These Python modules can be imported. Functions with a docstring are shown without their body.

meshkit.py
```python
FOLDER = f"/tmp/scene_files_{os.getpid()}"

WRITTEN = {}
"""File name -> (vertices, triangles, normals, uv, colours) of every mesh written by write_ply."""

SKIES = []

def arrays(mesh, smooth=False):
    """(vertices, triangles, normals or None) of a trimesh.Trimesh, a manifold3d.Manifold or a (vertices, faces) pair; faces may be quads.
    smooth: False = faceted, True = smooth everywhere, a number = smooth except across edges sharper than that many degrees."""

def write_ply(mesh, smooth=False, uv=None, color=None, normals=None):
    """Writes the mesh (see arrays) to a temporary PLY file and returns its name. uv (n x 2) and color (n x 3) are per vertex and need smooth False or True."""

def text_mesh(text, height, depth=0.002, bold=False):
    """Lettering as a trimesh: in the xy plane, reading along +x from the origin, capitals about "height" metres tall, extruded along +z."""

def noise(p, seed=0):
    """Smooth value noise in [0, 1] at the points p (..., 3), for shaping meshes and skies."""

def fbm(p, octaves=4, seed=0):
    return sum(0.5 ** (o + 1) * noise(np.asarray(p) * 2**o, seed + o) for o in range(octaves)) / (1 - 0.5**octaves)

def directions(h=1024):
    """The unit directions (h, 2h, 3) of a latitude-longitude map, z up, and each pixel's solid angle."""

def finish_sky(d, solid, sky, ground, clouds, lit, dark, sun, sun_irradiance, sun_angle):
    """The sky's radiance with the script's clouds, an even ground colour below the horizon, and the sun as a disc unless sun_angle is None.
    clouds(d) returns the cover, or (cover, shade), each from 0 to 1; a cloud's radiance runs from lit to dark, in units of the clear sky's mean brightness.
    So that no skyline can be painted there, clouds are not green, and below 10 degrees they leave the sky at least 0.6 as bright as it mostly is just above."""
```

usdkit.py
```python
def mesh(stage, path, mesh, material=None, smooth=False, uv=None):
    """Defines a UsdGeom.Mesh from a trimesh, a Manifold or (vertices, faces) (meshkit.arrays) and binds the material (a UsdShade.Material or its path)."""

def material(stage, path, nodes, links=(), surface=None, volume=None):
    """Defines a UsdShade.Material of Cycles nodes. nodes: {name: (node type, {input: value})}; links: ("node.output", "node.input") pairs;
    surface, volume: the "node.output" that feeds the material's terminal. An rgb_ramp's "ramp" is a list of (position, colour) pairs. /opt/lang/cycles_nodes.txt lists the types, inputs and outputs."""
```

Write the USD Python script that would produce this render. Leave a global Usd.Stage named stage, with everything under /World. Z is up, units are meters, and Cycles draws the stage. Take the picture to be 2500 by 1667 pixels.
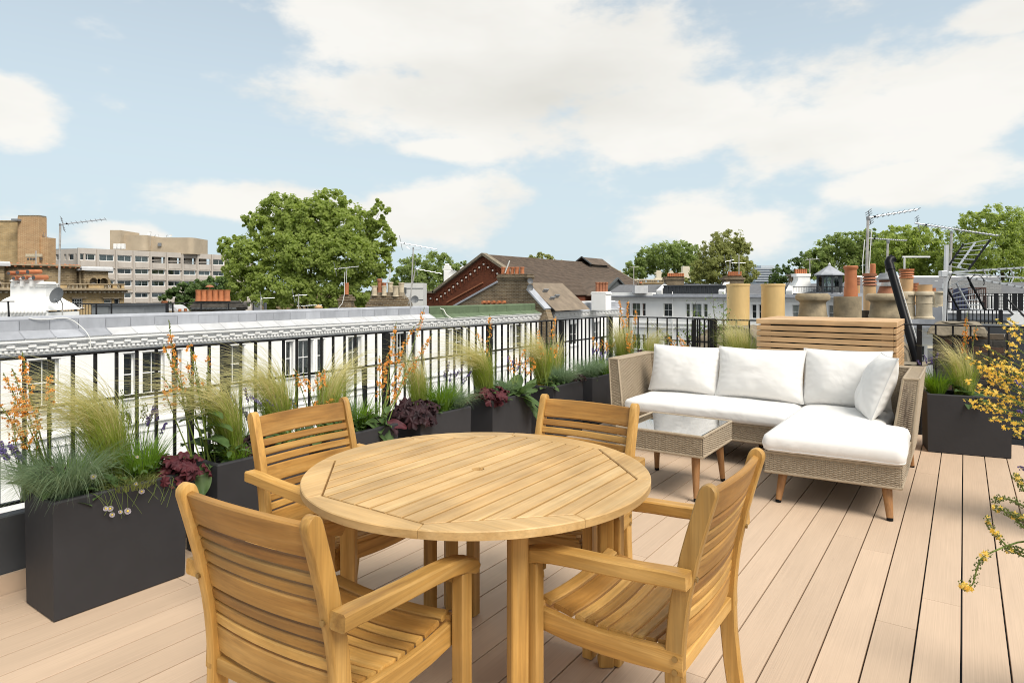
import math, random
import numpy as np
import trimesh
import usdkit, meshkit
from pxr import Usd, UsdGeom, UsdLux, UsdShade, Gf, Sdf, Vt
from scipy.spatial import ConvexHull

stage = Usd.Stage.CreateInMemory()
UsdGeom.SetStageUpAxis(stage, 'Z')
WORLD = UsdGeom.Xform.Define(stage, '/World').GetPrim()
stage.SetDefaultPrim(WORLD)
LOOKS = '/World/Looks'
R = np.random.RandomState(7)

# ------------------------------------------------------------------ camera, sky, sun, exposure
CAM = np.array([0.0, 0.0, 1.40])            # eye height above the deck
F, CU, HORIZON = 1576.0, 1250.0, 712.0      # focal length and vanishing row in photo pixels (2500 wide)
YAW = math.radians(35.0)                     # the deck boards run along +y; the view is turned left of them
FW = np.array([-math.sin(YAW), math.cos(YAW), 0.0])
RT = np.array([math.cos(YAW), math.sin(YAW), 0.0])
EXPOSURE = 0.69
SKY_STRENGTH = 0.1
SUN_INTENSITY, SUN_ANGLE = 0.68, 30.0
SUN_AZ, SUN_EL = math.radians(106.0), math.radians(52.0)   # azimuth of the sun from +y towards +x
SUN_DIR = np.array([math.sin(SUN_AZ) * math.cos(SUN_EL), math.cos(SUN_AZ) * math.cos(SUN_EL), math.sin(SUN_EL)])

cam = UsdGeom.Camera.Define(stage, '/World/camera')
m = Gf.Matrix4d(*[float(x) for row in ([*RT, 0], [0, 0, 1, 0], [*(-FW), 0], [*CAM, 1]) for x in row])
cam.AddTransformOp().Set(m)
cam.CreateHorizontalApertureAttr(36.0)
cam.CreateVerticalApertureAttr(36.0 * 682 / 1024)
cam.CreateFocalLengthAttr(36.0 * F / 2500)
cam.CreateHorizontalApertureOffsetAttr(0.0)
cam.CreateVerticalApertureOffsetAttr(-36.0 * (833.5 - HORIZON) / 2500)
cam.CreateClippingRangeAttr(Gf.Vec2f(0.05, 5000))
cam.CreateExposureAttr(EXPOSURE)


def sky_material():
    n, l = {}, []
    n['tc'] = ('texture_coordinate', {})
    n['sky'] = ('sky_texture', {'sky_type': 'single_scattering', 'sun_disc': False, 'sun_elevation': SUN_EL, 'sun_rotation': SUN_AZ, 'altitude': 50.0, 'air_density': 1.0, 'aerosol_density': 2.0, 'ozone_density': 1.0})
    n['soft'] = ('hsv', {'hue': 0.5, 'saturation': 0.62, 'value': 1.0, 'fac': 1.0})
    l += [('sky.color', 'soft.color')]
    n['rot'] = ('mapping', {'mapping_type': 'point', 'rotation': (0, 0, -YAW)})
    n['sep'] = ('separate_xyz', {})
    n['az'] = ('math', {'math_type': 'arctan2'})
    n['zz'] = ('math', {'math_type': 'multiply'})
    n['h2'] = ('math', {'math_type': 'subtract', 'value1': 1.0})
    n['h'] = ('math', {'math_type': 'sqrt'})
    n['hc'] = ('math', {'math_type': 'maximum', 'value2': 0.05})
    n['t'] = ('math', {'math_type': 'divide'})
    n['p'] = ('combine_xyz', {'z': 0.0})
    l += [('tc.generated', 'rot.vector'), ('rot.vector', 'sep.vector'), ('sep.x', 'az.value1'), ('sep.y', 'az.value2'), ('sep.z', 'zz.value1'), ('sep.z', 'zz.value2'),
          ('zz.value', 'h2.value2'), ('h2.value', 'h.value1'), ('h.value', 'hc.value1'), ('sep.z', 't.value1'), ('hc.value', 't.value2'), ('az.value', 'p.x'), ('t.value', 'p.y')]

    def blob(name, u, v, ru, rv):      # a soft cloud bank round one direction of the sky: azimuth, elevation and their spread
        u, v, ru, rv = (x * 2500 / 2352 for x in (u, v, ru, rv))
        a, t = math.atan2(u - CU, F), (HORIZON - v) / math.hypot(F, u - CU)
        ra, rt = ru / F * math.cos(a) ** 2, rv / math.hypot(F, u - CU)
        n[name + 'm'] = ('mapping', {'mapping_type': 'point', 'location': (-a / ra, -t / rt, 0), 'scale': (1 / ra, 1 / rt, 1)})
        n[name] = ('gradient_texture', {'gradient_type': 'spherical'})
        l.extend([('p.vector', name + 'm.vector'), (name + 'm.vector', name + '.vector')])
        return name + '.fac'

    banks = [(1130, 100, 730, 260), (900, 60, 400, 190), (1080, 225, 620, 165), (1500, 290, 600, 140), (1950, 300, 520, 190), (2320, 190, 420, 160), (1000, 478, 270, 125), (640, 468, 380, 70),
             (10, 245, 190, 130), (1640, 515, 310, 100), (2150, 405, 440, 85), (2330, 30, 190, 70), (300, 545, 150, 50), (1040, 345, 200, 50),
             (-700, 200, 600, 260), (3000, 150, 500, 300), (1200, -420, 900, 260), (2600, -300, 500, 250)]
    last = None
    for i, b in enumerate(banks):
        f = blob(f'b{i}', *b)
        if last is None:
            last = f
        else:
            n[f'x{i}'] = ('math', {'math_type': 'maximum'})
            l += [(last, f'x{i}.value1'), (f, f'x{i}.value2')]
            last = f'x{i}.value'
    # general broken cloud away from those banks
    n['nm'] = ('mapping', {'mapping_type': 'point', 'scale': (1, 1, 2.0)})
    n['g'] = ('noise_texture', {'scale': 1.7, 'detail': 3.0, 'roughness': 0.5})
    n['gm'] = ('map_range', {'from_min': 0.42, 'from_max': 0.68, 'to_min': 0.0, 'to_max': 0.75, 'clamp': True})
    n['wv'] = ('mapping', {'mapping_type': 'point', 'location': (0, -0.2 / 0.75, 0), 'scale': (1 / 1.05, 1 / 0.75, 1)})
    n['wl'] = ('gradient_texture', {'gradient_type': 'spherical'})
    n['wr'] = ('map_range', {'from_min': 0.0, 'from_max': 0.22, 'to_min': 1.0, 'to_max': 0.0, 'clamp': True})
    n['gw'] = ('math', {'math_type': 'multiply'})
    n['mx'] = ('math', {'math_type': 'maximum'})
    l += [('tc.generated', 'nm.vector'), ('nm.vector', 'g.vector'), ('g.fac', 'gm.value'), ('p.vector', 'wv.vector'), ('wv.vector', 'wl.vector'), ('wl.fac', 'wr.value'), ('gm.result', 'gw.value1'), ('wr.result', 'gw.value2'),
          (last, 'mx.value1'), ('gw.value', 'mx.value2')]
    # billowing edges
    n['e'] = ('noise_texture', {'scale': 7.0, 'detail': 9.0, 'roughness': 0.56, 'lacunarity': 2.1})
    n['ea'] = ('math', {'math_type': 'subtract', 'value2': 0.5})
    n['eb'] = ('math', {'math_type': 'multiply', 'value2': 1.7})
    n['sum'] = ('math', {'math_type': 'add'})
    n['cov'] = ('map_range', {'range_type': 'smoothstep', 'from_min': 0.14, 'from_max': 0.56, 'to_min': 0.0, 'to_max': 1.0, 'clamp': True})
    l += [('nm.vector', 'e.vector'), ('e.fac', 'ea.value1'), ('ea.value', 'eb.value1'), ('mx.value', 'sum.value1'), ('eb.value', 'sum.value2'), ('sum.value', 'cov.value')]
    # light tops, greyer bellies
    n['sh'] = ('noise_texture', {'scale': 3.2, 'detail': 6.0, 'roughness': 0.55})
    n['shm'] = ('mapping', {'mapping_type': 'point', 'location': (0.3, 0.7, 0.13), 'scale': (1, 1, 2.6)})
    belly = blob('belly', 1230, 225, 470, 120)
    n['bm'] = ('math', {'math_type': 'multiply', 'value2': 0.55})
    n['sa'] = ('math', {'math_type': 'add'})
    n['sr'] = ('map_range', {'from_min': 0.42, 'from_max': 1.0, 'to_min': 0.0, 'to_max': 1.0, 'clamp': True})
    n['cc'] = ('mix_color', {'blend_type': 'mix', 'a': CLOUD_LIT, 'b': CLOUD_DARK, 'use_clamp': False})
    l += [('tc.generated', 'shm.vector'), ('shm.vector', 'sh.vector'), (belly, 'bm.value1'), ('bm.value', 'sa.value1'), ('sh.fac', 'sa.value2'), ('sa.value', 'sr.value'), ('sr.result', 'cc.fac')]
    n['cv'] = ('math', {'math_type': 'multiply', 'value2': 0.92})
    n['mixc'] = ('mix_color', {'blend_type': 'mix', 'use_clamp': False})
    n['bg'] = ('background_shader', {'strength': SKY_STRENGTH})
    n['vf'] = ('map_range', {'range_type': 'smoothstep', 'from_min': 0.0, 'from_max': 0.55, 'to_min': 0.92, 'to_max': 0.5, 'clamp': True})
    n['veil'] = ('mix_color', {'blend_type': 'mix', 'b': VEIL, 'use_clamp': False})
    l += [('t.value', 'vf.value'), ('vf.result', 'veil.fac')]
    l += [('cov.result', 'cv.value1'), ('cv.value', 'mixc.fac'), ('soft.color', 'veil.a'), ('veil.result', 'mixc.a'), ('cc.result', 'mixc.b'), ('mixc.result', 'bg.color')]
    return usdkit.material(stage, LOOKS + '/sky_look', n, l, surface='bg.background')


CLOUD_LIT, CLOUD_DARK, VEIL = (6.1, 5.95, 5.6), (4.75, 4.62, 4.25), (4.1, 4.95, 5.35)
UsdGeom.Scope.Define(stage, LOOKS)
dome = UsdLux.DomeLight.Define(stage, '/World/sky')
dome.GetPrim().SetCustomDataByKey('kind', 'structure')
UsdShade.MaterialBindingAPI.Apply(dome.GetPrim()).Bind(sky_material())
sun = UsdLux.DistantLight.Define(stage, '/World/sun')
sun.CreateIntensityAttr(SUN_INTENSITY)
sun.CreateAngleAttr(SUN_ANGLE)
sun.CreateNormalizeAttr(True)
sun.CreateColorAttr(Gf.Vec3f(1.0, 0.95, 0.87))
zax = SUN_DIR / np.linalg.norm(SUN_DIR)
xax = np.cross([0, 0, 1], zax); xax /= np.linalg.norm(xax)
yax = np.cross(zax, xax)
sun.AddTransformOp().Set(Gf.Matrix4d(*[float(x) for row in ([*xax, 0], [*yax, 0], [*zax, 0], [0, 0, 50, 1]) for x in row]))

# ------------------------------------------------------------------ where a thing in the photograph stands
def ray(u, v):
    return FW + (u - CU) / F * RT + np.array([0, 0, (HORIZON - v) / F])
def onx(u, v, x): r = ray(u, v); return CAM + r * (x / r[0])
def ony(u, v, y): r = ray(u, v); return CAM + r * (y / r[1])
def onz(u, v, z): r = ray(u, v); return CAM + r * ((z - CAM[2]) / r[2])
def ond(u, v, d): return CAM + ray(u, v) * d

# ------------------------------------------------------------------ mesh builder
def _chamfer_template():
    s = [(a, b, c) for a in (-1, 1) for b in (-1, 1) for c in (-1, 1)]
    pts, code = [], []
    for sx, sy, sz in s:
        for k in range(3):
            d = np.array([1.0, 1.0, 1.0]); e = np.array([0.2, 0.2, 0.2]); e[k] = 0
            pts.append(np.array([sx, sy, sz]) * (d - e)); code.append((np.array([sx, sy, sz]), np.array([float(k != 0), float(k != 1), float(k != 2)])))
    pts = np.array(pts)
    h = ConvexHull(pts)
    f = h.simplices.copy()
    for i, t in enumerate(f):
        nn = np.cross(pts[t[1]] - pts[t[0]], pts[t[2]] - pts[t[0]])
        if nn @ pts[t].mean(0) < 0: f[i] = t[::-1]
    return np.array([c[0] for c in code], float), np.array([c[1] for c in code]), f
CH_S, CH_E, CH_F = _chamfer_template()
BOXV = np.array([(x, y, z) for x in (-1, 1) for y in (-1, 1) for z in (-1, 1)], float)
BOXF = np.array([(0, 1, 3), (0, 3, 2), (4, 6, 7), (4, 7, 5), (0, 4, 5), (0, 5, 1), (2, 3, 7), (2, 7, 6), (0, 2, 6), (0, 6, 4), (1, 5, 7), (1, 7, 3)])
def unit(v): v = np.asarray(v, float); return v / (np.linalg.norm(v) + 1e-12)
def rotz(a): c, s = math.cos(a), math.sin(a); return np.array([[c, -s, 0], [s, c, 0], [0, 0, 1.0]])
def frame(p0, p1, up=(0, 0, 1)):
    z = unit(np.asarray(p1, float) - p0); x = np.cross(up, z)
    if np.linalg.norm(x) < 1e-5: x = np.cross((0, 1, 0) if abs(z[1]) < .9 else (1, 0, 0), z)
    x = unit(x); return np.stack([x, np.cross(z, x), z], 1)      # columns: side, up, along


class MB:
    def __init__(self): self.v, self.f, self.n = [], [], 0
    def add(self, v, f):
        v = np.asarray(v, float).reshape(-1, 3); self.v.append(v); self.f.append(np.asarray(f, int).reshape(-1, 3) + self.n); self.n += len(v); return self
    def tm(self, m): return self.add(m.vertices, m.faces)
    def obox(self, c, size, M=None, ch=0.0):
        h = np.asarray(size, float) / 2
        if ch > 0:
            ch = min(ch, 0.45 * 2 * h.min()); v = CH_S * (h - CH_E * ch); f = CH_F
        else: v = BOXV * h; f = BOXF
        if M is not None: v = v @ np.asarray(M).T
        return self.add(v + np.asarray(c, float), f)
    def box(self, lo, hi, ch=0.0):
        lo, hi = np.minimum(lo, hi), np.maximum(lo, hi)
        return self.obox((np.asarray(lo, float) + hi) / 2, np.asarray(hi, float) - lo, None, ch)
    def bar(self, p0, p1, w, h, up=(0, 0, 1), ch=0.0):
        p0, p1 = np.asarray(p0, float), np.asarray(p1, float)
        return self.obox((p0 + p1) / 2, (w, h, np.linalg.norm(p1 - p0)), frame(p0, p1, up), ch)
    def loft(self, secs, caps=True):
        secs = np.asarray(secs, float); k, n = secs.shape[:2]
        i, j = np.meshgrid(np.arange(k - 1), np.arange(n), indexing='ij')
        a, b, c, d = i * n + j, i * n + (j + 1) % n, (i + 1) * n + (j + 1) % n, (i + 1) * n + j
        f = np.vstack([np.stack([a, b, c], -1).reshape(-1, 3), np.stack([a, c, d], -1).reshape(-1, 3)])
        if caps:
            t = np.arange(1, n - 1); z = np.zeros_like(t)
            f = np.vstack([f, np.stack([z, t + 1, t], -1), np.stack([z, t, t + 1], -1) + (k - 1) * n])
        return self.add(secs.reshape(-1, 3), f)
    def tube(self, pts, r, n=8, caps=True):
        pts = np.asarray(pts, float); r = np.broadcast_to(r, (len(pts),)); t = np.gradient(pts, axis=0) if len(pts) > 2 else np.repeat(pts[1:] - pts[:1], 2, 0)
        secs, x = [], None
        for p, tt, rr in zip(pts, t, r):
            z = unit(tt)
            if x is None: x = frame(p, p + z)[:, 0]
            x = unit(x - z * (x @ z)); y = np.cross(z, x); a = np.arange(n) * 2 * math.pi / n
            secs.append(p + rr * (np.cos(a)[:, None] * x + np.sin(a)[:, None] * y))
        return self.loft(secs, caps)
    def sweep(self, pts, sec, up=(0, 0, 1)):     # sec: outline (side, up) carried along pts
        pts = np.asarray(pts, float); t = np.gradient(pts, axis=0) if len(pts) > 2 else np.repeat(pts[1:] - pts[:1], 2, 0)
        secs = []
        for i, (p, tt) in enumerate(zip(pts, t)):
            M = frame(p, p + unit(tt), up); s = np.asarray(sec(i / (len(pts) - 1)) if callable(sec) else sec, float)
            secs.append(p + s[:, :1] * M[:, 0] + s[:, 1:] * M[:, 1])
        return self.loft(secs)
    def lathe(self, prof, c=(0, 0, 0), n=20, M=None, caps=True):
        a = np.arange(n) * 2 * math.pi / n
        secs = np.array([np.stack([r * np.cos(a), r * np.sin(a), np.full(n, z)], 1) for r, z in prof])
        if M is not None: secs = secs @ np.asarray(M).T
        return self.loft(secs + np.asarray(c, float), caps)
    def prism(self, poly, z0, z1, M=None, o=(0, 0, 0)):
        from shapely.geometry import Polygon
        p = poly if hasattr(poly, 'exterior') else Polygon(poly)
        m = trimesh.creation.extrude_polygon(p, z1 - z0, engine='earcut')
        v = np.array(m.vertices) + [0, 0, z0]
        if M is not None: v = v @ np.asarray(M).T
        return self.add(v + np.asarray(o, float), m.faces)
    def quad(self, a, b, c, d): return self.add([a, b, c, d], [(0, 1, 2), (0, 2, 3)])
    def mesh(self): return np.vstack(self.v), np.vstack(self.f)

def rrect(w, h, c):  # chamfered rectangle outline, centred
    w, h = w / 2, h / 2
    return [(w - c, -h), (w, -h + c), (w, h - c), (w - c, h), (-w + c, h), (-w, h - c), (-w, -h + c), (-w + c, -h)]

# ------------------------------------------------------------------ naming things
USED = {}
def path_for(parent, name):
    k = USED.get((parent, name), -1) + 1; USED[(parent, name)] = k
    return f'{parent}/{name}' + (f'_{k:03d}' if k else '')
def meta(prim, label=None, cat=None, group=None, kind=None):
    for k, v in (('label', label), ('category', cat), ('group', group), ('kind', kind)):
        if v: prim.SetCustomDataByKey(k, v)
def thing(name, label, cat, loc=(0, 0, 0), rz=0.0, group=None, kind=None):
    x = UsdGeom.Xform.Define(stage, path_for('/World', name))
    x.AddTranslateOp().Set(Gf.Vec3d(*map(float, loc)))
    if rz: x.AddRotateZOp().Set(math.degrees(rz))
    meta(x.GetPrim(), label, cat, group, kind)
    return str(x.GetPath())
def struct(name): return thing(name, None, None, kind='structure')
def part(parent, name, mb, mat, smooth=False, label=None, kind=None, loc=None):
    p = path_for(parent, name)
    ms = usdkit.mesh(stage, p, mb.mesh() if isinstance(mb, MB) else mb, mat, smooth)
    if loc is not None: ms.AddTranslateOp().Set(Gf.Vec3d(*map(float, loc)))
    meta(ms.GetPrim(), label, kind=kind)
    return p
def solo(name, mb, mat, label, cat, smooth=False, group=None, kind=None):
    p = part('/World', name, mb, mat, smooth); meta(stage.GetPrimAtPath(p), label, cat, group, kind); return p
def ground_piece(name, mb, mat, smooth=False):
    p = part('/World', name, mb, mat, smooth); meta(stage.GetPrimAtPath(p), kind='structure'); return p
def dup(src, label, loc, rz=0.0, group=None):
    pr = stage.GetPrimAtPath(src); was = pr.GetCustomData()
    base = src.rsplit('/', 1)[1]
    if base[-4:-3] == '_' and base[-3:].isdigit(): base = base[:-4]
    p = path_for('/World', base)
    x = UsdGeom.Xform.Define(stage, p)
    x.GetPrim().GetReferences().AddInternalReference(src)
    x.ClearXformOpOrder()
    t = x.GetPrim().GetAttribute('xformOp:translate')
    x.GetPrim().CreateAttribute('xformOp:translate', Sdf.ValueTypeNames.Double3).Set(Gf.Vec3d(*map(float, loc)))
    x.GetPrim().CreateAttribute('xformOp:rotateZ', Sdf.ValueTypeNames.Float).Set(math.degrees(rz))
    x.GetPrim().CreateAttribute('xformOpOrder', Sdf.ValueTypeNames.TokenArray, False, Sdf.VariabilityUniform).Set(Vt.TokenArray(['xformOp:translate', 'xformOp:rotateZ']))
    meta(x.GetPrim(), label, was.get('category'), group or was.get('group'))
    x.GetPrim().SetInstanceable(True)
    return p

# ------------------------------------------------------------------ materials
def mat(name, col, rough=0.6, var=0.12, scale=5.0, stretch=(1, 1, 1), bump=0.0, bscale=None, spec=0.5, metal=0.0, obj=False, col2=None, rnd=0.0, island=0.0, coat=0.0, sheen=0.0, detail=5.0, hue=None):
    col = np.array(col, float); c2 = np.array(col2, float) if col2 is not None else col * (1 + var); c1 = col * (1 - var) if col2 is None else col
    n = {'co': ('texture_coordinate', {}) if obj else ('geometry', {}), 'mp': ('mapping', {'mapping_type': 'point', 'scale': tuple(scale * s for s in stretch)}),
         'nz': ('noise_texture', {'scale': 1.0, 'detail': detail, 'roughness': 0.6}), 'rp': ('rgb_ramp', {'ramp': [(0.25, tuple(c1)), (0.75, tuple(c2))]}),
         'p': ('principled_bsdf', {'roughness': rough, 'specular_ior_level': spec, 'metallic': metal, 'coat_weight': coat, 'coat_roughness': 0.15, 'sheen_weight': sheen})}
    src = 'co.object' if obj else 'co.position'
    l = [(src, 'mp.vector'), ('mp.vector', 'nz.vector'), ('nz.fac', 'rp.fac')]
    out = 'rp.color'
    if rnd or island:
        if island:
            n['g2'] = ('geometry', {}); r = 'g2.random_per_island'
        else:
            n['oi'] = ('object_info', {}); r = 'oi.random'
        k = island or rnd
        n['vr'] = ('map_range', {'from_min': 0.0, 'from_max': 1.0, 'to_min': 1 - k, 'to_max': 1 + k})
        n['hs'] = ('hsv', {'hue': 0.5, 'saturation': 1.0, 'fac': 1.0})
        l += [(r, 'vr.value'), ('vr.result', 'hs.value'), (out, 'hs.color')]; out = 'hs.color'
    l.append((out, 'p.base_color'))
    if bump:
        n['bm'] = ('mapping', {'mapping_type': 'point', 'scale': tuple((bscale or scale * 6) * s for s in stretch)})
        n['bn'] = ('noise_texture', {'scale': 1.0, 'detail': 4.0, 'roughness': 0.6}); n['bp'] = ('bump', {'strength': bump, 'distance': 0.01})
        l += [(src, 'bm.vector'), ('bm.vector', 'bn.vector'), ('bn.fac', 'bp.height'), ('bp.normal', 'p.normal')]
    return usdkit.material(stage, f'{LOOKS}/{name}', n, l, surface='p.BSDF')

def wood(name, tones, axis, rnd=0.1, rough=0.5, fine=26.0, obj=True, spec=0.4, fcon=.80):
    st = [(fine, fine, fine)]; s = [fine * 0.9] * 3; s[axis] = 1.4
    s2 = [fine * 4.2] * 3; s2[axis] = 3.2
    n = {'co': ('texture_coordinate', {}) if obj else ('geometry', {}), 'oi': ('object_info', {}), 'of': ('vector_transform', {}), 'mp': ('mapping', {'mapping_type': 'point', 'scale': tuple(s)}), 'm2': ('mapping', {'mapping_type': 'point', 'scale': tuple(s2)}),
         'nz': ('noise_texture', {'dimensions': '4D', 'scale': 1.0, 'detail': 5.0, 'roughness': 0.55, 'distortion': 0.6}), 'n2': ('noise_texture', {'scale': 1.0, 'detail': 5.0, 'roughness': 0.65, 'distortion': 0.3}),
         'n3': ('noise_texture', {'scale': 4.5, 'detail': 4.0}), 'r3': ('map_range', {'from_min': 0.3, 'from_max': 0.7, 'to_min': 0.80, 'to_max': 1.12, 'clamp': True}),
         'rp': ('rgb_ramp', {'ramp': [(0.22, tones[0]), (0.48, tones[1]), (0.78, tones[2])]}),
         'mf': ('math', {'math_type': 'multiply', 'value2': 9.0}),
         'vr': ('map_range', {'to_min': 1 - rnd, 'to_max': 1 + rnd}), 'f2': ('map_range', {'from_min': 0.3, 'from_max': 0.62, 'to_min': fcon, 'to_max': 1.07, 'clamp': True}), 'mu': ('math', {'math_type': 'multiply'}), 'mv': ('math', {'math_type': 'multiply'}),
         'hs': ('hsv', {'hue': 0.5, 'saturation': 1.0, 'fac': 1.0}), 'bp': ('bump', {'strength': 0.18, 'distance': 0.004}),
         'p': ('principled_bsdf', {'roughness': rough, 'specular_ior_level': spec})}
    del n['of']
    src = 'co.object' if obj else 'co.position'
    l = [(src, 'mp.vector'), (src, 'm2.vector'), (src, 'n3.vector'), ('mp.vector', 'nz.vector'), ('m2.vector', 'n2.vector'), ('oi.random', 'mf.value1'), ('mf.value', 'nz.w'), ('nz.fac', 'rp.fac'), ('oi.random', 'vr.value'), ('n2.fac', 'f2.value'), ('n3.fac', 'r3.value'),
         ('vr.result', 'mu.value1'), ('f2.result', 'mu.value2'), ('mu.value', 'mv.value1'), ('r3.result', 'mv.value2'), ('mv.value', 'hs.value'), ('rp.color', 'hs.color'), ('hs.color', 'p.base_color'), ('n2.fac', 'bp.height'), ('bp.normal', 'p.normal')]
    return usdkit.material(stage, f'{LOOKS}/{name}', n, l, surface='p.BSDF')

def leafmat(name, dark, light, trans=0.35, rough=0.55, scale=1.5, isl=True, spec=0.3, veins=0.0):
    n = {'g': ('geometry', {}), 'nz': ('noise_texture', {'scale': scale, 'detail': 3.0}), 'ad': ('math', {'math_type': 'multiply_add', 'value2': 0.55 if isl else 0.0, 'value3': 0.0}),
         'mr': ('map_range', {'from_min': 0.3, 'from_max': 0.7, 'to_min': 0.0, 'to_max': 0.45 if isl else 1.0, 'clamp': True}), 'rp': ('rgb_ramp', {'ramp': [(0.0, dark), (1.0, light)]}),
         'p': ('principled_bsdf', {'roughness': rough, 'specular_ior_level': spec}), 't': ('translucent_bsdf', {}), 'mx': ('mix_closure', {'fac': trans}), 'br': ('hsv', {'hue': 0.49, 'saturation': 1.1, 'value': 1.5, 'fac': 1.0})}
    l = [('g.position', 'nz.vector'), ('nz.fac', 'mr.value'), ('g.random_per_island', 'ad.value1'), ('mr.result', 'ad.value3'), ('ad.value', 'rp.fac'), ('rp.color', 'p.base_color'), ('rp.color', 'br.color'), ('br.color', 't.color'), ('p.BSDF', 'mx.closure1'), ('t.BSDF', 'mx.closure2')]
    return usdkit.material(stage, f'{LOOKS}/{name}', n, l, surface='mx.closure')

def bricks(name, c1, c2, mortar, w=0.225, h=0.075, ax='x', soot=0.25, ms=0.012):
    # far-off brickwork: courses along the wall, which runs along world x or y
    n = {'g': ('geometry', {}), 's': ('separate_xyz', {}), 'c': ('combine_xyz', {'z': 0.0}), 'b': ('brick_texture', {'scale': 1.0, 'brick_width': w, 'row_height': h, 'mortar_size': ms, 'mortar_smooth': 0.1, 'bias': 0.0, 'color1': c1, 'color2': c2, 'mortar': mortar}),
         'nz': ('noise_texture', {'scale': 0.7, 'detail': 6.0, 'roughness': 0.65}), 'mr': ('map_range', {'from_min': 0.3, 'from_max': 0.7, 'to_min': 1 - soot, 'to_max': 1 + soot * 0.6, 'clamp': True}), 'hs': ('hsv', {'hue': 0.5, 'saturation': 1.0, 'fac': 1.0}),
         'p': ('principled_bsdf', {'roughness': 0.85, 'specular_ior_level': 0.2}), 'bp': ('bump', {'strength': 0.5, 'distance': 0.01, 'invert': True})}
    l = [('g.position', 's.vector'), ('s.' + ax, 'c.x'), ('s.z', 'c.y'), ('c.vector', 'b.vector'), ('g.position', 'nz.vector'), ('nz.fac', 'mr.value'), ('mr.result', 'hs.value'), ('b.color', 'hs.color'), ('hs.color', 'p.base_color'), ('b.fac', 'bp.height'), ('bp.normal', 'p.normal')]
    return usdkit.material(stage, f'{LOOKS}/{name}', n, l, surface='p.BSDF')

def glassmat(name, tint, refl=0.06):
    n = {'f': ('fresnel', {'IOR': 1.5}), 'd': ('principled_bsdf', {'base_color': tint, 'roughness': 0.35}), 't': ('transparent_bsdf', {'color': (0.82, 0.86, 0.86)}), 'gl': ('glossy_bsdf', {'color': (1, 1, 1), 'roughness': 0.02}), 'm': ('mix_closure', {})}
    l = [('f.fac', 'm.fac'), ('t.BSDF', 'm.closure1'), ('gl.BSDF', 'm.closure2')]
    del n['d']
    return usdkit.material(stage, f'{LOOKS}/{name}', n, l, surface='m.closure')

# ------------------------------------------------------------------ materials in use
def px(c): return tuple((np.array(c) / 255.0) ** 2.2)
WHITE = mat('white_paint', (.83, .82, .79), .6, .05, 1.2, (1, 1, .35), bump=.05)
WHITE2 = mat('white_trim', (.80, .79, .765), .55, .06, 3)
LEAD = mat('lead_sheet', (.33, .34, .365), .5, .2, 2.2, (1, 1, .45), bump=.15, rnd=.13, spec=.4)
LEADP = mat('pale_lead', (.50, .50, .50), .55, .14, 2.4, bump=.12, rnd=.06)
GREENF = mat('green_felt', (.10, .14, .075), .8, .2, 3, bump=.2)
ASPH = mat('asphalt', (.05, .05, .052), .9, .2, 1.5)
ROOFF = mat('flat_roof_felt', (.16, .16, .16), .9, .25, .8)
BLACK = mat('black_iron', (.010, .010, .011), .45, .1, 20, spec=.25)
BLACKPL = mat('black_plastic', (.007, .007, .008), .38, .1, 20, spec=.12)
DARKZ = mat('dark_zinc', (.05, .053, .058), .55, .15, 3)
BRICKB = bricks('sooty_brick', (.11, .075, .042), (.21, .15, .085), (.26, .22, .16), .225, .075, 'x', .5)
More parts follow.
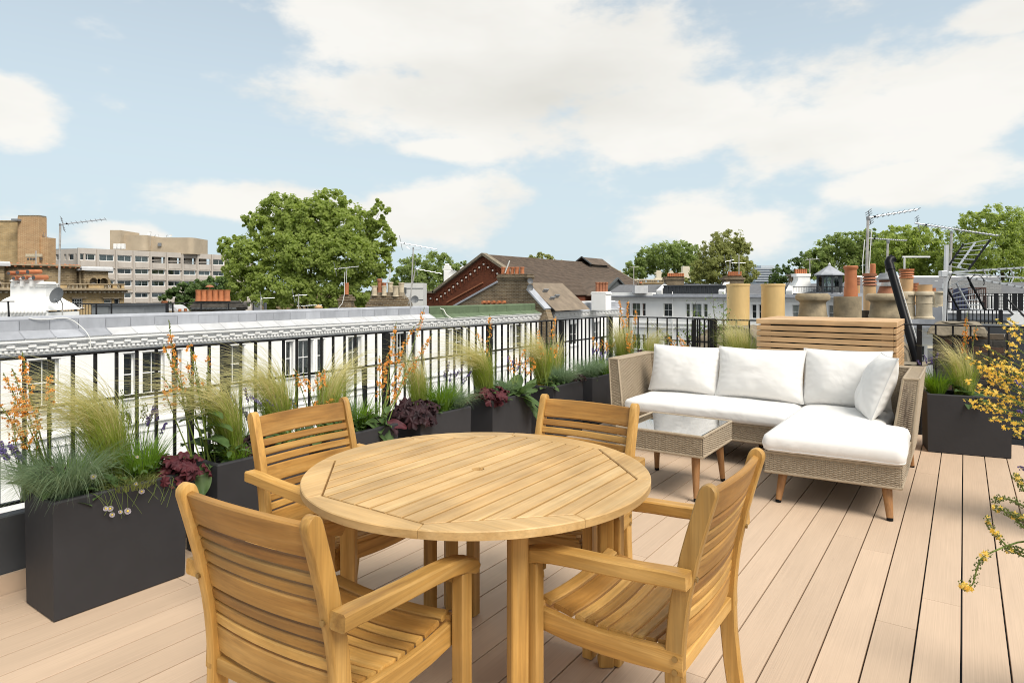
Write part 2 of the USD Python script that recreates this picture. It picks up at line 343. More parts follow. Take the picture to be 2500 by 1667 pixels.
BRICKBY = bricks('sooty_brick_y', (.11, .075, .042), (.21, .15, .085), (.26, .22, .16), .225, .075, 'y', .5)
BRICKR = bricks('red_brick', (.13, .04, .02), (.18, .056, .026), (.16, .06, .035), .30, .09, 'x', .22)
BRICKT = bricks('tower_brick', (.36, .20, .095), (.46, .27, .135), (.50, .37, .22), .45, .16, 'y', .16, .03)
BRICKY = bricks('yellow_stock_brick', (.36, .245, .11), (.46, .32, .155), (.42, .33, .2), .45, .16, 'y', .3, .025)
BRICKD = bricks('dark_stock_brick', (.13, .095, .055), (.30, .22, .12), (.28, .22, .14), .4, .14, 'y', .45, .025)
STONE = mat('weathered_stone', (.30, .235, .15), .85, .35, 1.5, bump=.2)
STONED = mat('mossy_mortar', (.20, .165, .115), .9, .45, 5, bump=.6, bscale=30)
CONC = mat('concrete', (.44, .395, .345), .8, .12, .5, (1, 1, .4))
CONCB = mat('sandy_concrete', (.42, .34, .24), .85, .16, .35)
TERRA = mat('terracotta', (.32, .105, .04), .7, .16, 6, rnd=.1, col2=(.50, .18, .07), detail=7)
TERRAB = mat('old_terracotta', (.30, .115, .055), .75, .25, 6, rnd=.12)
BUFF = mat('buff_clay', (.50, .31, .15), .7, .14, 6)
CREAMP = mat('cream_clay', (.32, .26, .17), .75, .25, 6, rnd=.08, col2=(.63, .54, .39), detail=8)
TANP = mat('lichened_clay', (.13, .105, .07), .85, .4, 5, bump=.4, bscale=40, col2=(.43, .34, .21), detail=9)
YELP = mat('yellow_painted_clay', (.60, .41, .17), .6, .12, 6, (1, 1, .4), bump=.15)
SLATE = mat('grey_slate', (.13, .13, .135), .7, .25, 3, (1, 1, 3), bump=.4, bscale=6)
TILEB = mat('brown_roof_tile', (.105, .075, .053), .85, .4, 1.4, (1, 1, 2), bump=.35, bscale=7)
TILET = mat('tan_roof_tile', (.20, .155, .11), .85, .3, 2, bump=.3, bscale=10)
CREAM = mat('cream_stucco', (.66, .59, .45), .7, .1, .6)
ALU = mat('aluminium', (.62, .63, .64), .38, .1, 12, metal=.75)
GREYM = mat('grey_metal', (.22, .23, .24), .5, .15, 6, metal=.2)
GALV = mat('weathered_pole', (.42, .40, .37), .55, .3, 12, metal=.3)
DISHG = mat('dish_grey', (.10, .105, .11), .5, .1, 8)
DISHW = mat('dish_pale', (.58, .58, .56), .5, .1, 8)
CABLE = mat('white_cable', (.75, .74, .68), .5, .05, 8)
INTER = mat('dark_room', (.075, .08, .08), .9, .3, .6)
BLIND = mat('window_blind', (.60, .59, .56), .8, .12, 2, (3, 3, .3))
CURT = mat('grey_curtain', (.30, .30, .205), .8, .3, 9, (1, 1, .03))
GLASS = glassmat('window_glass', (.1, .1, .1))

# ------------------------------------------------------------------ local frames on walls
def wall_frame(axis, P):     # local (along, up, out) -> world; 'x': a wall in the plane x = P facing +x, 'y': y = P facing -y
    if axis == 'x': return np.array([[0, 0, 1.0], [1, 0, 0], [0, 1, 0]]), np.array([P, 0, 0.0])
    return np.array([[1.0, 0, 0], [0, 0, -1], [0, 1, 0]]), np.array([0, P, 0.0])
def lbox(mb, fr, lo, hi, ch=0.0):
    M, o = fr; lo, hi = np.minimum(lo, hi), np.maximum(lo, hi)
    return mb.obox(M @ ((np.asarray(lo, float) + hi) / 2) + o, np.asarray(hi, float) - lo, M, ch)
def lprism(mb, fr, poly, t0, t1): return mb.prism(poly, t0, t1, fr[0], fr[1])
def window(parent, fr, a0, a1, z0, z1, frame=None, rec=0.12, bars=(2, 2), fw=0.05, back=None, label=None, sill=True, cfrac=1.0, glass=True, deep=0.28):
    frame = frame or WHITE2
    b = MB()
    lbox(b, fr, (a0, z0, -rec - .05), (a0 + fw, z1, -rec)); lbox(b, fr, (a1 - fw, z0, -rec - .05), (a1, z1, -rec))
    lbox(b, fr, (a0 + fw, z0, -rec - .05), (a1 - fw, z0 + fw, -rec)); lbox(b, fr, (a0 + fw, z1 - fw, -rec - .05), (a1 - fw, z1, -rec))
    nx, nz = bars; g = fw * .5
    for i in range(1, nx):
        c = a0 + fw + (a1 - a0 - 2 * fw) * i / nx; lbox(b, fr, (c - g / 2, z0 + fw, -rec - .045), (c + g / 2, z1 - fw, -rec - .004))
    for i in range(1, nz):
        c = z0 + fw + (z1 - z0 - 2 * fw) * i / nz; lbox(b, fr, (a0 + fw, c - g * .7, -rec - .048), (a1 - fw, c + g * .7, -rec - .002))
    w = part(parent, 'window', b, frame, label=label)
    if glass:
        b = MB(); lbox(b, fr, (a0 + fw * .8, z0 + fw * .8, -rec - .028), (a1 - fw * .8, z1 - fw * .8, -rec - .022)); part(w, 'pane', b, GLASS)
    b = MB(); zc = z1 - (z1 - z0) * cfrac
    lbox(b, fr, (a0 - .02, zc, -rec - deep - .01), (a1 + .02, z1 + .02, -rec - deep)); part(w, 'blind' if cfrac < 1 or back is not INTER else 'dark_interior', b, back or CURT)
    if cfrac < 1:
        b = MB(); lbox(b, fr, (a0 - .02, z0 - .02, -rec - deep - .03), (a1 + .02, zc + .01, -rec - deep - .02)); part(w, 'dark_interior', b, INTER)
    if sill:
        b = MB(); lbox(b, fr, (a0 - .06, z0 - .07, -rec), (a1 + .06, z0 - .004, .07), .01); part(w, 'sill', b, frame)
    return w
from shapely.geometry import Polygon, box as sbox
from shapely.ops import unary_union
def wall(parent, fr, poly, holes, th, m, name='wall'):
    p = Polygon(poly)
    if holes: p = p.difference(unary_union([sbox(a0, z0, a1, z1) for a0, a1, z0, z1 in holes]))
    b = MB()
    for g in getattr(p, 'geoms', [p]): lprism(b, fr, g, -th, 0)
    return part(parent, name, b, m)

# ------------------------------------------------------------------ ground and our own roof terrace
b = MB(); b.quad((-1500, -1500, -15), (1500, -1500, -15), (1500, 1500, -15), (-1500, 1500, -15)); ground_piece('ground', b, ASPH)
b = MB(); b.box((-3.80, -3, -15), (6, 7.68, -.06)); ground_piece('terrace_block', b, DARKZ)
b = MB(); b.box((-3.62, -2.5, -.056), (3.0, 7.50, -.034)); ground_piece('terrace_subfloor', b, DARKZ)

def deck_material():
    n = {'g': ('geometry', {}), 'oi': ('object_info', {}), 'mp': ('mapping', {'mapping_type': 'point', 'scale': (260, 2.2, 1)}), 'nz': ('noise_texture', {'scale': 1.0, 'detail': 2.0}), 'm2': ('mapping', {'mapping_type': 'point', 'scale': (9, 1.6, 1)}),
         'n2': ('noise_texture', {'scale': 1.0, 'detail': 6.0, 'roughness': 0.6}), 'm3': ('mapping', {'mapping_type': 'point', 'scale': (70, 5, 1)}), 'n3': ('noise_texture', {'scale': 1.0, 'detail': 2.0}),
         'sc': ('map_range', {'from_min': 0.72, 'from_max': 0.80, 'to_min': 1.0, 'to_max': 0.82, 'clamp': True}),
         'r1': ('map_range', {'from_min': 0.25, 'from_max': 0.75, 'to_min': 0.93, 'to_max': 1.06}), 'r2': ('map_range', {'from_min': 0.3, 'from_max': 0.7, 'to_min': 0.95, 'to_max': 1.05}), 'r3': ('map_range', {'to_min': 0.93, 'to_max': 1.06}),
         'a': ('math', {'math_type': 'multiply'}), 'b': ('math', {'math_type': 'multiply'}), 'c': ('math', {'math_type': 'multiply'}), 'hs': ('hsv', {'hue': 0.5, 'saturation': 1.0, 'fac': 1.0, 'color': DECK_COL}),
         'bp': ('bump', {'strength': 0.22, 'distance': 0.003}), 'p': ('principled_bsdf', {'roughness': 0.62, 'specular_ior_level': 0.35})}
    l = [('g.position', 'mp.vector'), ('mp.vector', 'nz.vector'), ('g.position', 'm2.vector'), ('m2.vector', 'n2.vector'), ('g.position', 'm3.vector'), ('m3.vector', 'n3.vector'), ('n3.fac', 'sc.value'), ('nz.fac', 'r1.value'), ('n2.fac', 'r2.value'), ('oi.random', 'r3.value'),
         ('r1.result', 'a.value1'), ('r2.result', 'a.value2'), ('a.value', 'b.value1'), ('r3.result', 'b.value2'), ('b.value', 'c.value1'), ('sc.result', 'c.value2'), ('c.value', 'hs.value'), ('hs.color', 'p.base_color'), ('nz.fac', 'bp.height'), ('bp.normal', 'p.normal')]
    return usdkit.material(stage, LOOKS + '/composite_deck', n, l, surface='p.BSDF')
DECK_COL = (.505, .372, .262)
DECKM = deck_material()
deck = struct('deck')
k0, k1 = -24, 13
for k in range(k0, k1):
    x0, x1 = -.009 + k * .151 + .0034, -.009 + (k + 1) * .151 - .0034
    cuts = [-1.2]; y = -1.2 + R.uniform(.6, 3.4)
    while y < 7.0: cuts.append(y); y += R.uniform(2.4, 3.6)
    cuts.append(7.48)
    for a, c in zip(cuts, cuts[1:]):
        b = MB(); b.box((x0, a + .0012, -.026), (x1, c - .0012, 0), .0009); part(deck, 'board', b, DECKM)
b = MB(); b.box((-3.655, -1.2, -.03), (-3.635, 7.48, .088)); ground_piece('deck_edge', b, DECKM)
b = MB(); b.box((-3.73, -1.2, -.06), (-3.66, 7.6, .355), .006); ground_piece('edge_upstand', b, DARKZ)

# ------------------------------------------------------------------ railing along two sides
rail = thing('terrace_railing', 'black iron balustrade along the terrace edge behind the dark planters', 'railing')
RX, RY, RZ = -3.77, 7.62, 1.085
b = MB(); b.box((RX - .02, -1.2, RZ - .014), (RX + .02, RY + .02, RZ), .003); part(rail, 'top_rail', b, BLACK)
b = MB(); b.box((RX - .006, -1.2, .815), (RX + .006, RY, .831)); part(rail, 'middle_rail', b, BLACK)
b = MB(); b.box((RX - .012, -1.2, .372), (RX + .012, RY, .386)); part(rail, 'bottom_rail', b, BLACK)
posts = [2.27 + 1.365 * k for k in range(-2, 4)] + [RY]
for y in posts:
    b = MB(); b.box((RX - .024, y - .024, -.05), (RX + .024, y + .024, RZ - .015), .003); part(rail, 'post', b, BLACK)
    b = MB(); b.bar((RX - .005, y - .23, .815), (RX + .03, y - .23, .02), .034, .012, (0, 1, 0)); part(rail, 'stay', b, BLACK)
for a, c in zip(posts, posts[1:]):
    nb = 12 if c - a > 1 else max(1, int((c - a) / .11))
    for i in range(1, nb + 1):
        y = a + (c - a) * i / (nb + 1); b = MB(); b.box((RX - .008, y - .008, .386), (RX + .008, y + .008, RZ - .015), .002); part(rail, 'bar', b, BLACK)
# back run, with a doubled return where two lengths overlap
back = thing('terrace_railing', 'black iron balustrade across the far end behind the sofa', 'railing')
xs_gate = (-2.62, -2.40)
for x0, x1, yy, zz in ((RX + .03, -2.40, RY, RZ), (-2.62, 1.6, RY - .12, RZ - .002)):
    b = MB(); b.box((x0, yy - .02, zz - .014), (x1, yy + .02, zz), .003); part(back, 'top_rail', b, BLACK)
    b = MB(); b.box((x0, yy - .006, .80), (x1, yy + .006, .812)) if x1 < 0 else b.box((x0, yy - .006, .80), (-2.0, yy + .006, .812)); part(back, 'middle_rail', b, BLACK)
    b = MB(); b.box((x0, yy - .012, .05), (x1, yy + .012, .064)); part(back, 'bottom_rail', b, BLACK)
for x, yy in ((-2.62, RY - .12), (-2.41, RY - .12), (-2.41, RY), (-.36, RY - .12), (1.2, RY - .12)):
    b = MB(); b.box((x - .022, yy - .022, -.05), (x + .022, yy + .022, RZ - .017), .003); part(back, 'post', b, BLACK)
for x in np.arange(-3.64, -2.46, .128):
    b = MB(); b.box((x - .008, RY - .008, .064), (x + .008, RY + .008, RZ - .015), .002); part(back, 'bar', b, BLACK)
for x in list(np.arange(-2.55, -2.44, .055)) + list(np.arange(-2.27, -.45, .143)) + list(np.arange(-.225, 1.15, .138)):
    b = MB(); b.box((x - .008, RY - .128, .064), (x + .008, RY - .112, RZ - .017), .002); part(back, 'bar', b, BLACK)

# ------------------------------------------------------------------ white terrace across the street (facade in x = -18)
XW = -18.0
fx = wall_frame('x', XW)
wt = thing('white_terrace', 'long white stucco terrace across the street beyond the left railing', 'building', (0, 0, 0))
singles, triples = [1.4, 6.22, 11.15, 15.83, 24.1], [3.8, 8.77, 13.7, 18.25, 21.7, 26.3]
ZT, ZB = -.22, -1.36
wins = []
for row, (zt, zb) in enumerate(((ZT, ZB), (ZT - 3.3, ZB - 3.5))):
    for c in singles: wins.append((c - .31, c + .31, zb, zt, 's'))
    for c in triples:
        wins.append((c - .29, c + .29, zb, zt, 't')); wins.append((c - .76, c - .48, zb, zt, 't')); wins.append((c + .48, c + .76, zb, zt, 't'))
wall(wt, fx, [(-6, -15), (28.1, -15), (28.1, -.06), (-6, -.06)], [w[:4] for w in wins], .22, WHITE)
for i, (a0, a1, z0, z1, k) in enumerate(wins):
    if -1 < a0 < 29:
        bk, cf = [(CURT, 1), (BLIND, .75), (CURT, 1), (BLIND, 1), (INTER, 1)][int(R.randint(5))]
        if z0 < -3: bk, cf = INTER, 1
        window(wt, fx, a0, a1, z0, z1, rec=.13, bars=(2 if a1 - a0 > .4 else 1, 2), fw=.036, back=bk, cfrac=cf)
        w_ = .13 if k == 's' else .085
        b = MB(); lbox(b, fx, (a0 - w_, z1 + .012, 0), (a1 + w_, z1 + .10, .025)); lbox(b, fx, (a0 - w_, z0, 0), (a0 - .03, z1 + .008, .02)); lbox(b, fx, (a1 + .03, z0, 0), (a1 + w_, z1 + .008, .02)); part(wt, 'architrave', b, WHITE)
b = MB()
lbox(b, fx, (-6, -2.12, 0), (28.1, -2.02, .08), .02); lbox(b, fx, (-6, -2.34, 0), (28.1, -2.3, .03)); lbox(b, fx, (-6, -5.5, 0), (28.1, -5.35, .1), .02)
part(wt, 'string_course', b, WHITE)
def cornice(parent, fr, a0, a1, dz=0.0, mod=.42, nm=300):
    b = MB(); s = lambda z0, z1, t: lbox(b, fr, (a0, z0 + dz, -.1), (a1, z1 + dz, t))
    s(-.06, -.03, .04); s(-.03, .055, .055); s(.055, .08, .11); s(.08, .175, .10); s(.175, .20, .155); s(.20, .215, .17); s(.215, .285, .185); s(.285, .30, .20)
    part(parent, 'cornice', b, WHITE2)
    for y in np.arange(a0 + .1, a1 - .1, mod)[:nm]:
        b = MB(); lbox(b, fr, (y, .088 + dz, .10), (y + .17, .172 + dz, .145), .015); part(parent, 'modillion', b, WHITE2)
    b = MB()
    for y in np.arange(a0 + .03, a1 - .05, .115): lbox(b, fr, (y, -.022 + dz, .055), (y + .062, .045 + dz, .092))
    part(parent, 'dentil_row', b, WHITE2, kind='stuff')
cornice(wt, fx, -6, 28.1)
# lead gutter slope and upstand behind the cornice, in sheets
def leadwork(parent, fr, a0, a1, step, m1, m2, z=0.0, nm='lead'):
    y = a0
    i = 0
    while y < a1 - .05:
        y2 = min(y + step, a1)
        b = MB(); z0 = .302 + z; e = .006 * (i % 2)
        p = [fr[0] @ np.array(q) + fr[1] for q in [(y + .008, z0 + e, .205), (y2 - .008, z0 + e, .205), (y2 - .008, .47 + z + e, -.16), (y + .008, .47 + z + e, -.16), (y + .008, z0 - .012 + e, .205), (y2 - .008, z0 - .012 + e, .205), (y2 - .008, .45 + z, -.16), (y + .008, .45 + z, -.16)]]
        b.add(p, [(0, 1, 2), (0, 2, 3), (4, 6, 5), (4, 7, 6), (0, 4, 5), (0, 5, 1), (1, 5, 6), (1, 6, 2), (2, 6, 7), (2, 7, 3), (3, 7, 4), (3, 4, 0)])
        b.tube([p[1] + [0, 0, .004], p[2] + [0, 0, .004]], .014, 5)
        part(parent, nm + '_slope_sheet', b, m1 if not callable(m1) else m1(y))
        b = MB(); lbox(b, fr, (y + .004, .44 + z, -.30), (y2 - .004, .735 + z, -.17 + .006 * (i % 2)), .008); part(parent, nm + '_upstand_sheet', b, m2)
        y = y2; i += 1
    b = MB(); c = fr[0] @ np.array((a0, .74 + z, -.235)) + fr[1]; c2 = fr[0] @ np.array((a1, .74 + z, -.235)) + fr[1]; b.tube([c, c2], .075, 8); part(parent, nm + '_roll', b, m2, 40)
leadwork(wt, fx, -6, 19.95, .62, lambda y: LEAD if y < 7.2 else LEADP, LEAD)
leadwork(wt, fx, 19.98, 28.05, 1.1, GREENF, GREENF, -.02, 'felt')
b = MB(); b.box((-27, -6, -15), (-18.31, 28.05, .44)); part(wt, 'flat_roof', b, ROOFF)
from scipy.interpolate import CubicSpline
def smooth(pts, n=24): pts = np.array(pts); t = np.r_[0, np.cumsum(np.linalg.norm(np.diff(pts, axis=0), axis=1) ** .5)]; return CubicSpline(t, pts)(np.linspace(0, t[-1], n))
b = MB(); b.tube(smooth([onx(70, 776, -18.15), onx(130, 778, -18.12), onx(168, 778, -18.12), onx(192, 792, -18.0), onx(214, 815, -17.75), onx(221, 835, -17.7), onx(219, 852, -17.7)]), .009, 6); solo('loose_cable', b, CABLE, 'thin white cable trailing over the grey lead parapet at left', 'cable')
b = MB(); b.tube([onx(1072, 752, -18.2), onx(1083, 756, -18.1), onx(1089, 768, -17.9), onx(1104, 778, -17.5)], .02, 6); b.tube([onx(1083, 755, -18.1), onx(1088, 765, -17.9), onx(1094, 772, -17.6)], .016, 6); solo('loose_cable', b, CABLE, 'cream cable looped over the green roof edge', 'cable')

# party wall with chimney at the end of that terrace (plane y = 28.1)
YP = 28.15
fy = wall_frame('y', YP)
hw = thing('brick_gable_house', 'sooty brown brick gable end with lead coping and five-pot chimney behind the green roof', 'building')
q = lambda u, v: (lambda p: (p[0], p[2]))(ony(u, v, YP))
A, B2, C2, D2, E2, F2 = q(1106, 751), q(1216, 690), q(1288, 690), q(1276, 715), q(1332, 757), q(1345, 800)
wall(hw, fy, [(A[0], -6), A, B2, (B2[0], q(1250, 684)[1]), (C2[0], q(1250, 684)[1]), (C2[0], C2[1]), (C2[0], D2[1] + .15), E2, (F2[0], F2[1]), (F2[0], -6)], [], .5, BRICKB)
for n0, (p, s) in (('coping', (A, B2)), ('coping', ((C2[0], D2[1] + .15), E2))):
    b = MB(); M, o = fy; b.bar(M @ np.array((*p, -.22)) + o + [0, 0, .05], M @ np.array((*s, -.22)) + o + [0, 0, .05], .62, .10, (0, -1, 0) if False else (0, 0, 1), .01); part(hw, n0, b, LEAD)
b = MB(); zc = q(1250, 669)[1]; zb = q(1250, 684)[1]
lbox(b, fy, (B2[0] - .02, zb + .01, -.56), (C2[0] + .02, zb + .11, .05)); lbox(b, fy, (B2[0] - .06, zb + .11, -.6), (C2[0] + .06, zb + .22, .09), .02); lbox(b, fy, (B2[0] - .02, zb + .22, -.56), (C2[0] + .02, zc, .05)); part(hw, 'chimney_cap', b, BRICKB)
for u in (1228, 1240, 1251, 1262, 1275):
    p = ony(u, 669, YP + .25); b = MB(); b.lathe([(.12, 0), (.105, .1), (.10, .30), (.125, .31), (.125, .36), (.10, .37), (.085, .37), (.085, .2)], p, 14); part(hw, 'chimney_pot', b, TERRA, 40)
b = MB(); b.tube([ony(1233, 667, YP + .1), ony(1244, 637, YP + .1)], .035, 6); part(hw, 'white_pipe', b, CABLE)
for i, u in enumerate((1181, 1192, 1205, 1218, 1230)):
    p = ony(u, 738, YP - .1); b = MB(); b.tube([p + [0, .28, 0], p + [0, -.12, 0]], .085, 10); b.tube([p + [0, -.121, 0], p + [0, -.10, 0]], .065, 10); part(hw, 'horizontal_pot', b, TERRA, 40)
b = MB(); b.obox(ony(1206, 748, YP - .02), (1.3, .18, .12), None, .03); part(hw, 'mortar_ledge', b, STONED)
# its roof: tan tiled slopes running back
P = lambda u, v, y: ony(u, v, y)
r0, r1, r2, r3 = np.array((C2[0] - .4, YP + .5, D2[1] + .55)), np.array((E2[0] + .3, YP + .5, E2[1] - .05)), np.array((E2[0] + .3, 32.4, E2[1] - .05)), np.array((C2[0] - .4, 32.4, D2[1] + .55))
b = MB(); b.quad(r0, r1, r2, r3); b.quad(r0, r3, (A[0], 32.4, A[1]), (A[0], YP + .5, A[1])); part(hw, 'roof', b, TILET)
for s, t in ((.45, .35), (.4, .62), (.75, .55)):
    p = r0 + (r1 - r0) * t + (r3 - r0) * s * .5 + np.array((0, 0, .05)); b = MB(); b.obox(p, (.3, .45, .06), frame(r0, r1, (0, 1, 0))); part(hw, 'roof_vent', b, GREYM)

# next length of the terrace, up to the corner
w2 = thing('white_terrace', 'short white stucco terrace beyond the brick gable with a white chimney on its roof', 'building')
wn = [(31.4, 32.3, -1.6, -.40), (34.2, 35.0, -1.6, -.40), (31.4, 32.3, -5.0, -3.7), (34.2, 35.0, -5.0, -3.7)]
wall(w2, fx, [(29.45, -15), (38.0, -15), (38.0, -.06), (29.45, -.06)], wn, .22, WHITE)
for a0, a1, z0, z1 in wn: window(w2, fx, a0, a1, z0, z1, bars=(2, 2), back=BLIND, cfrac=.6)
cornice(w2, fx, 29.45, 38.0, 0.02)
leadwork(w2, fx, 29.45, 38.0, .8, LEAD, LEAD, -.02)
b = MB(); lbox(b, fx, (29.45, .60, -.75), (38, .83, -.45), .02); part(w2, 'parapet', b, WHITE)
b = MB(); b.box((-27, 29.45, -15), (-18.5, 38, .5)); part(w2, 'flat_roof', b, ROOFF)
b = MB(); c = ond(1468, 745, 37.5)
for hw_, z0, z1 in ((.47, -.3, .62), (.52, .62, .72), (.47, .72, .78)): b.obox(c + [0, 0, (z0 + z1) / 2], (2 * hw_, .7, z1 - z0), None, .02)
part(w2, 'chimney', b, WHITE)
for u in (1458, 1466, 1473, 1480):
    p = ond(u, 713, 37.5); b = MB(); b.lathe([(.115, 0), (.10, .05), (.095, .48), (.12, .5), (.12, .56), (.09, .57), (.09, .3)], p, 12); part(w2, 'chimney_pot', b, TERRAB, 40)

# ------------------------------------------------------------------ white terrace facing us across the end street (plane y = 60)
YB = 60.0
fb = wall_frame('y', YB)
bt = thing('white_terrace', 'white stucco terrace facing the deck at the far end, behind the yellow pots', 'building')
wz0, wz1 = -1.02, .26
wn = []
for x in (-26.88, -21.72): pass
def trip(c): return [(c - .47, c + .47, wz0, wz1), (c - 1.05, c - .65, wz0, wz1), (c + .65, c + 1.05, wz0, wz1)]
for c in (-26.9, -20.72, -14.6, -8.9, -3.0, 3.0, 9): wn += trip(c)
for c in (-29.3, -23.57, -17.4, -11.8, -6, 0, 6): wn.append((c - .44, c + .44, wz0, wz1))
wn += [(a, b_, z0 - 3.3, z1 - 3.1) for a, b_, z0, z1 in wn]
zp, zc = 1.0, .52
wall(bt, fb, [(-31, -15), (12, -15), (12, zc), (-31, zc)], wn, .3, WHITE)
for a0, a1, z0, z1 in wn:
    if -31 < a0 < -3:
        bk, cf = [(INTER, 1), (BLIND, .5), (CURT, 1), (INTER, 1), (BLIND, .85)][int(R.randint(5))]
        window(bt, fb, a0, a1, z0, z1, rec=.14, bars=(2 if a1 - a0 > .6 else 1, 2), fw=.05, back=bk, cfrac=cf)
cornice(bt, fb, -31, 12, .62 - .06, .36, 125)
b = MB(); lbox(b, fb, (-31, .86, -.6), (12, 1.0, .5), .02); part(bt, 'blocking_course', b, LEAD)
b = MB(); lbox(b, fb, (-31, 1.003, -.6), (-25.0, 1.30, .3), .02); part(bt, 'parapet', b, WHITE)
b = MB(); lbox(b, fb, (-24.98, 1.003, -.7), (12, 1.17, .28), .02); part(bt, 'lead_parapet', b, LEAD)
for z in (-1.75, -2.15): b = MB(); lbox(b, fb, (-31, z, 0), (12, z + .16, .14), .02); part(bt, 'string_course', b, WHITE)
for x, z in ((-27.2, .5), (-23.0, 1.4)): b = MB(); b.tube([(x, YB - .2, z), (x, YB - .1, -6)], .05, 6); part(bt, 'downpipe', b, WHITE2)
# slate roof slope behind
b = MB(); b.quad((-31, YB + .7, .9), (12, YB + .7, .9), (12, YB + 5, 2.15), (-31, YB + 5, 2.15)); b.quad((-31, YB + 5, 2.15), (12, YB + 5, 2.15), (12, YB + 9, .9), (-31, YB + 9, .9)); part(bt, 'slate_roof', b, SLATE)
for u0, u1, v0, v1 in ((1609, 1634, 690, 715), (1761, 1776, 693, 716), (1926, 1944, 680, 716)):
    p0, p1 = ony(u0, v1, YB + 1.0), ony(u1, v0, YB + 5); b = MB(); b.bar(p0, p1, .5, .5); part(bt, 'party_wall', b, WHITE)
# standing seam dormer
dm = MB(); p0, p1 = ony(1622, 714, YB + 1.6), ony(1768, 698, YB + 1.6); dm.box((p0[0], YB + 1.6, p0[2] - .1), (p1[0], YB + 4.5, p1[2])); dmp = part(bt, 'zinc_dormer', dm, DARKZ)
for x in np.linspace(p0[0], p1[0], 17): b = MB(); b.box((x - .035, YB + 1.53, p0[2] - .08), (x + .035, YB + 1.597, p1[2])); part(dmp, 'standing_seam', b, DARKZ)
b = MB(); b.box((p0[0] - .1, YB + 1.45, p1[2] + .003), (p1[0] + .1, YB + 4.5, p1[2] + .1)); part(dmp, 'dormer_roof', b, DARKZ)
b = MB(); q0, q1 = ony(1652, 700, YB + 6), ony(1700, 692, YB + 6); b.box((q0[0], YB + 6, q0[2]), (q1[0], YB + 7, q1[2])); part(bt, 'rooflight', b, DARKZ)

CF = rotz(YAW)     # faces the camera direction
def cbox(mb, u0, u1, v0, v1, d, dep, ch=0.0, M=CF):
    c = ond((u0 + u1) / 2, (v0 + v1) / 2, d) + FW * dep / 2
    return mb.obox(c, ((u1 - u0) * d / F, dep, (v1 - v0) * d / F), M, ch)
def pot_prof(r, h, kind):
    if kind == 'roll': return [(r * 1.15, 0), (r * 1.0, h * .12), (r * .9, h * .8), (r * 1.12, h * .83), (r * 1.15, h * .93), (r * 1.0, h), (r * .8, h), (r * .75, h * .6)]
    if kind == 'flare': return [(r * 1.1, 0), (r * .95, h * .2), (r * .86, h * .6), (r * .95, h * .92), (r * 1.02, h * .93), (r * 1.02, h), (r * .85, h), (r * .8, h * .6)]
    if kind == 'tall': return [(r * 1.2, 0), (r * 1.2, h * .06), (r * 1.0, h * .1), (r * .95, h * .62), (r * .98, h * .66), (r * .95, h * .7), (r * .95, h * .86), (r * 1.15, h * .9), (r * 1.15, h * .97), (r, h), (r * .8, h), (r * .75, h * .7)]
    if kind == 'plain': return [(r, 0), (r, h * .96), (r * 1.02, h), (r * .85, h), (r * .8, h * .7)]
def pot(parent, u, v0, v1, w, d, kind, m, n=16):
    r, h = w * d / F / 2, (v1 - v0) * d / F
    b = MB(); b.lathe(pot_prof(r, h, kind), ond(u, v1, d), n); return part(parent, 'chimney_pot', b, m, 40)
def stepped(parent, d, dep, steps, m, name='stack'):   # (u0, u1, v0, v1) from the top down
    b = MB()
    for u0, u1, v0, v1 in steps: cbox(b, u0, u1, v0, v1, d - ((u1 - u0) - (steps[0][1] - steps[0][0])) * d / F * .4, dep + ((u1 - u0) - (steps[0][1] - steps[0][0])) * d / F * .8, .01)
    return part(parent, name, b, m)
def yagi(name, label, mast, boom, els, d, el=14, mm=None, r=.014, tilt=0.25, hook=True, elr=.006):
    t = thing(name, label, 'aerial')
    mm = mm or GALV
    b = MB(); b.tube([ond(*mast[0], d), ond(*mast[1], d)], r * 1.6, 8); part(t, 'mast', b, mm)
    p0, p1 = ond(*boom[0], d), ond(*boom[1], d) + FW * tilt
    b = MB(); b.tube([p0, p1], r, 6); part(t, 'boom', b, ALU)
    b = MB(); ax = unit(p1 - p0); sd = unit(np.cross(ax, (0, 0, 1)))
    sd = unit(sd * .8 + np.array((0, 0, .35)))
    for k in range(els):
        c = p0 + (p1 - p0) * (.14 + .86 * k / (els - 1)); L = el * d / F * (1 - .25 * k / els); b.tube([c - sd * L, c + sd * L], elr, 4)
    part(t, 'director_rods', b, GREYM, kind='stuff')
    b = MB(); c = p0 + (p1 - p0) * .04
    for s in (1, -1):
        e = c + np.array((0, 0, s * 17 * d / F)) + ax * (-6 if s > 0 else 6) * d / F * .6; b.tube([c, e], elr * 1.6, 4)
        for k in (.35, .65, .95): x = c + (e - c) * k; b.tube([x - sd * el * .9 * d / F, x + sd * el * .9 * d / F], elr, 4)
    part(t, 'reflector', b, GREYM)
    b = MB(); c = p0 + (p1 - p0) * .13; b.obox(c, (.05, .05, .035), None, .008); part(t, 'junction_box', b, BLACKPL)
    b = MB(); c = ond(*mast[0], d); b.obox(c, (.05, .05, .07), None, .01); part(t, 'clamp', b, GREYM)
    return t
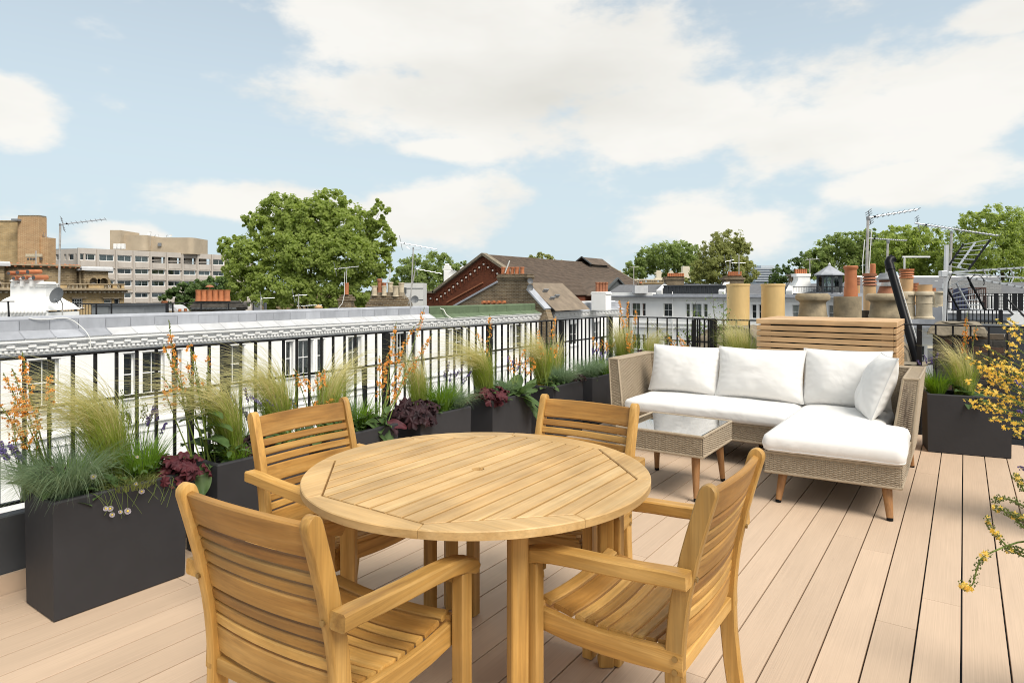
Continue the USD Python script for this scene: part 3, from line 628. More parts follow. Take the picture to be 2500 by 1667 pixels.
def dish(name, label, u, v, rpx, d, m, face=(0.2, -.9, .35), pole=None):
    t = thing(name, label, 'satellite dish'); r = rpx * d / F; c = ond(u, v, d); z = unit(face); M = frame((0, 0, 0), z)
    b = MB(); b.lathe([(0.001, 0), (r * .5, r * .05), (r * .85, r * .15), (r, r * .22), (r * 1.01, r * .2), (r * .85, r * .12), (r * .5, r * .02), (.001, -.02 * r)], c, 24, M); part(t, 'reflector', b, m, 40)
    b = MB(); e = c + z * r * .9 + np.array((0, 0, -r * .75)) + RT * r * .5; b.tube([c - np.array((0, 0, r * .9)), e], r * .05, 5); part(t, 'arm', b, GREYM)
    b = MB(); b.tube([e - z * r * .15, e + z * r * .12], r * .13, 8); part(t, 'receiver', b, GREYM)
    if pole: b = MB(); b.tube([c - z * r * .1, ond(u + pole[0], v + rpx * .8, d) - z * .1, ond(u + pole[0], pole[1], d) - z * .1], r * .07, 6); part(t, 'pole', b, GALV)
    return t

# ------------------------------------------------------------------ far left: tower, flats, old brick block
tw = thing('brick_tower', 'tall brown brick tower with notched top at the left edge of the view', 'building')
b = MB(); cbox(b, 43, 95, 529, 700, 118, 2); part(tw, 'shaft', b, BRICKT)
b = MB(); cbox(b, 95, 117.5, 580, 700, 118.4, 2); part(tw, 'side_shaft', b, BRICKT)
b = MB()
for k in range(8): cbox(b, 44 + k * 6.8, 48.4 + k * 6.8, 525.5, 529.2, 118.1, 1.8)
part(tw, 'notched_coping', b, STONED)
b = MB()
for k in (66, 73, 79, 84, 97): cbox(b, k, k + 4, 630, 634, 117.9, .3)
part(tw, 'vent_openings', b, INTER)
b = MB(); cbox(b, 62, 102, 620, 627, 117.95, .2); part(tw, 'pale_band', b, CREAMP)
b = MB(); cbox(b, -120, 42.8, 541, 700, 119.5, 1.5); part(tw, 'wing', b, BRICKY)
b = MB(); cbox(b, -120, 43, 538, 541, 119.4, 1.6); part(tw, 'wing_coping', b, STONE)
b = MB(); cbox(b, 27, 42, 534, 539, 117, 2); part(tw, 'ledge', b, GREYM)
b = MB(); b.tube([ond(88, 612, 112), ond(88, 650, 112)], .1, 5); part(tw, 'mast', b, GALV)
b = MB()
for k in range(14): p = ond(R.uniform(101, 117), 580, 119); b.tube([p, p + [R.uniform(-.5, .5), 0, R.uniform(.2, 1.0)]], .035, 3)
part(tw, 'roof_planting', b, GREYM)

XF = -160.0
ff = wall_frame('x', XF)
fl = thing('concrete_flats', 'grey concrete block of flats with ribbon windows and sandy rooftop plant rooms', 'building')
pil = [205, 238, 283, 325.5, 367, 407, 444.7, 481, 516.5, 552, 586]
ys = [onx(u, 700, XF)[1] for u in pil]
ysx = np.polyfit(range(1, 10), ys[1:10], 1); ys = [ysx[1] + ysx[0] * k for k in range(0, 12)]
ztop, fz = onx(300, 610.5, XF)[2], None
rows = []
for v0, v1 in ((626, 641), (657, 670), (685.5, 699), (715, 727), (744, 756)):
    rows.append((onx(360, v1, XF)[2], onx(360, v0, XF)[2]))
holes = []
for r, (z0, z1) in enumerate(rows):
    for k in range(0, 11):
        a0, a1 = ys[k] + .35, ys[k + 1] - .35
        kind = 'b' if (r == 0 and k in (4, 5, 6, 7)) else 'w'
        holes.append((a0, a1, z0, z1, r, k, kind))
wall(fl, ff, [(ys[0], -15), (ys[11], -15), (ys[11], ztop), (ys[0], ztop)], [h[:4] for h in holes], .5, CONC)
for a0, a1, z0, z1, r, k, kind in holes:
    if kind == 'b':
        b = MB(); lbox(b, ff, (a0 - .1, z0 - .3, -2.2), (a1 + .1, z1 + .3, -2.0)); w = part(fl, 'balcony', b, CONC)
        b = MB(); lbox(b, ff, (a0, z0 + .02, -1.95), (a0 + (a1 - a0) * .45, z1, -1.9)); part(w, 'pane', b, INTER)
        b = MB()
        for z in (.22, .42): lbox(b, ff, (a0, z0 + (z1 - z0) * z, -.2), (a1, z0 + (z1 - z0) * z + .09, -.1))
        part(w, 'balcony_rail', b, CONC)
    else:
        bk = [INTER, CURT, BLIND, INTER][int(R.randint(4))] if r > 0 else [BLIND, CURT, BLIND][int(R.randint(3))]
        window(fl, ff, a0, a1, z0, z1, rec=.22, bars=(2, 1), fw=.14, back=bk, sill=False, deep=.5, cfrac=1 if R.rand() < .6 else .6)
for k in range(0, 12):
    b = MB(); lbox(b, ff, (ys[k] - .17, -15, 0.003), (ys[k] + .17, ztop - .05, .34)); part(fl, 'pier', b, CONC)
for r, (z0, z1) in enumerate(rows):
    b = MB(); h = z1 - z0
    for k in range(11): lbox(b, ff, (ys[k] + .18, z0 - h * 1.12, .0), (ys[k + 1] - .18, z0 - h * .98, .2)); lbox(b, ff, (ys[k] + .5, z0 - h * .9, .0), (ys[k + 1] - .5, z0 - h * .12, .1))
    part(fl, 'spandrel_panels', b, CONC, kind='stuff')
# the angled return at its left end
pa, pb = onx(205, 700, XF), ond(131, 700, 146)
dr = unit([pb[0] - pa[0], pb[1] - pa[1], 0]); M = np.stack([-dr, (0, 0, 1), np.cross(-dr, (0, 0, 1))], 1); fr2 = (M, np.array([pb[0], pb[1], 0.0])); L = math.hypot(pb[0] - pa[0], pb[1] - pa[1])
lh = [(L * a, L * c, rows[0][0] + .1, rows[0][1]) for a, c in ((.06, .24), (.34, .42), (.48, .66), (.72, .76), (.8, .96))]
wall(fl, fr2, [(0, -15), (L, -15), (L, ztop), (0, ztop - .2)], lh, .4, CONC, 'angled_wall')
for h in lh: window(fl, fr2, *h, rec=.3, bars=(1, 1), fw=.12, back=CURT if R.rand() < .6 else INTER, sill=False)
b = MB(); b.add([pb + [0, 0, ztop - pb[2] - .05], pa + [0, 0, ztop - pa[2] - .05], (XF, ys[11], ztop - .05), (XF - 25, ys[11], ztop - .05), (XF - 25, ys[0] + 2, ztop - .05)], [(0, 1, 2), (0, 2, 3), (0, 3, 4)]); part(fl, 'flat_roof', b, ROOFF)
for nm, u0, u1, v0, v1, d, dep in (('plant_room', 268.5, 294, 562, 612, 157, 8), ('plant_room', 276, 356, 574, 612, 158.5, 9), ('plant_room', 357, 470, 580, 620, 161, 9)):
    b = MB(); w_ = (u1 - u0) * d / F; c_ = ond((u0 + u1) / 2, v1, d) + FW * dep / 2; pg = sbox(-w_ / 2, -dep / 2, w_ / 2, dep / 2).buffer(-1.2).buffer(1.2, quad_segs=6) if u1 - u0 > 30 else sbox(-w_ / 2, -dep / 2, w_ / 2, dep / 2); b.prism(pg, 0, (v1 - v0) * d / F, CF, c_); part(fl, nm, b, CONCB, 30)
for u in (276, 286, 296): b = MB(); cbox(b, u, u + 6, 595, 608, 150, .8, .05); part(fl, 'condenser', b, WHITE2)
b = MB(); cbox(b, 385, 393, 593, 601, 160.6, .3); part(fl, 'vent_louvre', b, GREYM)
dish('satellite_dish', 'small pale dish on a pole above the concrete flats', 366, 570, 5, 156, DISHW, (.6, -.6, .3), (0, 600))
for i, u in enumerate((379, 386)): dish('satellite_dish', ('left' if i == 0 else 'right') + ' of two tiny dishes on the sandy plant room near its tall dish pole', u, 576 - i, 3, 157, DISHW, (-.5 + i, -.6, .3))
for i, u in enumerate((408, 417)): dish('satellite_dish', ('left' if i == 0 else 'right') + ' of two tiny dishes at the far right of the sandy plant room roof', u, 576, 3.2, 158, DISHW, (-.5 + i, -.6, .3))

XV = -60.0
fv = wall_frame('x', XV)
vb = thing('old_brick_block', 'soot stained yellow brick block with balustrade, bracketed cornice and arched attic dormers', 'building')
yv = lambda u: onx(u, 700, XV)[1]
zv = lambda v, u=150: onx(u, v, XV)[2]
h = [(yv(176), yv(203), zv(752), zv(729))]
wall(vb, fv, [(yv(-60), -15), (yv(303), -15), (yv(303), zv(712)), (yv(-60), zv(712))], h + [(yv(254), yv(274), zv(742), zv(731)), (yv(279), yv(293), zv(744), zv(730))], .4, BRICKY)
window(vb, fv, *h[0], rec=.15, bars=(4, 3), fw=.06, back=INTER)
window(vb, fv, yv(254), yv(274), zv(742), zv(731), rec=.15, bars=(1, 1), fw=.06, back=BLIND); window(vb, fv, yv(279), yv(293), zv(744), zv(730), rec=.15, bars=(1, 1), fw=.06, back=INTER)
b = MB(); lbox(b, fv, (yv(172), zv(728), 0), (yv(208), zv(725.5), .25)); lbox(b, fv, (yv(248), zv(729.5), 0), (yv(298), zv(727), .25)); part(vb, 'stone_lintels', b, STONE)
b = MB(); lbox(b, fv, (yv(-60), zv(708.5), -.4), (yv(310), zv(705.5), .85)); lbox(b, fv, (yv(-60), zv(712), -.3), (yv(306), zv(708.6), .45)); part(vb, 'cornice', b, STONE)
for k, y in enumerate(np.arange(yv(-20), yv(305), .36)): b = MB(); lbox(b, fv, (y, zv(715), 0), (y + .14, zv(712) - .004, .4)); part(vb, 'bracket', b, CREAM)
b = MB(); lbox(b, fv, (yv(-60), zv(705.3), -.4), (yv(304), zv(703), .1)); lbox(b, fv, (yv(-60), zv(694), -.4), (yv(304), zv(691.5), .12)); part(vb, 'balustrade_rails', b, STONE)
for a, c in ((27, 112 / 1), (134, 163), (216, 254), (275, 285), (296, 303)):
    b = MB(); lbox(b, fv, (yv(a), zv(703), -.35), (yv(c), zv(694), .05)); part(vb, 'balustrade_panel', b, BRICKY)
for a, c in ((-20, 26), (112, 134), (164, 215), (255, 274), (286, 295)):
    n = max(2, int((yv(c) - yv(a)) / .27))
    for k in range(n):
        p = fv[0] @ np.array((yv(a) + (yv(c) - yv(a)) * (k + .5) / n, zv(703), -.15)) + fv[1]; H = zv(694) - zv(703)
        b = MB(); b.lathe([(.07, 0), (.04, .1 * H), (.085, .35 * H), (.045, .8 * H), (.07, H)], p, 6); part(vb, 'baluster', b, CREAM)
# attic behind the balustrade
b = MB(); b.lathe([(3.6, -3), (3.6, zv(655)), (3.72, zv(655) + .06), (3.72, zv(655) + .2)], onx(80, 712, XV - 5) * [1, 1, 0], 28); part(vb, 'round_bay', b, BRICKD)
b = MB(); b.lathe([(3.95, zv(655) + .2), (3.95, zv(655) + .33), (3.3, zv(648))], onx(80, 712, XV - 5) * [1, 1, 0], 28); part(vb, 'round_bay_coping', b, STONE)
c = onx(80, 712, XV - 5) * [1, 1, 0]
for k in range(26):
    a = math.radians(-150 + k * 8.2); b = MB(); p = c + np.array((math.sin(-a) * 0, 0, 0)) + rotz(a) @ np.array((3.6, 0, 0)) + [0, 0, zv(648) + .02]; b.tube([p - rotz(a) @ np.array((.3, 0, -.1)), p + rotz(a) @ np.array((.3, 0, -.1))], .1, 6); part(vb, 'coping_tile', b, TERRA)
b = MB(); lbox(b, fv, (yv(134), -3, -3.5), (yv(222), zv(656, 180), -3)); part(vb, 'attic_wall', b, BRICKD)
b = MB(); lbox(b, fv, (yv(134), zv(656, 180), -3.6), (yv(222), zv(650, 180), -2.75)); part(vb, 'attic_coping', b, STONE)
for k in range(22): y = yv(136) + (yv(214) - yv(136)) * k / 21; b = MB(); p = fv[0] @ np.array((y, zv(650, 180) + .08, -3.1)) + fv[1]; b.tube([p - [.3, 0, .05], p + [.3, 0, .05]], .09, 6); part(vb, 'coping_tile', b, TERRA)
for u0, u1, lab in ((221, 281, 'right'), (-14, 26, 'left')):
    y0, y1 = yv(u0), yv(u1); mz = zv(692); tz = zv(658 if u0 > 0 else 652)
    fd = wall_frame('x', XV - 1.3)
    arch = lambda c0, w0: [(c0 + w0 * math.cos(a), tz - .95 + w0 * math.sin(a)) for a in np.linspace(0, math.pi, 9)]
    cs = (y0 + (y1 - y0) * .38, y0 + (y1 - y0) * .8) if u0 > 0 else (y0 + (y1 - y0) * .55,)
    ww = (y1 - y0) * .17
    pl = Polygon([(y0, mz - 1), (y1, mz - 1), (y1, tz), (y0, tz)])
    for c0 in cs: pl = pl.difference(Polygon([(c0 + ww, mz - 1)] + arch(c0, ww) + [(c0 - ww, mz - 1)]))
    b = MB(); lprism(b, fd, pl, -2, 0); dw = part(vb, 'dormer', b, BRICKD)
    b = MB(); lbox(b, fd, (y0 - .1, mz - 1, -.7), (y1 + .1, tz - .1, -.5)); part(dw, 'dormer_recess', b, INTER if u0 < 0 else STONE)
    b = MB(); lbox(b, fd, (y0 - .25, tz, -2.2), (y1 + .3, tz + .18, .3)); b.tube([fd[0] @ np.array((y0 - .25, tz + .2, .1)) + fd[1], fd[0] @ np.array((y1 + .3, tz + .2, .1)) + fd[1]], .16, 8); part(dw, 'lead_cap', b, LEADP)
    for c0 in cs:
        b = MB(); o = Polygon(arch(c0, ww + .2) + [(c0 - ww - .2, tz - 1.1), (c0 + ww + .2, tz - 1.1)]).difference(Polygon(arch(c0, ww) + [(c0 - ww, tz - 1.2), (c0 + ww, tz - 1.2)])); lprism(b, fd, o, .004, .12); part(dw, 'arch', b, BRICKD)
    b = MB(); c0 = cs[0]; lbox(b, fd, (c0 - ww, mz - 1, -.4), (c0 + ww, tz - 1.35, -.3)); part(dw, 'dark_window', b, INTER)
    b = MB(); hood = Polygon([(c0 + ww * 1.3 * math.cos(a), tz - 1.4 + ww * 1.0 * math.sin(a)) for a in np.linspace(0, math.pi, 9)]); lprism(b, fd, hood, -.5, .3); part(dw, 'lead_hood', b, LEAD)

# ------------------------------------------------------------------ brick hall with the brown tiled roof
YH = 55.0
fh = wall_frame('y', YH)
hl = thing('brick_hall', 'red brick hall with arcaded gable, long brown tiled roof and ridge ventilator', 'building')
ap, le, lo = ony(1182, 624, YH), ony(1062, 714, YH), ony(1036, 714, YH)
hx = ap[0]; zr = ap[2]; ze = 1.25; hwid = hx - le[0]
wall(hl, fh, [(lo[0], -8), (hx + hwid + .6, -8), (hx + hwid + .6, ze), (hx + hwid, ze), (hx, zr), (le[0], ze), (lo[0], ze)], [], .6, BRICKR)
sl = unit([hwid, zr - ze])
for s in (-1, 1):
    b = MB(); e = np.array((hx + s * (hwid + .1), YH - .0, ze + .1)); b.bar(e, (hx, YH, zr + .16), .8, .26); part(hl, 'gable_coping', b, STONED)
b = MB(); b.box((lo[0] - .1, YH - .4, ze - .02), (le[0] + .1, YH + .4, ze + .24)); part(hl, 'gable_coping', b, STONED)
nd = 15
LITE = mat('pale_stone_dot', (.75, .7, .62), .7)
pts = []
for s in (-1, 1):
    for k in range(0 if s < 0 else 1, 12):
        t = k / 11.6; pts.append((hx + s * hwid * t, zr - 1.05 - (zr - ze) * t))
pts += [(le[0] - .6 - .8 * k, ze - .75) for k in range(2)]
for x, z in pts:
    a = [(x + .40 * math.cos(t), z + .12 + .40 * math.sin(t)) for t in np.linspace(0, math.pi, 9)]
    i = [(x + .30 * math.cos(t), z + .12 + .30 * math.sin(t)) for t in np.linspace(math.pi, 0, 9)]
    b = MB(); lprism(b, fh, Polygon(a + [(x - .40, z - .25), (x - .30, z - .25)] + i + [(x + .30, z - .25), (x + .40, z - .25)]), .003, .12); arc = part(hl, 'blind_arch', b, BRICKR)
    b = MB(); b.lathe([(.001, .1), (.10, .1), (.10, 0)], (x, YH - .02, z + .12), 10, np.array([[1, 0, 0], [0, 0, -1], [0, 1.0, 0]])); part(arc, 'stone_dot', b, LITE)
b = MB(); M, o = fh; p0, p1 = ony(1092, 738, YH), ony(1180, 690, YH); b.bar(p0 - [0, .06, 0], p1 - [0, .06, 0], .16, .12); part(hl, 'flashing_line', b, TERRAB)
YH2 = 84.0
b = MB(); ov = .0
b.quad((hx, YH + .3, zr), (hx + hwid + .5, YH + .3, ze - .25), (hx + hwid + .5, YH2, ze - .25), (hx, YH2, zr)); b.quad((hx, YH + .3, zr), (hx, YH2, zr), (hx - hwid - .5, YH2, ze - .25), (hx - hwid - .5, YH + .3, ze - .25)); part(hl, 'roof', b, TILEB)
for i in range(46):     # courses proud of each other
    t0 = i / 46; b = MB(); p0 = np.array((hx + (hwid + .5) * t0, YH + .35, zr + (ze - .25 - zr) * t0 + .05)); p1 = p0 + [0, YH2 - YH - .4, 0]; s2 = np.array(((hwid + .5) / 46, 0, (ze - .25 - zr) / 46))
    b.add([p0, p1, p1 + s2 + [0, 0, .05], p0 + s2 + [0, 0, .05], p0 + s2 + [0, 0, -.03], p1 + s2 + [0, 0, -.03]], [(0, 3, 2), (0, 2, 1), (3, 4, 5), (3, 5, 2)]); part(hl, 'tile_course', b, TILEB)
b = MB(); b.tube([(hx, YH + .3, zr + .03), (hx, YH2, zr + .03)], .12, 8); part(hl, 'ridge', b, TILEB)
b = MB(); b.bar((hx, YH2, zr + .05), (hx + hwid + .5, YH2, ze - .15), .4, .2); part(hl, 'verge', b, STONED)
b = MB(); b.prism([(hx - hwid - .5, ze - .3), (hx + hwid + .5, ze - .3), (hx, zr - .02)], -.3, 0, np.array([[1., 0, 0], [0, 0, -1], [0, 1, 0]]), (0, YH2 - .35, 0)); b.box((hx - hwid, YH + .5, -8), (hx + hwid + .3, YH2 - .3, ze - .3)); part(hl, 'side_walls', b, BRICKR)
# ridge ventilator
cy = 79.6; b = MB(); b.box((hx - 1.0, cy - 2.5, zr - 1.4), (hx + 1.0, cy + 2.5, zr - .2)); vn = part(hl, 'ridge_ventilator', b, INTER)
b = MB(); zt = zr + .78
b.add([(hx - 1.4, cy - 3, zr - .22), (hx + 1.4, cy - 3, zr - .22), (hx, cy - 3, zt), (hx - 1.4, cy + 3, zr - .22), (hx + 1.4, cy + 3, zr - .22), (hx, cy + 3, zt)], [(1, 4, 5), (1, 5, 2), (0, 2, 5), (0, 5, 3), (0, 3, 4), (0, 4, 1)]); part(vn, 'ventilator_roof', b, TILEB)
b = MB(); b.bar((hx - 1.45, cy - 3.02, zr - .2), (hx, cy - 3.02, zt + .05), .2, .14); b.bar((hx + 1.45, cy - 3.02, zr - .2), (hx, cy - 3.02, zt + .05), .2, .14); part(vn, 'bargeboard', b, INTER)
for k in range(6): b = MB(); b.box((hx + 1.01, cy - 2.3, zr - 1.3 + k * .18), (hx + 1.12, cy + 2.3, zr - 1.22 + k * .18)); part(vn, 'louvre', b, TILEB)
# side gable on the slope
gx0, gx1, gy, gz = hx + 3.9, hx + 9.4, 68.0, 2.9
b = MB(); b.add([(gx0, gy, gz), (gx1, gy, gz), (gx1, gy - 4, ze - .3), (gx0 + 2.6, gy - 4, ze - .3), (gx1, gy + 4, ze - .3), (gx0 + 2.6, gy + 4, ze - .3)], [(0, 3, 2), (0, 2, 1), (0, 1, 4), (0, 4, 5)]); part(hl, 'side_gable_roof', b, TILEB)
b = MB(); b.add([(gx1 - .1, gy, gz - .1), (gx1 - .1, gy - 3.8, ze - .3), (gx1 - .1, gy + 3.8, ze - .3)], [(0, 1, 2)]); part(hl, 'side_gable_wall', b, INTER)
for s in (-1, 1): b = MB(); b.bar((gx1 + .02, gy, gz + .05), (gx1 + .02, gy + s * 4.1, ze - .28), .25, .18); part(hl, 'bargeboard', b, INTER)

# ------------------------------------------------------------------ cream buildings, glass block far away
cb = thing('cream_building', 'cream stucco building with pierced parapet and urns beyond the brown roof', 'building')
b = MB(); cbox(b, 1500, 1645, 688, 760, 112, 8); part(cb, 'wall', b, CREAM)
b = MB(); cbox(b, 1498, 1647, 681.5, 684, 111.6, 8.6); part(cb, 'parapet_rail', b, CREAM)
for k in range(26):
    if k % 7 != 3: b = MB(); cbox(b, 1535 + k * 4.2, 1537.4 + k * 4.2, 684.1, 688, 111.8, .5); part(cb, 'baluster', b, CREAM)
b = MB(); cbox(b, 1535, 1622, 690.5, 692.5, 111.3, .8); part(cb, 'string_course', b, BRICKY)
for u, w, v in ((1511, 16, 660), (1609, 14, 660), (1639, 10, 661), (1676, 24, 650)):
    b = MB()
    for ww, v0, v1 in ((w * 1.3, 678, 682), (w * .8, 668, 678), (w * 1.1, 664.5, 668), (w * .7, v, 664.5)): cbox(b, u - ww / 2, u + ww / 2, v0, v1, 111.7, ww * 112 / F)
    part(cb, 'ornate_chimney', b, CREAM)
wc = thing('ornate_white_chimney', 'ornate white chimney turret with stepped top left of the red gable', 'chimney')
b = MB()
for u0, u1, v0, v1 in ((1086, 1096, 643, 649), (1083, 1100, 649, 656), (1080, 1103, 656, 660), (1083, 1101, 660, 690), (1079, 1106, 690, 696), (1077, 1110, 696, 760)): cbox(b, u0, u1, v0, v1, 90, (u1 - u0) * 90 / F, .05)
part(wc, 'stack', b, WHITE)
wc = thing('ornate_white_chimney', 'second white chimney turret peeping over the red gable slope', 'chimney')
b = MB()
for u0, u1, v0, v1 in ((1126, 1141, 650, 653), (1123, 1143, 653, 657), (1126, 1141, 657, 720)): cbox(b, u0, u1, v0, v1, 92, (u1 - u0) * 92 / F, .05)
part(wc, 'stack', b, WHITE)
dish('satellite_dish', 'large white dish beside the ornate white chimney turret', 1107, 672, 12, 85, DISHW, (.5, -.8, .2), (0, 740))
gb = thing('glass_building', 'distant blue grey glass office block between the trees', 'building')
b = MB(); cbox(b, 1846, 1902, 655, 720, 330, 20); part(gb, 'body', b, mat('far_glass', (.20, .24, .28), .25, .25, .06))
for k in range(6): b = MB(); cbox(b, 1844, 1904, 655 + k * 6, 657 + k * 6, 329.4, 20); part(gb, 'floor_edge', b, mat(f'far_slab{k}', (.5, .53, .56), .6))
b = MB(); cbox(b, 1858, 1890, 648, 654.6, 335, 10); part(gb, 'roof_storey', b, mat('far_roof', (.45, .49, .52), .5))
for i, (u0, u1, v0, d, lab) in enumerate(((640, 1010, 716, 190, 'plain far brick terrace behind the big plane tree'), (1380, 1640, 700, 170, 'plain far terrace behind the brown hall roof'), (1780, 2120, 702, 150, 'plain far terrace behind the summerhouse'), (2080, 2900, 704, 140, 'plain far terrace under the right hand trees'), (-300, 420, 716, 200, 'plain far terrace behind the concrete flats'))):
    t = thing('far_terrace', lab, 'building'); b = MB(); cbox(b, u0, u1, v0, 850, d, 10); part(t, 'wall', b, BRICKD if i < 2 else CREAM); b = MB(); cbox(b, u0, u1, v0 - 2.5, v0 - .1, d + 1, 8); part(t, 'roof', b, SLATE)

# ------------------------------------------------------------------ chimneys, huts and aerials on the roofs between
c = thing('white_chimney', 'white painted chimney with flared base and six fallen terracotta pots at far left', 'chimney')
D = 16.8
def rsec(u0, u1, v, dep):
    p = [ond(u0, v, D), ond(u1, v, D)]; k = (dep - .5) / 2
    return [p[0] - FW * k, p[1] - FW * k, p[1] + FW * (.5 + k), p[0] + FW * (.5 + k)]
b = MB(); b.loft([rsec(*r) for r in ((-6, 140, 780, 1.2), (-6, 140, 762, 1.2))]); part(c, 'base', b, WHITE)
b = MB(); b.loft([rsec(*r) for r in ((-8, 142, 757, 1.25), (-2, 138, 754, 1.2), (6, 132, 745, 1.1), (10, 128, 741, 1.0), (14, 120, 735, .85), (22, 114, 727, .65), (25, 112, 724, .5), (25, 112, 692, .5))]); part(c, 'stack', b, WHITE)
for k in range(17): b = MB(); p = ond(-2 + k * 8.6, 760, D) - FW * .36; b.obox(p, (.055, .14, .07), CF, .01); part(c, 'corbel_block', b, WHITE)
for u0, u1, v0 in ((25, 36, 681), (47, 57, 676), (70, 81, 676), (85, 112, 688)):
    b = MB(); cbox(b, u0, u1, v0, 700, D - .06, .4, .02); cbox(b, u0 - 1.2, u1 + 1.2, v0 + 3, v0 + 6, D - .09, .45); part(c, 'shaft', b, WHITE)
for u0, u1, v, r in ((21, 44, 667, 4.2), (43, 67, 665, 4.6), (68, 99, 664, 5), (33, 49, 679, 4.2), (57, 73, 678, 4.4), (82, 114, 678, 5.5)):
    b = MB(); p0, p1 = ond(u0, v, D - .2), ond(u1, v - .6, D + .15); rr = r * D / F * 1.15; b.tube([p0, p1], rr, 14); b.tube([p0 - unit(p1 - p0) * .004, p0 + unit(p1 - p0) * .05], rr * .85, 14)
    q = part(c, 'fallen_pot', b, TERRA, 50); b = MB(); b.tube([p0 - unit(p1 - p0) * .008, p0], rr * .8, 14); part(q, 'pot_mouth', b, INTER)
b = MB(); b.add([ond(u, v, D - .3) for u, v in ((18, 778), (82, 778), (66, 770), (40, 772))], [(0, 1, 2), (0, 2, 3)]); cbox(b, 26, 56, 772, 779, D - .4, .3, .03); solo('black_tarpaulin', b, BLACKPL, 'crumpled black sheet on the lead parapet below the white chimney', 'tarpaulin')
dish('satellite_dish', 'large dark grey dish on a pole right of the white chimney', 141, 722, 20, 16.4, DISHG, (.35, -.9, .3), (3, 776))
yagi('television_aerial', 'tall striped mast carrying a long rising antenna above the dark grey dish', ((147, 549), (143, 772)), ((149, 548), (243, 532.5)), 9, 17.2, 9, r=.016)
r = thing('roof_guard_rail', 'short black T shaped guard rail in front of the white chimney', 'railing')
b = MB(); b.tube([ond(-10, 736, 15.6), ond(35, 736, 15.6)], .016, 6); part(r, 'top_rail', b, BLACK); b = MB(); b.tube([ond(20, 736, 15.6), ond(22, 780, 15.6)], .022, 6); part(r, 'post', b, BLACK)
r = thing('roof_guard_rail', 'thin black guard rail running along the roof past the grey hut', 'railing')
pr = lambda u: (lambda p: np.array((-21.0, p[1], 0)))(onx(u, 740, -21.0))
zt = 1.4 - 28 * pr(130)[1] * 0 / F
def rp(u, v): return onx(u, v, -21.0)
b = MB(); b.tube([rp(130, 740.5), rp(222, 742), rp(350, 741), rp(480, 739), rp(618, 738.5)], .018, 6); part(r, 'top_rail', b, BLACK)
for u in (185, 235, 272, 408, 422, 491, 558, 618): b = MB(); b.tube([rp(u, 740.5), rp(u, 772)], .024 if u != 408 else .05, 6); part(r, 'post', b, BLACK)
for k in range(13): u = 140 + k * 6.9; b = MB(); b.tube([rp(u, 740.5), rp(u, 773)], .008, 4); part(r, 'bar', b, BLACK)
h = thing('roof_hut', 'low dark grey flat topped roof hut behind the guard rail', 'roof structure')
b = MB(); cbox(b, 224, 351, 746, 790, 23.5, 1.5); part(h, 'body', b, GREYM); b = MB(); cbox(b, 221, 354, 743.6, 745.9, 23.4, 1.8); part(h, 'roof', b, DARKZ); b = MB(); cbox(b, 226, 265, 748, 786, 23.46, .04); part(h, 'panel', b, mat('slate_blue_panel', (.14, .15, .155), .6))
t = thing('small_chimney', 'short stack with a single orange pot left of the six pot chimney', 'chimney')
stepped(t, 34, .6, ((393, 412, 759, 763), (386, 432, 763, 766), (380, 430, 766, 790)), STONED); pot(t, 402, 735, 759, 15, 34, 'flare', TERRA)
dish('satellite_dish', 'small pale dish left of the single orange pot', 386, 750, 5, 33.5, DISHW, (-.5, -.8, .2), (0, 775))
dish('satellite_dish', 'small grey dish right of the single orange pot', 418, 748, 5.5, 33.5, DISHG, (.5, -.8, .2), (0, 775))
t = thing('arched_dormer', 'pale grey curved roof hump between two dark chimneys', 'roof structure')
b = MB(); pg = [(u, 743 + ((u - 440) / 20) ** 2 * 12) for u in np.linspace(421, 462, 11)]; pg = [((u - 440) * 60 / F, (760 - v) * 60 / F) for u, v in pg] + [(.9, -1.5), (-.8, -1.5)]; b.prism(pg, 0, 2, np.stack([RT, (0, 0, 1), -FW], 1) @ np.diag([1, 1, 1]), ond(440, 760, 60)); part(t, 'curved_roof', b, LEADP)
t = thing('small_chimney', 'low brown stack with two stubby pots on the grey hump', 'chimney'); stepped(t, 58, .6, ((434, 462, 760, 764),), STONED); pot(t, 439, 754, 760, 7, 58, 'plain', TERRA); pot(t, 453, 753, 760, 7, 58, 'plain', TERRAB)
t = thing('small_chimney', 'cluster of square brown pots right of the grey hut', 'chimney'); b = MB(); cbox(b, 354, 378, 768, 790, 45, 1); part(t, 'stack', b, WHITE2)
for u in (357, 361, 365, 373): pot(t, u, 760, 769, 4.4, 45, 'plain', TERRAB)
t = thing('dark_chimney', 'wide soot black stepped chimney with a tight row of six orange pots', 'chimney')
stepped(t, 30, .9, ((474, 566, 735, 739), (470, 571, 739.3, 743), (464, 577, 743.3, 748.5), (460, 581, 748.8, 751), (463, 578, 751.3, 757), (466, 575, 757.3, 790)), mat('sooty_stack', (.085, .075, .062), .9, .6, 3, bump=.4))
for k in range(9): b = MB(); cbox(b, 466 + k * 12.3, 472 + k * 12.3, 751.5, 756.5, 29.1, .3, .02); part(t, 'corbel_brick', b, INTER)
for k in range(6): pot(t, 485 + k * 13.9, 708, 735, 15, 30, 'flare', TERRA)
b = MB(); b.lathe([(.001, .10), (.1, .09), (.19, .02), (.19, 0), (.03, .02), (.03, -.15)], ond(512, 701, 30.2), 14); part(t, 'rain_cowl', b, TERRAB, 40)
t = thing('small_chimney', 'narrow stepped brick stack with one tall red pot in front of the big tree', 'chimney')
stepped(t, 28, .5, ((832, 854, 719, 724), (828, 858, 724, 729), (823, 859, 729.3, 735), (826, 856, 735.3, 790)), BRICKB); pot(t, 846, 690, 719, 11, 28, 'plain', TERRA)
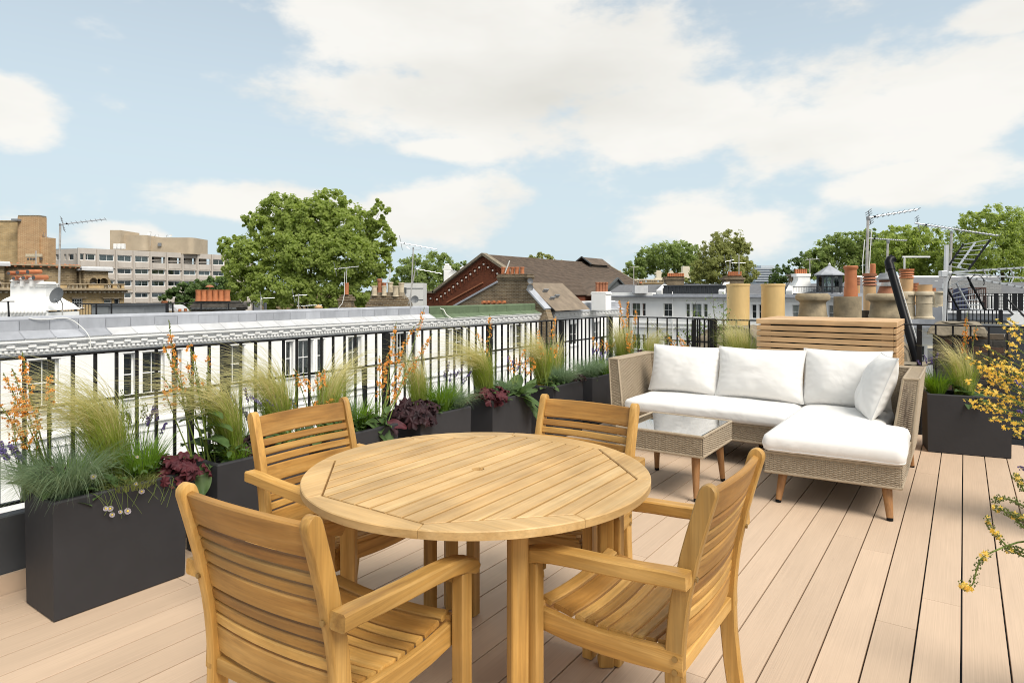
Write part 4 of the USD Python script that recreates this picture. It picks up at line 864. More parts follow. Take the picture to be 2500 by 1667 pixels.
t2 = yagi('television_aerial', 'aerial with dense pale rods strapped beside the single tall red pot', ((846, 659), (846, 692)), ((816, 657), (872, 650)), 14, 27.8, 6, r=.012)
b = MB(); b.tube([ond(842, 664, 27.8), ond(840.5, 720, 27.8), ond(836, 740, 27.8), ond(820, 760, 27.8)], .014, 5); part(t2, 'cable', b, CABLE)
t = thing('brick_chimney', 'broad stepped brick chimney with a cluster of cream and red pots', 'chimney')
stepped(t, 30, 1.0, ((908, 984, 722, 726), (904, 988, 726.3, 731), (900, 991, 731.3, 737), (895, 994, 737.3, 743), (892, 996, 743.3, 749), (896, 992, 749.3, 790)), BRICKB)
b = MB()
for u in (914, 927, 939, 953, 966, 980): b.lathe([(.22, -.12), (.12, .16)], ond(u, 722, 30.3), 10)
part(t, 'mortar_cones', b, STONED, kind='stuff')
for u, v0, v1, w, m in ((914, 698, 722, 13, CREAMP), (927, 684, 714, 11, TERRAB), (938, 690, 705, 11, TERRAB), (938, 698, 722, 11, CREAMP), (953, 689, 718, 13, CREAMP), (966, 698, 724, 13.5, CREAMP), (980, 690, 718, 13.5, CREAMP)): pot(t, u, v0, v1, w, 30 + (.5 if v0 < 695 else 0), 'tall', m)
b = MB(); b.lathe([(.001, .08), (.12, .06), (.14, .0), (.1, -.01)], ond(927, 684, 30.5), 12); part(t, 'pot_cap', b, TERRAB)
b = MB(); b.tube([ond(945, 688, 30), ond(952, 674, 30), ond(952, 656, 30)], .03, 6); part(t, 'bent_pipe', b, DISHW)
h = thing('roof_hut', 'plain pale grey panelled roof housing right of the pot cluster', 'roof structure')
b = MB(); cbox(b, 985, 1033, 691, 790, 46, 2); part(h, 'body', b, mat('pale_panel', (.55, .54, .51), .7, .05))
for v in (703, 731): b = MB(); cbox(b, 985, 1033.3, v, v + 1, 45.96, .03); part(h, 'panel_joint', b, GREYM)
b = MB(); cbox(b, 984, 992, 702, 716, 45.9, .05); part(h, 'small_window', b, INTER)
b = MB(); cbox(b, 1022, 1040, 747, 753, 28, .4); solo('black_vent', b, BLACKPL, 'small black box on the lead parapet below the pale grey roof housing', 'roof vent')
t = yagi('television_aerial', 'tall pale mast with a long falling antenna beside the pale grey housing', ((1009, 606), (1002, 752)), ((975, 592), (1065, 608)), 22, 24, 3, r=.014)
b = MB(); b.tube([ond(1009, 609, 24), ond(1000, 608, 24), ond(992, 602, 24), ond(991, 596, 24)], .008, 5); b.tube([ond(1009, 609, 24), ond(1020, 610, 24), ond(1029, 608, 24), ond(1029, 602, 24)], .008, 5); part(t, 'hook_bracket', b, ALU)
yagi('television_aerial', 'lower slanting rod antenna behind the tall pale mast', ((1014, 656), (998, 742)), ((1014, 656), (1077, 668)), 12, 25, 3, r=.012)
dish('satellite_dish', 'grey dish at the foot of the tall pale mast', 1013, 731, 9, 24, DISHG, (.6, -.75, .2), (-8, 750))
for i, (u, v0, v1, bu0, bu1, bv, lab) in enumerate(((637, 726, 766, 637, 665, 729, 'short pole with small rods left in front of the big tree'), (729, 720, 765, 715, 745, 722, 'short pole with small rods at the middle foot of the big tree'), (780, 745, 747, 725, 782, 747, 'flat grey antenna near the lead parapet under the big tree'))):
    yagi('television_aerial', lab, ((u, v0), (u, v1 + 6)), ((bu0, bv), (bu1, bv - 2)), 10, 26, 4, r=.012)
b = MB(); b.lathe([(.06, -.5), (.06, 0), (.16, .0), (.17, .04), (.05, .12), (.001, .15)], ond(778, 752, 26), 12); solo('roof_cowl', b, BUFF, 'small buff conical roof cowl in front of the big tree', 'roof vent', 40)
b = MB(); b.tube([ond(648, 766, 26), ond(648, 742, 26), ond(648, 739, 26)], .06, 8); solo('vent_pipe', b, DARKZ, 'short dark vent pipe at the left foot of the big tree', 'pipe')
dish('satellite_dish', 'upper grey dish on the right edge of the five pot brick chimney', 1294, 686, 7, 33.5, DISHG, (.75, -.6, .1))
dish('satellite_dish', 'lower grey dish on the right edge of the five pot brick chimney', 1294, 702, 8, 33.3, DISHG, (.75, -.6, .1))

# brick stacks on the far terrace roofs
t = thing('brick_chimney', 'brown brick stack with a long row of orange pots left of the olive tree', 'chimney')
stepped(t, 66, 1.2, ((1626, 1671, 675, 679), (1624, 1673, 679.3, 683), (1627, 1670, 683.3, 720)), BRICKB)
for k in range(9): pot(t, 1631 + k * 4.6, 667, 675, 5, 66, 'plain', TERRA, 10)
t = thing('brick_chimney', 'dark brick stack with orange pots in front of the olive tree', 'chimney')
stepped(t, 64, 1.2, ((1774, 1814, 673, 677), (1769, 1820, 677.3, 683), (1773, 1816, 683.3, 720)), BRICKB)
for k in range(7): pot(t, 1779 + k * 4.8, 663, 673, 5.2, 64, 'plain', TERRA, 10)
yagi('television_aerial', 'slim mast with two crossed antennas on the dark brick stack', ((1804, 622), (1804, 670)), ((1786, 642), (1822, 642)), 9, 63, 3, r=.03, elr=.014)
yagi('television_aerial', 'shorter mast with small rods left on the dark brick stack', ((1782, 637), (1782, 664)), ((1770, 639), (1794, 634)), 8, 63.5, 3, r=.03, elr=.014)
t = thing('white_chimney', 'white chimney with flared foot and brown pots left of the glazed summerhouse', 'chimney'); D = 58
b = MB(); b.loft([rsec(*r) for r in ((1930, 1982, 716, 1.4), (1934, 1978, 706, 1.2), (1946, 1974, 682, 1.0), (1945, 1974, 676, 1.0), (1941, 1976, 675, 1.1), (1941, 1976, 668, 1.1))]); part(t, 'stack', b, WHITE)
for k in range(6): pot(t, 1943 + k * 4.9, 657, 668, 5.4, 58, 'plain', TERRA, 10)
t = thing('brick_chimney', 'small dark brick stack tucked left of the white flared chimney', 'chimney'); b = MB(); cbox(b, 1934, 1947, 674, 695, 59, .8); part(t, 'stack', b, BRICKB); b = MB(); cbox(b, 1931, 1949, 670, 674, 58.8, 1.1); part(t, 'cap', b, STONED)
b = MB(); b.tube([ond(1977, 632, 66), ond(1977, 690, 66)], .05, 5); b.tube([ond(1968, 634, 66), ond(2000, 633, 66)], .03, 4); solo('television_aerial', b, GALV, 'thin mast with a single crossbar right of the white flared chimney', 'aerial', kind=None)
b = MB(); b.tube([ond(1547, 650, 70), ond(1547, 700, 70)], .05, 5); b.tube([ond(1537, 653, 70), ond(1560, 652, 70)], .03, 4); solo('television_aerial', b, GALV, 'thin mast with a single crossbar right of the brown hall roof', 'aerial')
b = MB(); b.tube([ond(1621, 674, 72), ond(1621, 692, 72)], .05, 5); t = thing('small_chimney', 'tiny orange pot on a dark stub above the grey roofs right of the hall', 'chimney'); stepped(t, 66, .7, ((1558, 1571, 692, 696), (1555, 1573, 696.2, 716)), STONED); pot(t, 1564, 688, 692, 7, 66, 'plain', TERRA, 10)
t = thing('roof_hut', 'white boxy rooftop wall in front of the small dark stub chimney', 'roof structure'); b = MB(); cbox(b, 1550, 1582, 697, 716, 63, 1.5); part(t, 'body', b, LEADP)

# glazed summerhouse on the far roof
g = thing('roof_summerhouse', 'octagonal glazed rooftop summerhouse with grey pointed roof and dark frame', 'summerhouse')
D = 55.0; c = ond(2025, 712, D + 1.3); Rr = 36 * D / F; Rw = 27.5 * D / F
ze, za, zb = CAM[2] + (712 - 669) * D / F, CAM[2] + (712 - 646) * D / F, CAM[2] + (712 - 714) * D / F
ang = [math.radians(22.5 + 45 * k) for k in range(9)]
for k in range(8):
    a0, a1 = ang[k], ang[k + 1]; e = lambda r, a, z: (c[0] + r * math.cos(a), c[1] + r * math.sin(a), z)
    b = MB(); b.add([e(Rr, a0, ze), e(Rr, a1, ze), e(.05, a1, za), e(.05, a0, za), e(Rr, a0, ze - .1), e(Rr, a1, ze - .1)], [(0, 1, 2), (0, 2, 3), (4, 5, 1), (4, 1, 0)]); part(g, 'roof_panel', b, LEAD)
    b = MB(); b.bar(e(Rw, a0, zb), e(Rw, a0, ze - .08), .16, .16); part(g, 'post', b, DARKZ)
    p0, p1 = np.array(e(Rw, a0, zb)), np.array(e(Rw, a1, zb)); ax = unit(p1 - p0); W_ = np.linalg.norm(p1 - p0); M = np.stack([ax, (0, 0, 1), np.cross(ax, (0, 0, 1))], 1); H = ze - zb - .08
    o = Polygon([(0, 0), (W_, 0), (W_, H), (0, H)]); r_ = W_ * .40
    hole = Polygon([(W_ / 2 - r_, .12)] + [(W_ / 2 - r_ * math.cos(t), H - r_ - .1 + r_ * math.sin(t)) for t in np.linspace(0, math.pi, 9)] + [(W_ / 2 + r_, .12)])
    b = MB(); b.prism(o.difference(hole), -.03, .03, M, p0); f = part(g, 'arched_frame', b, DARKZ)
    b = MB(); b.prism(hole, -.008, .008, M, p0); part(f, 'pane', b, GLASS)
b = MB(); b.lathe([(.1, 0), (.13, .1), (.04, .2), (.001, .3)], (c[0], c[1], za - .02), 8); part(g, 'finial', b, LEADP)
b = MB(); b.lathe([(Rw + .1, zb - 1.5), (Rw + .1, zb)], (c[0], c[1], 0), 8); part(g, 'base', b, LEAD)
r = thing('roof_guard_rail', 'fine black guard rail along the far roof around the summerhouse', 'railing')
b = MB(); b.tube([ond(1935, 700, 53), ond(2110, 700, 53)], .03, 4); part(r, 'top_rail', b, BLACK)
for k in range(44): u = 1937 + k * 4; b = MB(); b.tube([ond(u, 700, 53), ond(u, 713, 53)], .012, 3); part(r, 'bar', b, BLACK)
# right-hand far roofs
t = thing('slate_roofed_terrace', 'long slate roofed terrace behind the right hand aerials', 'building')
b = MB(); b.add([ond(2080, 716, 44), ond(2445, 716, 44), ond(2437, 678, 52), ond(2080, 678, 52)], [(0, 1, 2), (0, 2, 3)]); part(t, 'roof', b, SLATE)
b = MB(); b.tube([ond(2080, 677.5, 52), ond(2437, 677.5, 52)], .18, 6); part(t, 'ridge', b, LEADP)
b = MB(); cbox(b, 2080, 2446, 716, 800, 43.7, .4); part(t, 'wall', b, LEAD)
b = MB(); cbox(b, 2324, 2336, 692, 712, 45, 1.0); part(t, 'party_wall', b, WHITE)
b = MB(); cbox(b, 2282, 2290, 685, 690, 50, .4); part(t, 'rooflight', b, DISHW)
b = MB(); cbox(b, 2320, 2445, 684, 717, 42, .5); part(t, 'grey_parapet', b, bricks('grey_brick', (.25, .25, .245), (.30, .30, .29), (.2, .2, .2), .25, .1, 'x', .1))

# ------------------------------------------------------------------ chimney stack just beyond the far railing
D = 9.2
s = thing('chimney_stack', 'rough stone chimney stack behind the far railing carrying yellow and tan pots', 'chimney')
YS = 9.0
stx0, stx1 = -2.75, 0.02
prof = [(-.5, .30), (.0, .30), (.48, .30), (.62, .24), (.70, .14), (.74, 0)]
def loaf(x0, x1, y0, y1, zb, zt, rnd):
    secs = []
    for f, z in ((0, zb), (0, zt - rnd), (.25, zt - rnd * .45), (.6, zt - rnd * .12), (1.0, zt)):
        i = rnd * f; secs.append([(x0 + i, y0 + i * .6, z), (x0 + i + .1, y0 + i, z), (x1 - i - .1, y0 + i, z), (x1 - i, y0 + i * .6, z), (x1 - i, y1 - i * .6, z), (x1 - i - .1, y1 - i, z), (x0 + i + .1, y1 - i, z), (x0 + i, y1 - i * .6, z)])
    b = MB(); b.loft(secs); m_ = trimesh.Trimesh(*b.mesh()).subdivide().subdivide().subdivide().subdivide()
    v = np.array(m_.vertices); v += (meshkit.fbm(v * 9, 3) - .5)[:, None] * .05 * np.array((1, 1, .8)); return MB().add(v, m_.faces)
part(s, 'stone_shoulder', loaf(-3.02, -2.12, 8.55, 9.6, -1, .93, .3), STONED, True)
part(s, 'stone_base', loaf(-2.14, -.52, 8.75, 9.7, -1, .86, .28), STONED, True)
part(s, 'stone_shoulder', loaf(-.64, -.30, 7.95, 8.7, -1, .62, .25), STONED, True)
def bigpot(u, v0, v1, w, d, prof, m, lab, n=28):
    t = thing('chimney_pot', lab, 'chimney pot'); r, h = w * d / F / 2, (v1 - v0) * d / F
    b = MB(); b.lathe([(r * a, h * z) for a, z in prof], ond(u, v1, d), n); part(t, 'pot', b, m, 40)
    return t, r, h
straight = [(1, 0), (1, .93), (1.04, .95), (1.07, .97), (1.04, 1), (.86, 1), (.84, .8)]
tan = [(1.0, 0), (.93, .04), (.93, .42), (1.0, .45), (1.03, .52), (.98, .56), (.90, .80), (.98, .83), (1.18, .86), (1.22, .91), (1.18, .96), (1.02, 1), (.8, 1), (.75, .8)]
bigpot(1802, 693, 802, 53, 9.1, straight, YELP, 'left of two yellow painted cylindrical chimney pots')
bigpot(1887, 693, 806, 54, 9.1, straight, YELP, 'right of two yellow painted cylindrical chimney pots, rising behind the slatted box')
bigpot(1984, 716, 830, 65, 9.0, tan, TANP, 'squat tan lichened pot with thick rolled rim right of the yellow pots')
t, _, _ = bigpot(2069, 724, 830, 62, 8.9, [(1, 0), (1, 1), (.5, 1)], TANP, 'pale tan cylindrical base carrying the tall orange pot')
bigpot(2077, 649, 724, 29, 9.0, [(1.08, 0), (1.06, .25), (.98, .27), (.93, .86), (1.0, .88), (1.12, .91), (1.14, .97), (1.0, 1), (.84, 1), (.8, .7)], TERRA, 'tall bright orange pot on the tan cylindrical base')
def louvre(u, v0, v1, w, d, m, m2, lab, frac=.45, sl=4):
    t = thing('chimney_pot', lab, 'chimney pot'); r, h = w * d / F / 2, (v1 - v0) * d / F; p = ond(u, v1, d)
    b = MB(); b.lathe([(r * .92, 0), (r * .92, h * (1 - frac) - .005), (r, h * (1 - frac))], p, 20); part(t, 'shaft', b, m, 40)
    b = MB(); b.lathe([(r * .8, h * (1 - frac)), (r * .8, h * .98)], p, 20); part(t, 'core', b, INTER)
    for k in range(sl):
        z = h * (1 - frac) + h * frac * (k + .1) / sl; b = MB(); b.lathe([(r * .82, z + h * frac / sl * .55), (r * 1.02, z), (r * 1.06, z + .01), (r * .9, z + h * frac / sl * .75)], p, 20); part(t, 'louvre_ring', b, m2)
    b = MB(); b.lathe([(r * 1.05, h * .955), (r * 1.08, h), (r * .6, h * 1.005), (r * .6, h * .95)], p, 20); part(t, 'rim', b, m2)
    return t
louvre(2123, 668, 790, 30, 9.9, BUFF, TERRAB, 'slim buff pot with dark red louvred top behind the cable mast', .25)
b = MB(); b.lathe([(.04, 0), (.04, .14), (.03, .15)], ond(2131, 668, 9.9), 10); solo('small_pipe', b, TERRA, 'stub of orange pipe on the dark red louvred pot', 'pipe', 40)
louvre(2093, 677, 716, 13, 10.5, BUFF, TERRAB, 'narrow dark louvred pot half hidden behind the tall orange pot', .5, 5)
bigpot(2164, 716, 830, 76, 9.0, tan, TANP, 'widest tan lichened pot with rolled rim under a grey metal cowl')
t = thing('metal_cowl', 'grey metal cowl on the widest tan pot', 'chimney cowl'); p = ond(2167, 716, 9.05)
b = MB(); b.lathe([(.13, 0), (.115, .04), (.10, .1)], p, 18); part(t, 'neck', b, TERRAB, 40)
b = MB(); b.lathe([(.13, .105), (.135, .15), (.13, .155)], p, 18); part(t, 'collar', b, ALU, 40)
b = MB(); b.lathe([(.105, .156), (.105, .19)], p, 18); part(t, 'mesh', b, TERRAB)
b = MB(); b.lathe([(.145, .185), (.15, .20), (.12, .225), (.105, .27), (.09, .28), (.001, .285)], p, 18); part(t, 'hood', b, GREYM, 40)
bigpot(2110, 758, 830, 26, 9.4, straight, mat('dark_sooty_pot', (.12, .10, .08), .8, .3, 5), 'low sooty dark pot behind the cable mast')

# second stack to the right with cream pots on brickwork
s = thing('chimney_stack', 'dark brick chimney stack right of the black flue with cream pots', 'chimney')
D = 10.4; p0 = ond(2222, 788, D); p1 = ond(2318, 788, D)
xa, xb, ys = -.30, .42, 9.0
BR = [mat(f'dark_brick_{i}', c_, .85, .3, 9, bump=.3, rnd=.25) for i, c_ in enumerate(((.06, .045, .034), (.10, .055, .036), (.045, .04, .034), (.12, .09, .062)))]
MORT = mat('grey_mortar', (.15, .135, .115), .9, .2, 12)
b = MB(); b.box((xa + .006, ys + .006, -1.5), (xb - .006, ys + .7, .895)); part(s, 'core', b, MORT)
z, row = -.32, 0
while z < .88:
    x = xa - (.11 if row % 2 else 0)
    while x < xb:
        x0, x1 = max(x, xa), min(x + .215, xb)
        if x1 - x0 > .04: b = MB(); o = R.uniform(-.004, .004); b.box((x0, ys - .004 + o, z), (x1, ys + .08, z + .063), .004); part(s, 'brick', b, BR[int(R.randint(4))])
        x += .225
    z += .074; row += 1
part(s, 'mortar_shoulder', loaf(xa - .06, xa + .52, ys - .06, ys + .66, .90, 1.04, .13), STONED, True)
crm = [(1.28, 0), (1.28, .05), (1.05, .08), (1.0, .12), (.97, .55), (1.02, .56), (1.02, .60), (.97, .62), (.98, .82), (1.2, .86), (1.22, .93), (1.05, 1), (.85, 1), (.8, .8)]
bigpot(2256, 711, 778, 35, 9.95, crm, CREAMP, 'cream pot with moulded rim standing on the dark brick stack')
bigpot(2213, 711, 778, 36, 10.1, crm, CREAMP, 'cream pot behind the black flue under a buff louvred pot')
louvre(2213, 657, 712, 31, 10.1, BUFF, TERRA, 'buff pot with orange louvred top beside the black flue', .42)
bigpot(2258, 695, 712, 31, 9.95, [(1, 0), (1, .93), (1.03, 1), (.85, 1), (.8, .5)], BUFF, 'short buff ring on the cream pot')
louvre(2235, 691, 712, 14, 11.0, TERRA, TERRA, 'small red louvred pot between the two cream pots', .8, 5)
bigpot(2232, 714, 744, 10, 11.2, [(.8, 0), (1, .2), (.7, .5), (1, .75), (.5, 1), (.1, 1.05)], BUFF, 'little buff finial pot between the two cream pots', 14)
bigpot(2296, 711, 748, 22, 11.6, crm, CREAMP, 'broken cream pot left of the aluminium pole', 18)
bigpot(2281, 711, 750, 12, 11.8, crm, CREAMP, 'narrow weathered cream pot behind the cream pots', 14)
bigpot(2280, 703, 711, 9, 11.8, straight, TERRA, 'small red cap pot behind the cream pots', 14)
b = MB(); b.box((-.2, 10.4, -2), (1.5, 11.2, .95)); solo('dark_roof_block', b, DARKZ, 'dark lead covered roof block behind the cream pots', 'roof structure')
# flue
t = thing('black_flue', 'leaning shiny black flue pipe with bent top behind the slatted box', 'flue pipe')
f0, f1 = ond(2246, 905, 7.62) , ond(2173, 652, 8.3); r = .047
el = [f1 + unit(f1 - f0) * .02, f1 + unit(f1 - f0) * .07 , f1 + unit(f1 - f0) * .11 + RT * .025, f1 + unit(f1 - f0) * .125 + RT * .06, f1 + unit(f1 - f0) * .125 + RT * .075 + np.array((0, 0, .012)) - FW * .0]
b = MB(); b.tube([f0, f1], r, 20); part(t, 'pipe', b, BLACKPL, 50)
b = MB(); b.tube(el, r * 1.08, 20); part(t, 'elbow', b, BLACKPL, 60)
b = MB(); b.tube([f1 - unit(f1 - f0) * .05, f1 + unit(f1 - f0) * .03], r * 1.14, 20); part(t, 'collar', b, BLACKPL, 50)
b = MB(); b.tube([f0 + RT * (r + .012) - FW * .02, f0 + (f1 - f0) * .93 + RT * (r + .006) - FW * .02], .005, 6); part(t, 'cable', b, DISHW)
# aerials near
t = yagi('television_aerial', 'pale mast at the orange pot with a long rising antenna and hanging cables', ((2119, 533), (2113, 800)), ((2118, 532), (2263, 507)), 9, 11, 12, r=.014)
b = MB(); b.tube([ond(2111, 585, 10.9), ond(2106, 640, 10.9), ond(2106, 690, 10.9), ond(2112, 735, 10.9), ond(2124, 745, 10.9), ond(2120, 765, 10.9), ond(2106, 772, 10.9)], .007, 5); b.tube([ond(2128, 560, 10.9), ond(2123, 640, 10.9), ond(2117, 720, 10.9), ond(2118, 775, 10.9), ond(2108, 800, 10.9)], .007, 5); part(t, 'cable', b, CABLE)
yagi('television_aerial', 'level antenna with dense rods on the thin dark mast above the flue', ((2168, 590), (2162, 700)), ((2122, 582), (2233, 585)), 16, 12, 4, r=.012)
yagi('television_aerial', 'large antenna falling to the right on a brown mast above the aluminium pole', ((2323, 568), (2318, 705)), ((2233, 545), (2458, 573)), 22, 14, 9, r=.016)
t = thing('television_aerial', 'bare T shaped pale aerial above the buff louvred pot', 'aerial'); b = MB(); b.tube([ond(2203, 627.5, 11), ond(2270, 627.5, 11)], .016, 6); part(t, 'boom', b, DISHW); b = MB(); b.tube([ond(2208, 628, 11), ond(2208, 660, 11)], .014, 6); part(t, 'mast', b, DISHW)
t = thing('grid_aerial', 'big new aluminium antenna with two grid reflectors and triple boom', 'aerial'); D = 8.9
b = MB(); b.bar(ond(2311, 598, D), ond(2306, 850, D), .040, .040, RT); part(t, 'pole', b, ALU)
up = [(2352, 597), (2418, 585), (2364, 659), (2316, 649)]; dn = [(2312, 702), (2362, 676), (2405, 757), (2340, 754)]
def grid(co, dd, nm, n=6):
    P_ = [ond(u, v, D + k) for (u, v), k in zip(co, dd)]
    b = MB(); b.bar(P_[0], P_[3], .022, .016); b.bar(P_[1], P_[2], .022, .016); g_ = part(t, nm, b, BLACKPL)
    b = MB(); b.bar(P_[0] * .55 + P_[1] * .45, P_[3] * .55 + P_[2] * .45, .018, .018); part(g_, 'spine', b, ALU)
    for k in range(n): f = k / (n - 1); b = MB(); b.tube([P_[0] + (P_[3] - P_[0]) * f, P_[1] + (P_[2] - P_[1]) * f], .0065, 5); part(g_, 'rod', b, ALU)
grid(up, (.35, .15, 0.0, .2), 'upper_grid', 7); grid(dn, (.2, 0.0, .15, .35), 'lower_grid', 7)
for a, e in (((2330, 664), (2520, 652)), ((2328, 667), (2520, 680)), ((2335, 672), (2520, 706))):
    p_, q_ = ond(*a, D - .05), ond(*e, D + .6); b = MB(); b.bar(p_, q_, .022, .022); part(t, 'boom', b, ALU)
    for k in range(8): c = p_ + (q_ - p_) * (.25 + .1 * k); b = MB(); b.obox(c + [0, 0, .0], (.03, .05, .03), None, .004); b.tube([c - [0, .06, 0], c + [0, .06, 0]], .004, 4); part(t, 'element_clip', b, GREYM)
b = MB()
for u, s_ in ((2410, 1), (2476, 1)):
    c = ond(u, 676, D + .25)
    b.tube([c, c + RT * -.05 + [0, 0, .1]], .008, 5); b.tube([c, c + RT * -.05 - [0, 0, .1]], .008, 5)
part(t, 'boom_brace', b, ALU)
b = MB(); b.obox(ond(2302, 669, D), (.09, .07, .09), CF, .01); b.obox(ond(2318, 667, D), (.06, .06, .05), CF, .01); part(t, 'clamp', b, ALU)
b = MB(); th_ = np.linspace(-.4, 2 * math.pi - .9, 20); cc = ond(2385, 690, D - .05); b.tube([cc + RT * .1 * math.cos(a) + np.array((0, 0, .1 * math.sin(a))) for a in th_], .006, 5); b.tube([ond(2325, 668, D - .06), ond(2315, 690, D - .06), ond(2313, 730, D - .05), ond(2310, 800, D - .05)], .006, 5); part(t, 'cable_loop', b, BLACKPL)

# ------------------------------------------------------------------ neighbouring terraces on the right
t = thing('neighbour_terrace', 'stepped white and lead neighbouring roof terraces seen through the right railing', 'building')
def nb(name, u0, u1, v0, v1, Y, dep, m, ch=.0):
    p0, p1 = ony(u0, v1, Y), ony(u1, v0, Y); k = ony((u0 + u1) / 2, v0, Y)[2], ony((u0 + u1) / 2, v1, Y)[2]
    b = MB(); b.box((p0[0], Y, k[1]), (p1[0], Y + dep, k[0]), ch); return part(t, name, b, m)
nb('back_wall', 2300, 2900, 716, 830, 31.5, .4, WHITE)
for k in range(5): nb('white_cladding', 2436, 2800, 719 + k * 8.5, 726 + k * 8.5, 31.4 - .02 * k, .08, WHITE2)
nb('lead_coping', 2308, 2900, 765, 770, 26.5, 1.2, LEADP, .03); nb('lead_step', 2310, 2900, 770.3, 785, 26.7, 1.0, LEAD)
nb('dark_gutter', 2310, 2900, 785.3, 791, 26.6, .9, DARKZ); nb('cream_wall', 2310, 2900, 791.3, 812, 26.8, .8, CREAM); nb('pale_wall', 2310, 2900, 812.3, 1100, 26.7, .8, WHITE)
nb('lead_flat', 2318, 2900, 822, 846, 24.4, .9, LEADP); nb('lead_step', 2316, 2900, 847, 868, 23.0, 1.2, LEAD, .03); nb('stone_coping', 2312, 2900, 868.3, 876, 22.6, 1.2, LEADP, .03); nb('lower_wall', 2314, 2900, 876.3, 1500, 22.8, 1.0, WHITE)
nb('lead_roof', 2316, 2900, 905, 925, 19, 2.0, LEAD, .03)
b = MB(); b.bar(ony(2470, 772, 24.0), ony(2520, 812, 24.0), .35, .2, (0, 1, 0)); part(t, 'sloping_coping', b, WHITE)
nb('terrace_floor', 2306, 2900, 762, 764.7, 26.6, 5.0, LEADP)
def railrun(name, lab, Y, u0, u1, vt, vb, n, posts=(), pw=.10, Y2=None):
    r = thing(name, lab, 'railing'); Y2 = Y2 or Y; p = lambda f, v: ony(u0 + (u1 - u0) * f, v, Y + (Y2 - Y) * f)
    b = MB(); b.bar(p(0, vt), p(1, vt), .05, .03); part(r, 'top_rail', b, BLACK); b = MB(); b.bar(p(0, vb - 2), p(1, vb - 2), .04, .03); part(r, 'bottom_rail', b, BLACK)
    for k in range(n): f = (k + .5) / n; a, c = p(f, vt + .5), p(f, vb - 2); b = MB(); b.box(np.array((a[0] - .013, a[1] - .013, c[2])), a + [.013, .013, 0]); part(r, 'bar', b, BLACK)
    for u in posts: f = (u - u0) / (u1 - u0); a, c = p(f, vt - .5), p(f, vb); b = MB(); b.box(np.array((a[0] - pw / 2, a[1] - pw / 2, c[2])), a + [pw / 2, pw / 2, 0]); part(r, 'post', b, BLACK)
railrun('neighbour_railing', 'nearer black railing on the neighbouring terrace with thick posts', 23.2, 2322, 2447, 757, 847, 13, (2341, 2443))
railrun('neighbour_railing', 'farther black railing on the neighbouring terrace in front of the brown chairs', 27.4, 2306, 2560, 717, 764, 34, (2310, 2432, 2455, 2477, 2491), .13)
railrun('neighbour_railing', 'rear black railing close to the white cladding of the neighbouring terrace', 30.8, 2320, 2530, 722, 760, 22, (2404,), .08)
t = thing('stair_handrail', 'diagonal black handrails falling to the right on the neighbouring terrace', 'handrail')
for a, c in (((2457, 728), (2520, 791)), ((2457, 752), (2520, 812))): b = MB(); b.tube([ony(*a, 24.2), ony(*c, 24.2)], .03, 6); part(t, 'rail', b, BLACK)
BRN = mat('brown_garden_wood', (.085, .035, .022), .6, .2, 12)
def gchair(loc, lab, m):
    t = thing('garden_chair', lab, 'chair', loc)
    for x in (-.26, .26):
        b = MB(); b.bar((x, -.25, 0), (x, -.25, .60), .05, .05); part(t, 'leg', b, m); b = MB(); b.bar((x, .25, 0), (x, .3, .92), .05, .05); part(t, 'leg', b, m); b = MB(); b.bar((x, -.28, .62), (x, .3, .62), .06, .025); part(t, 'arm', b, m)
    b = MB(); b.box((-.28, -.26, .40), (.28, .26, .44)); part(t, 'seat', b, m)
    for k in range(7): b = MB(); b.bar((-.2 + k * .066, .27, .46), (-.2 + k * .066, .31, .9), .03, .015, (0, 1, 0)); part(t, 'back_slat', b, m)
    b = MB(); b.bar((-.28, .31, .9), (.28, .31, .9), .03, .06); part(t, 'back_rail', b, m)
gchair(ony(2385, 764, 29.0), 'brown slatted garden chair on the neighbouring terrace right of the blue cover', BRN)
gchair(ony(2330, 764, 29.4), 'brown garden chair half hidden behind the left posts of the neighbouring terrace', BRN)
t = thing('garden_chair', 'dark blue covered garden chair behind the grid antenna', 'chair', ony(2345, 764, 28.4)); BLUE = mat('navy_cloth', (.02, .025, .06), .8, .2, 8)
b = MB(); b.loft([[(-.25, -.26, 0), (.25, -.26, 0), (.25, .26, 0), (-.25, .26, 0)], [(-.24, -.25, .42), (.24, -.25, .42), (.24, .25, .44), (-.24, .25, .44)], [(-.23, .1, .5), (.23, .1, .5), (.23, .26, .5), (-.23, .26, .5)], [(-.22, .18, .9), (.22, .18, .9), (.22, .27, .9), (-.22, .27, .9)]]); part(t, 'cover', b, BLUE)

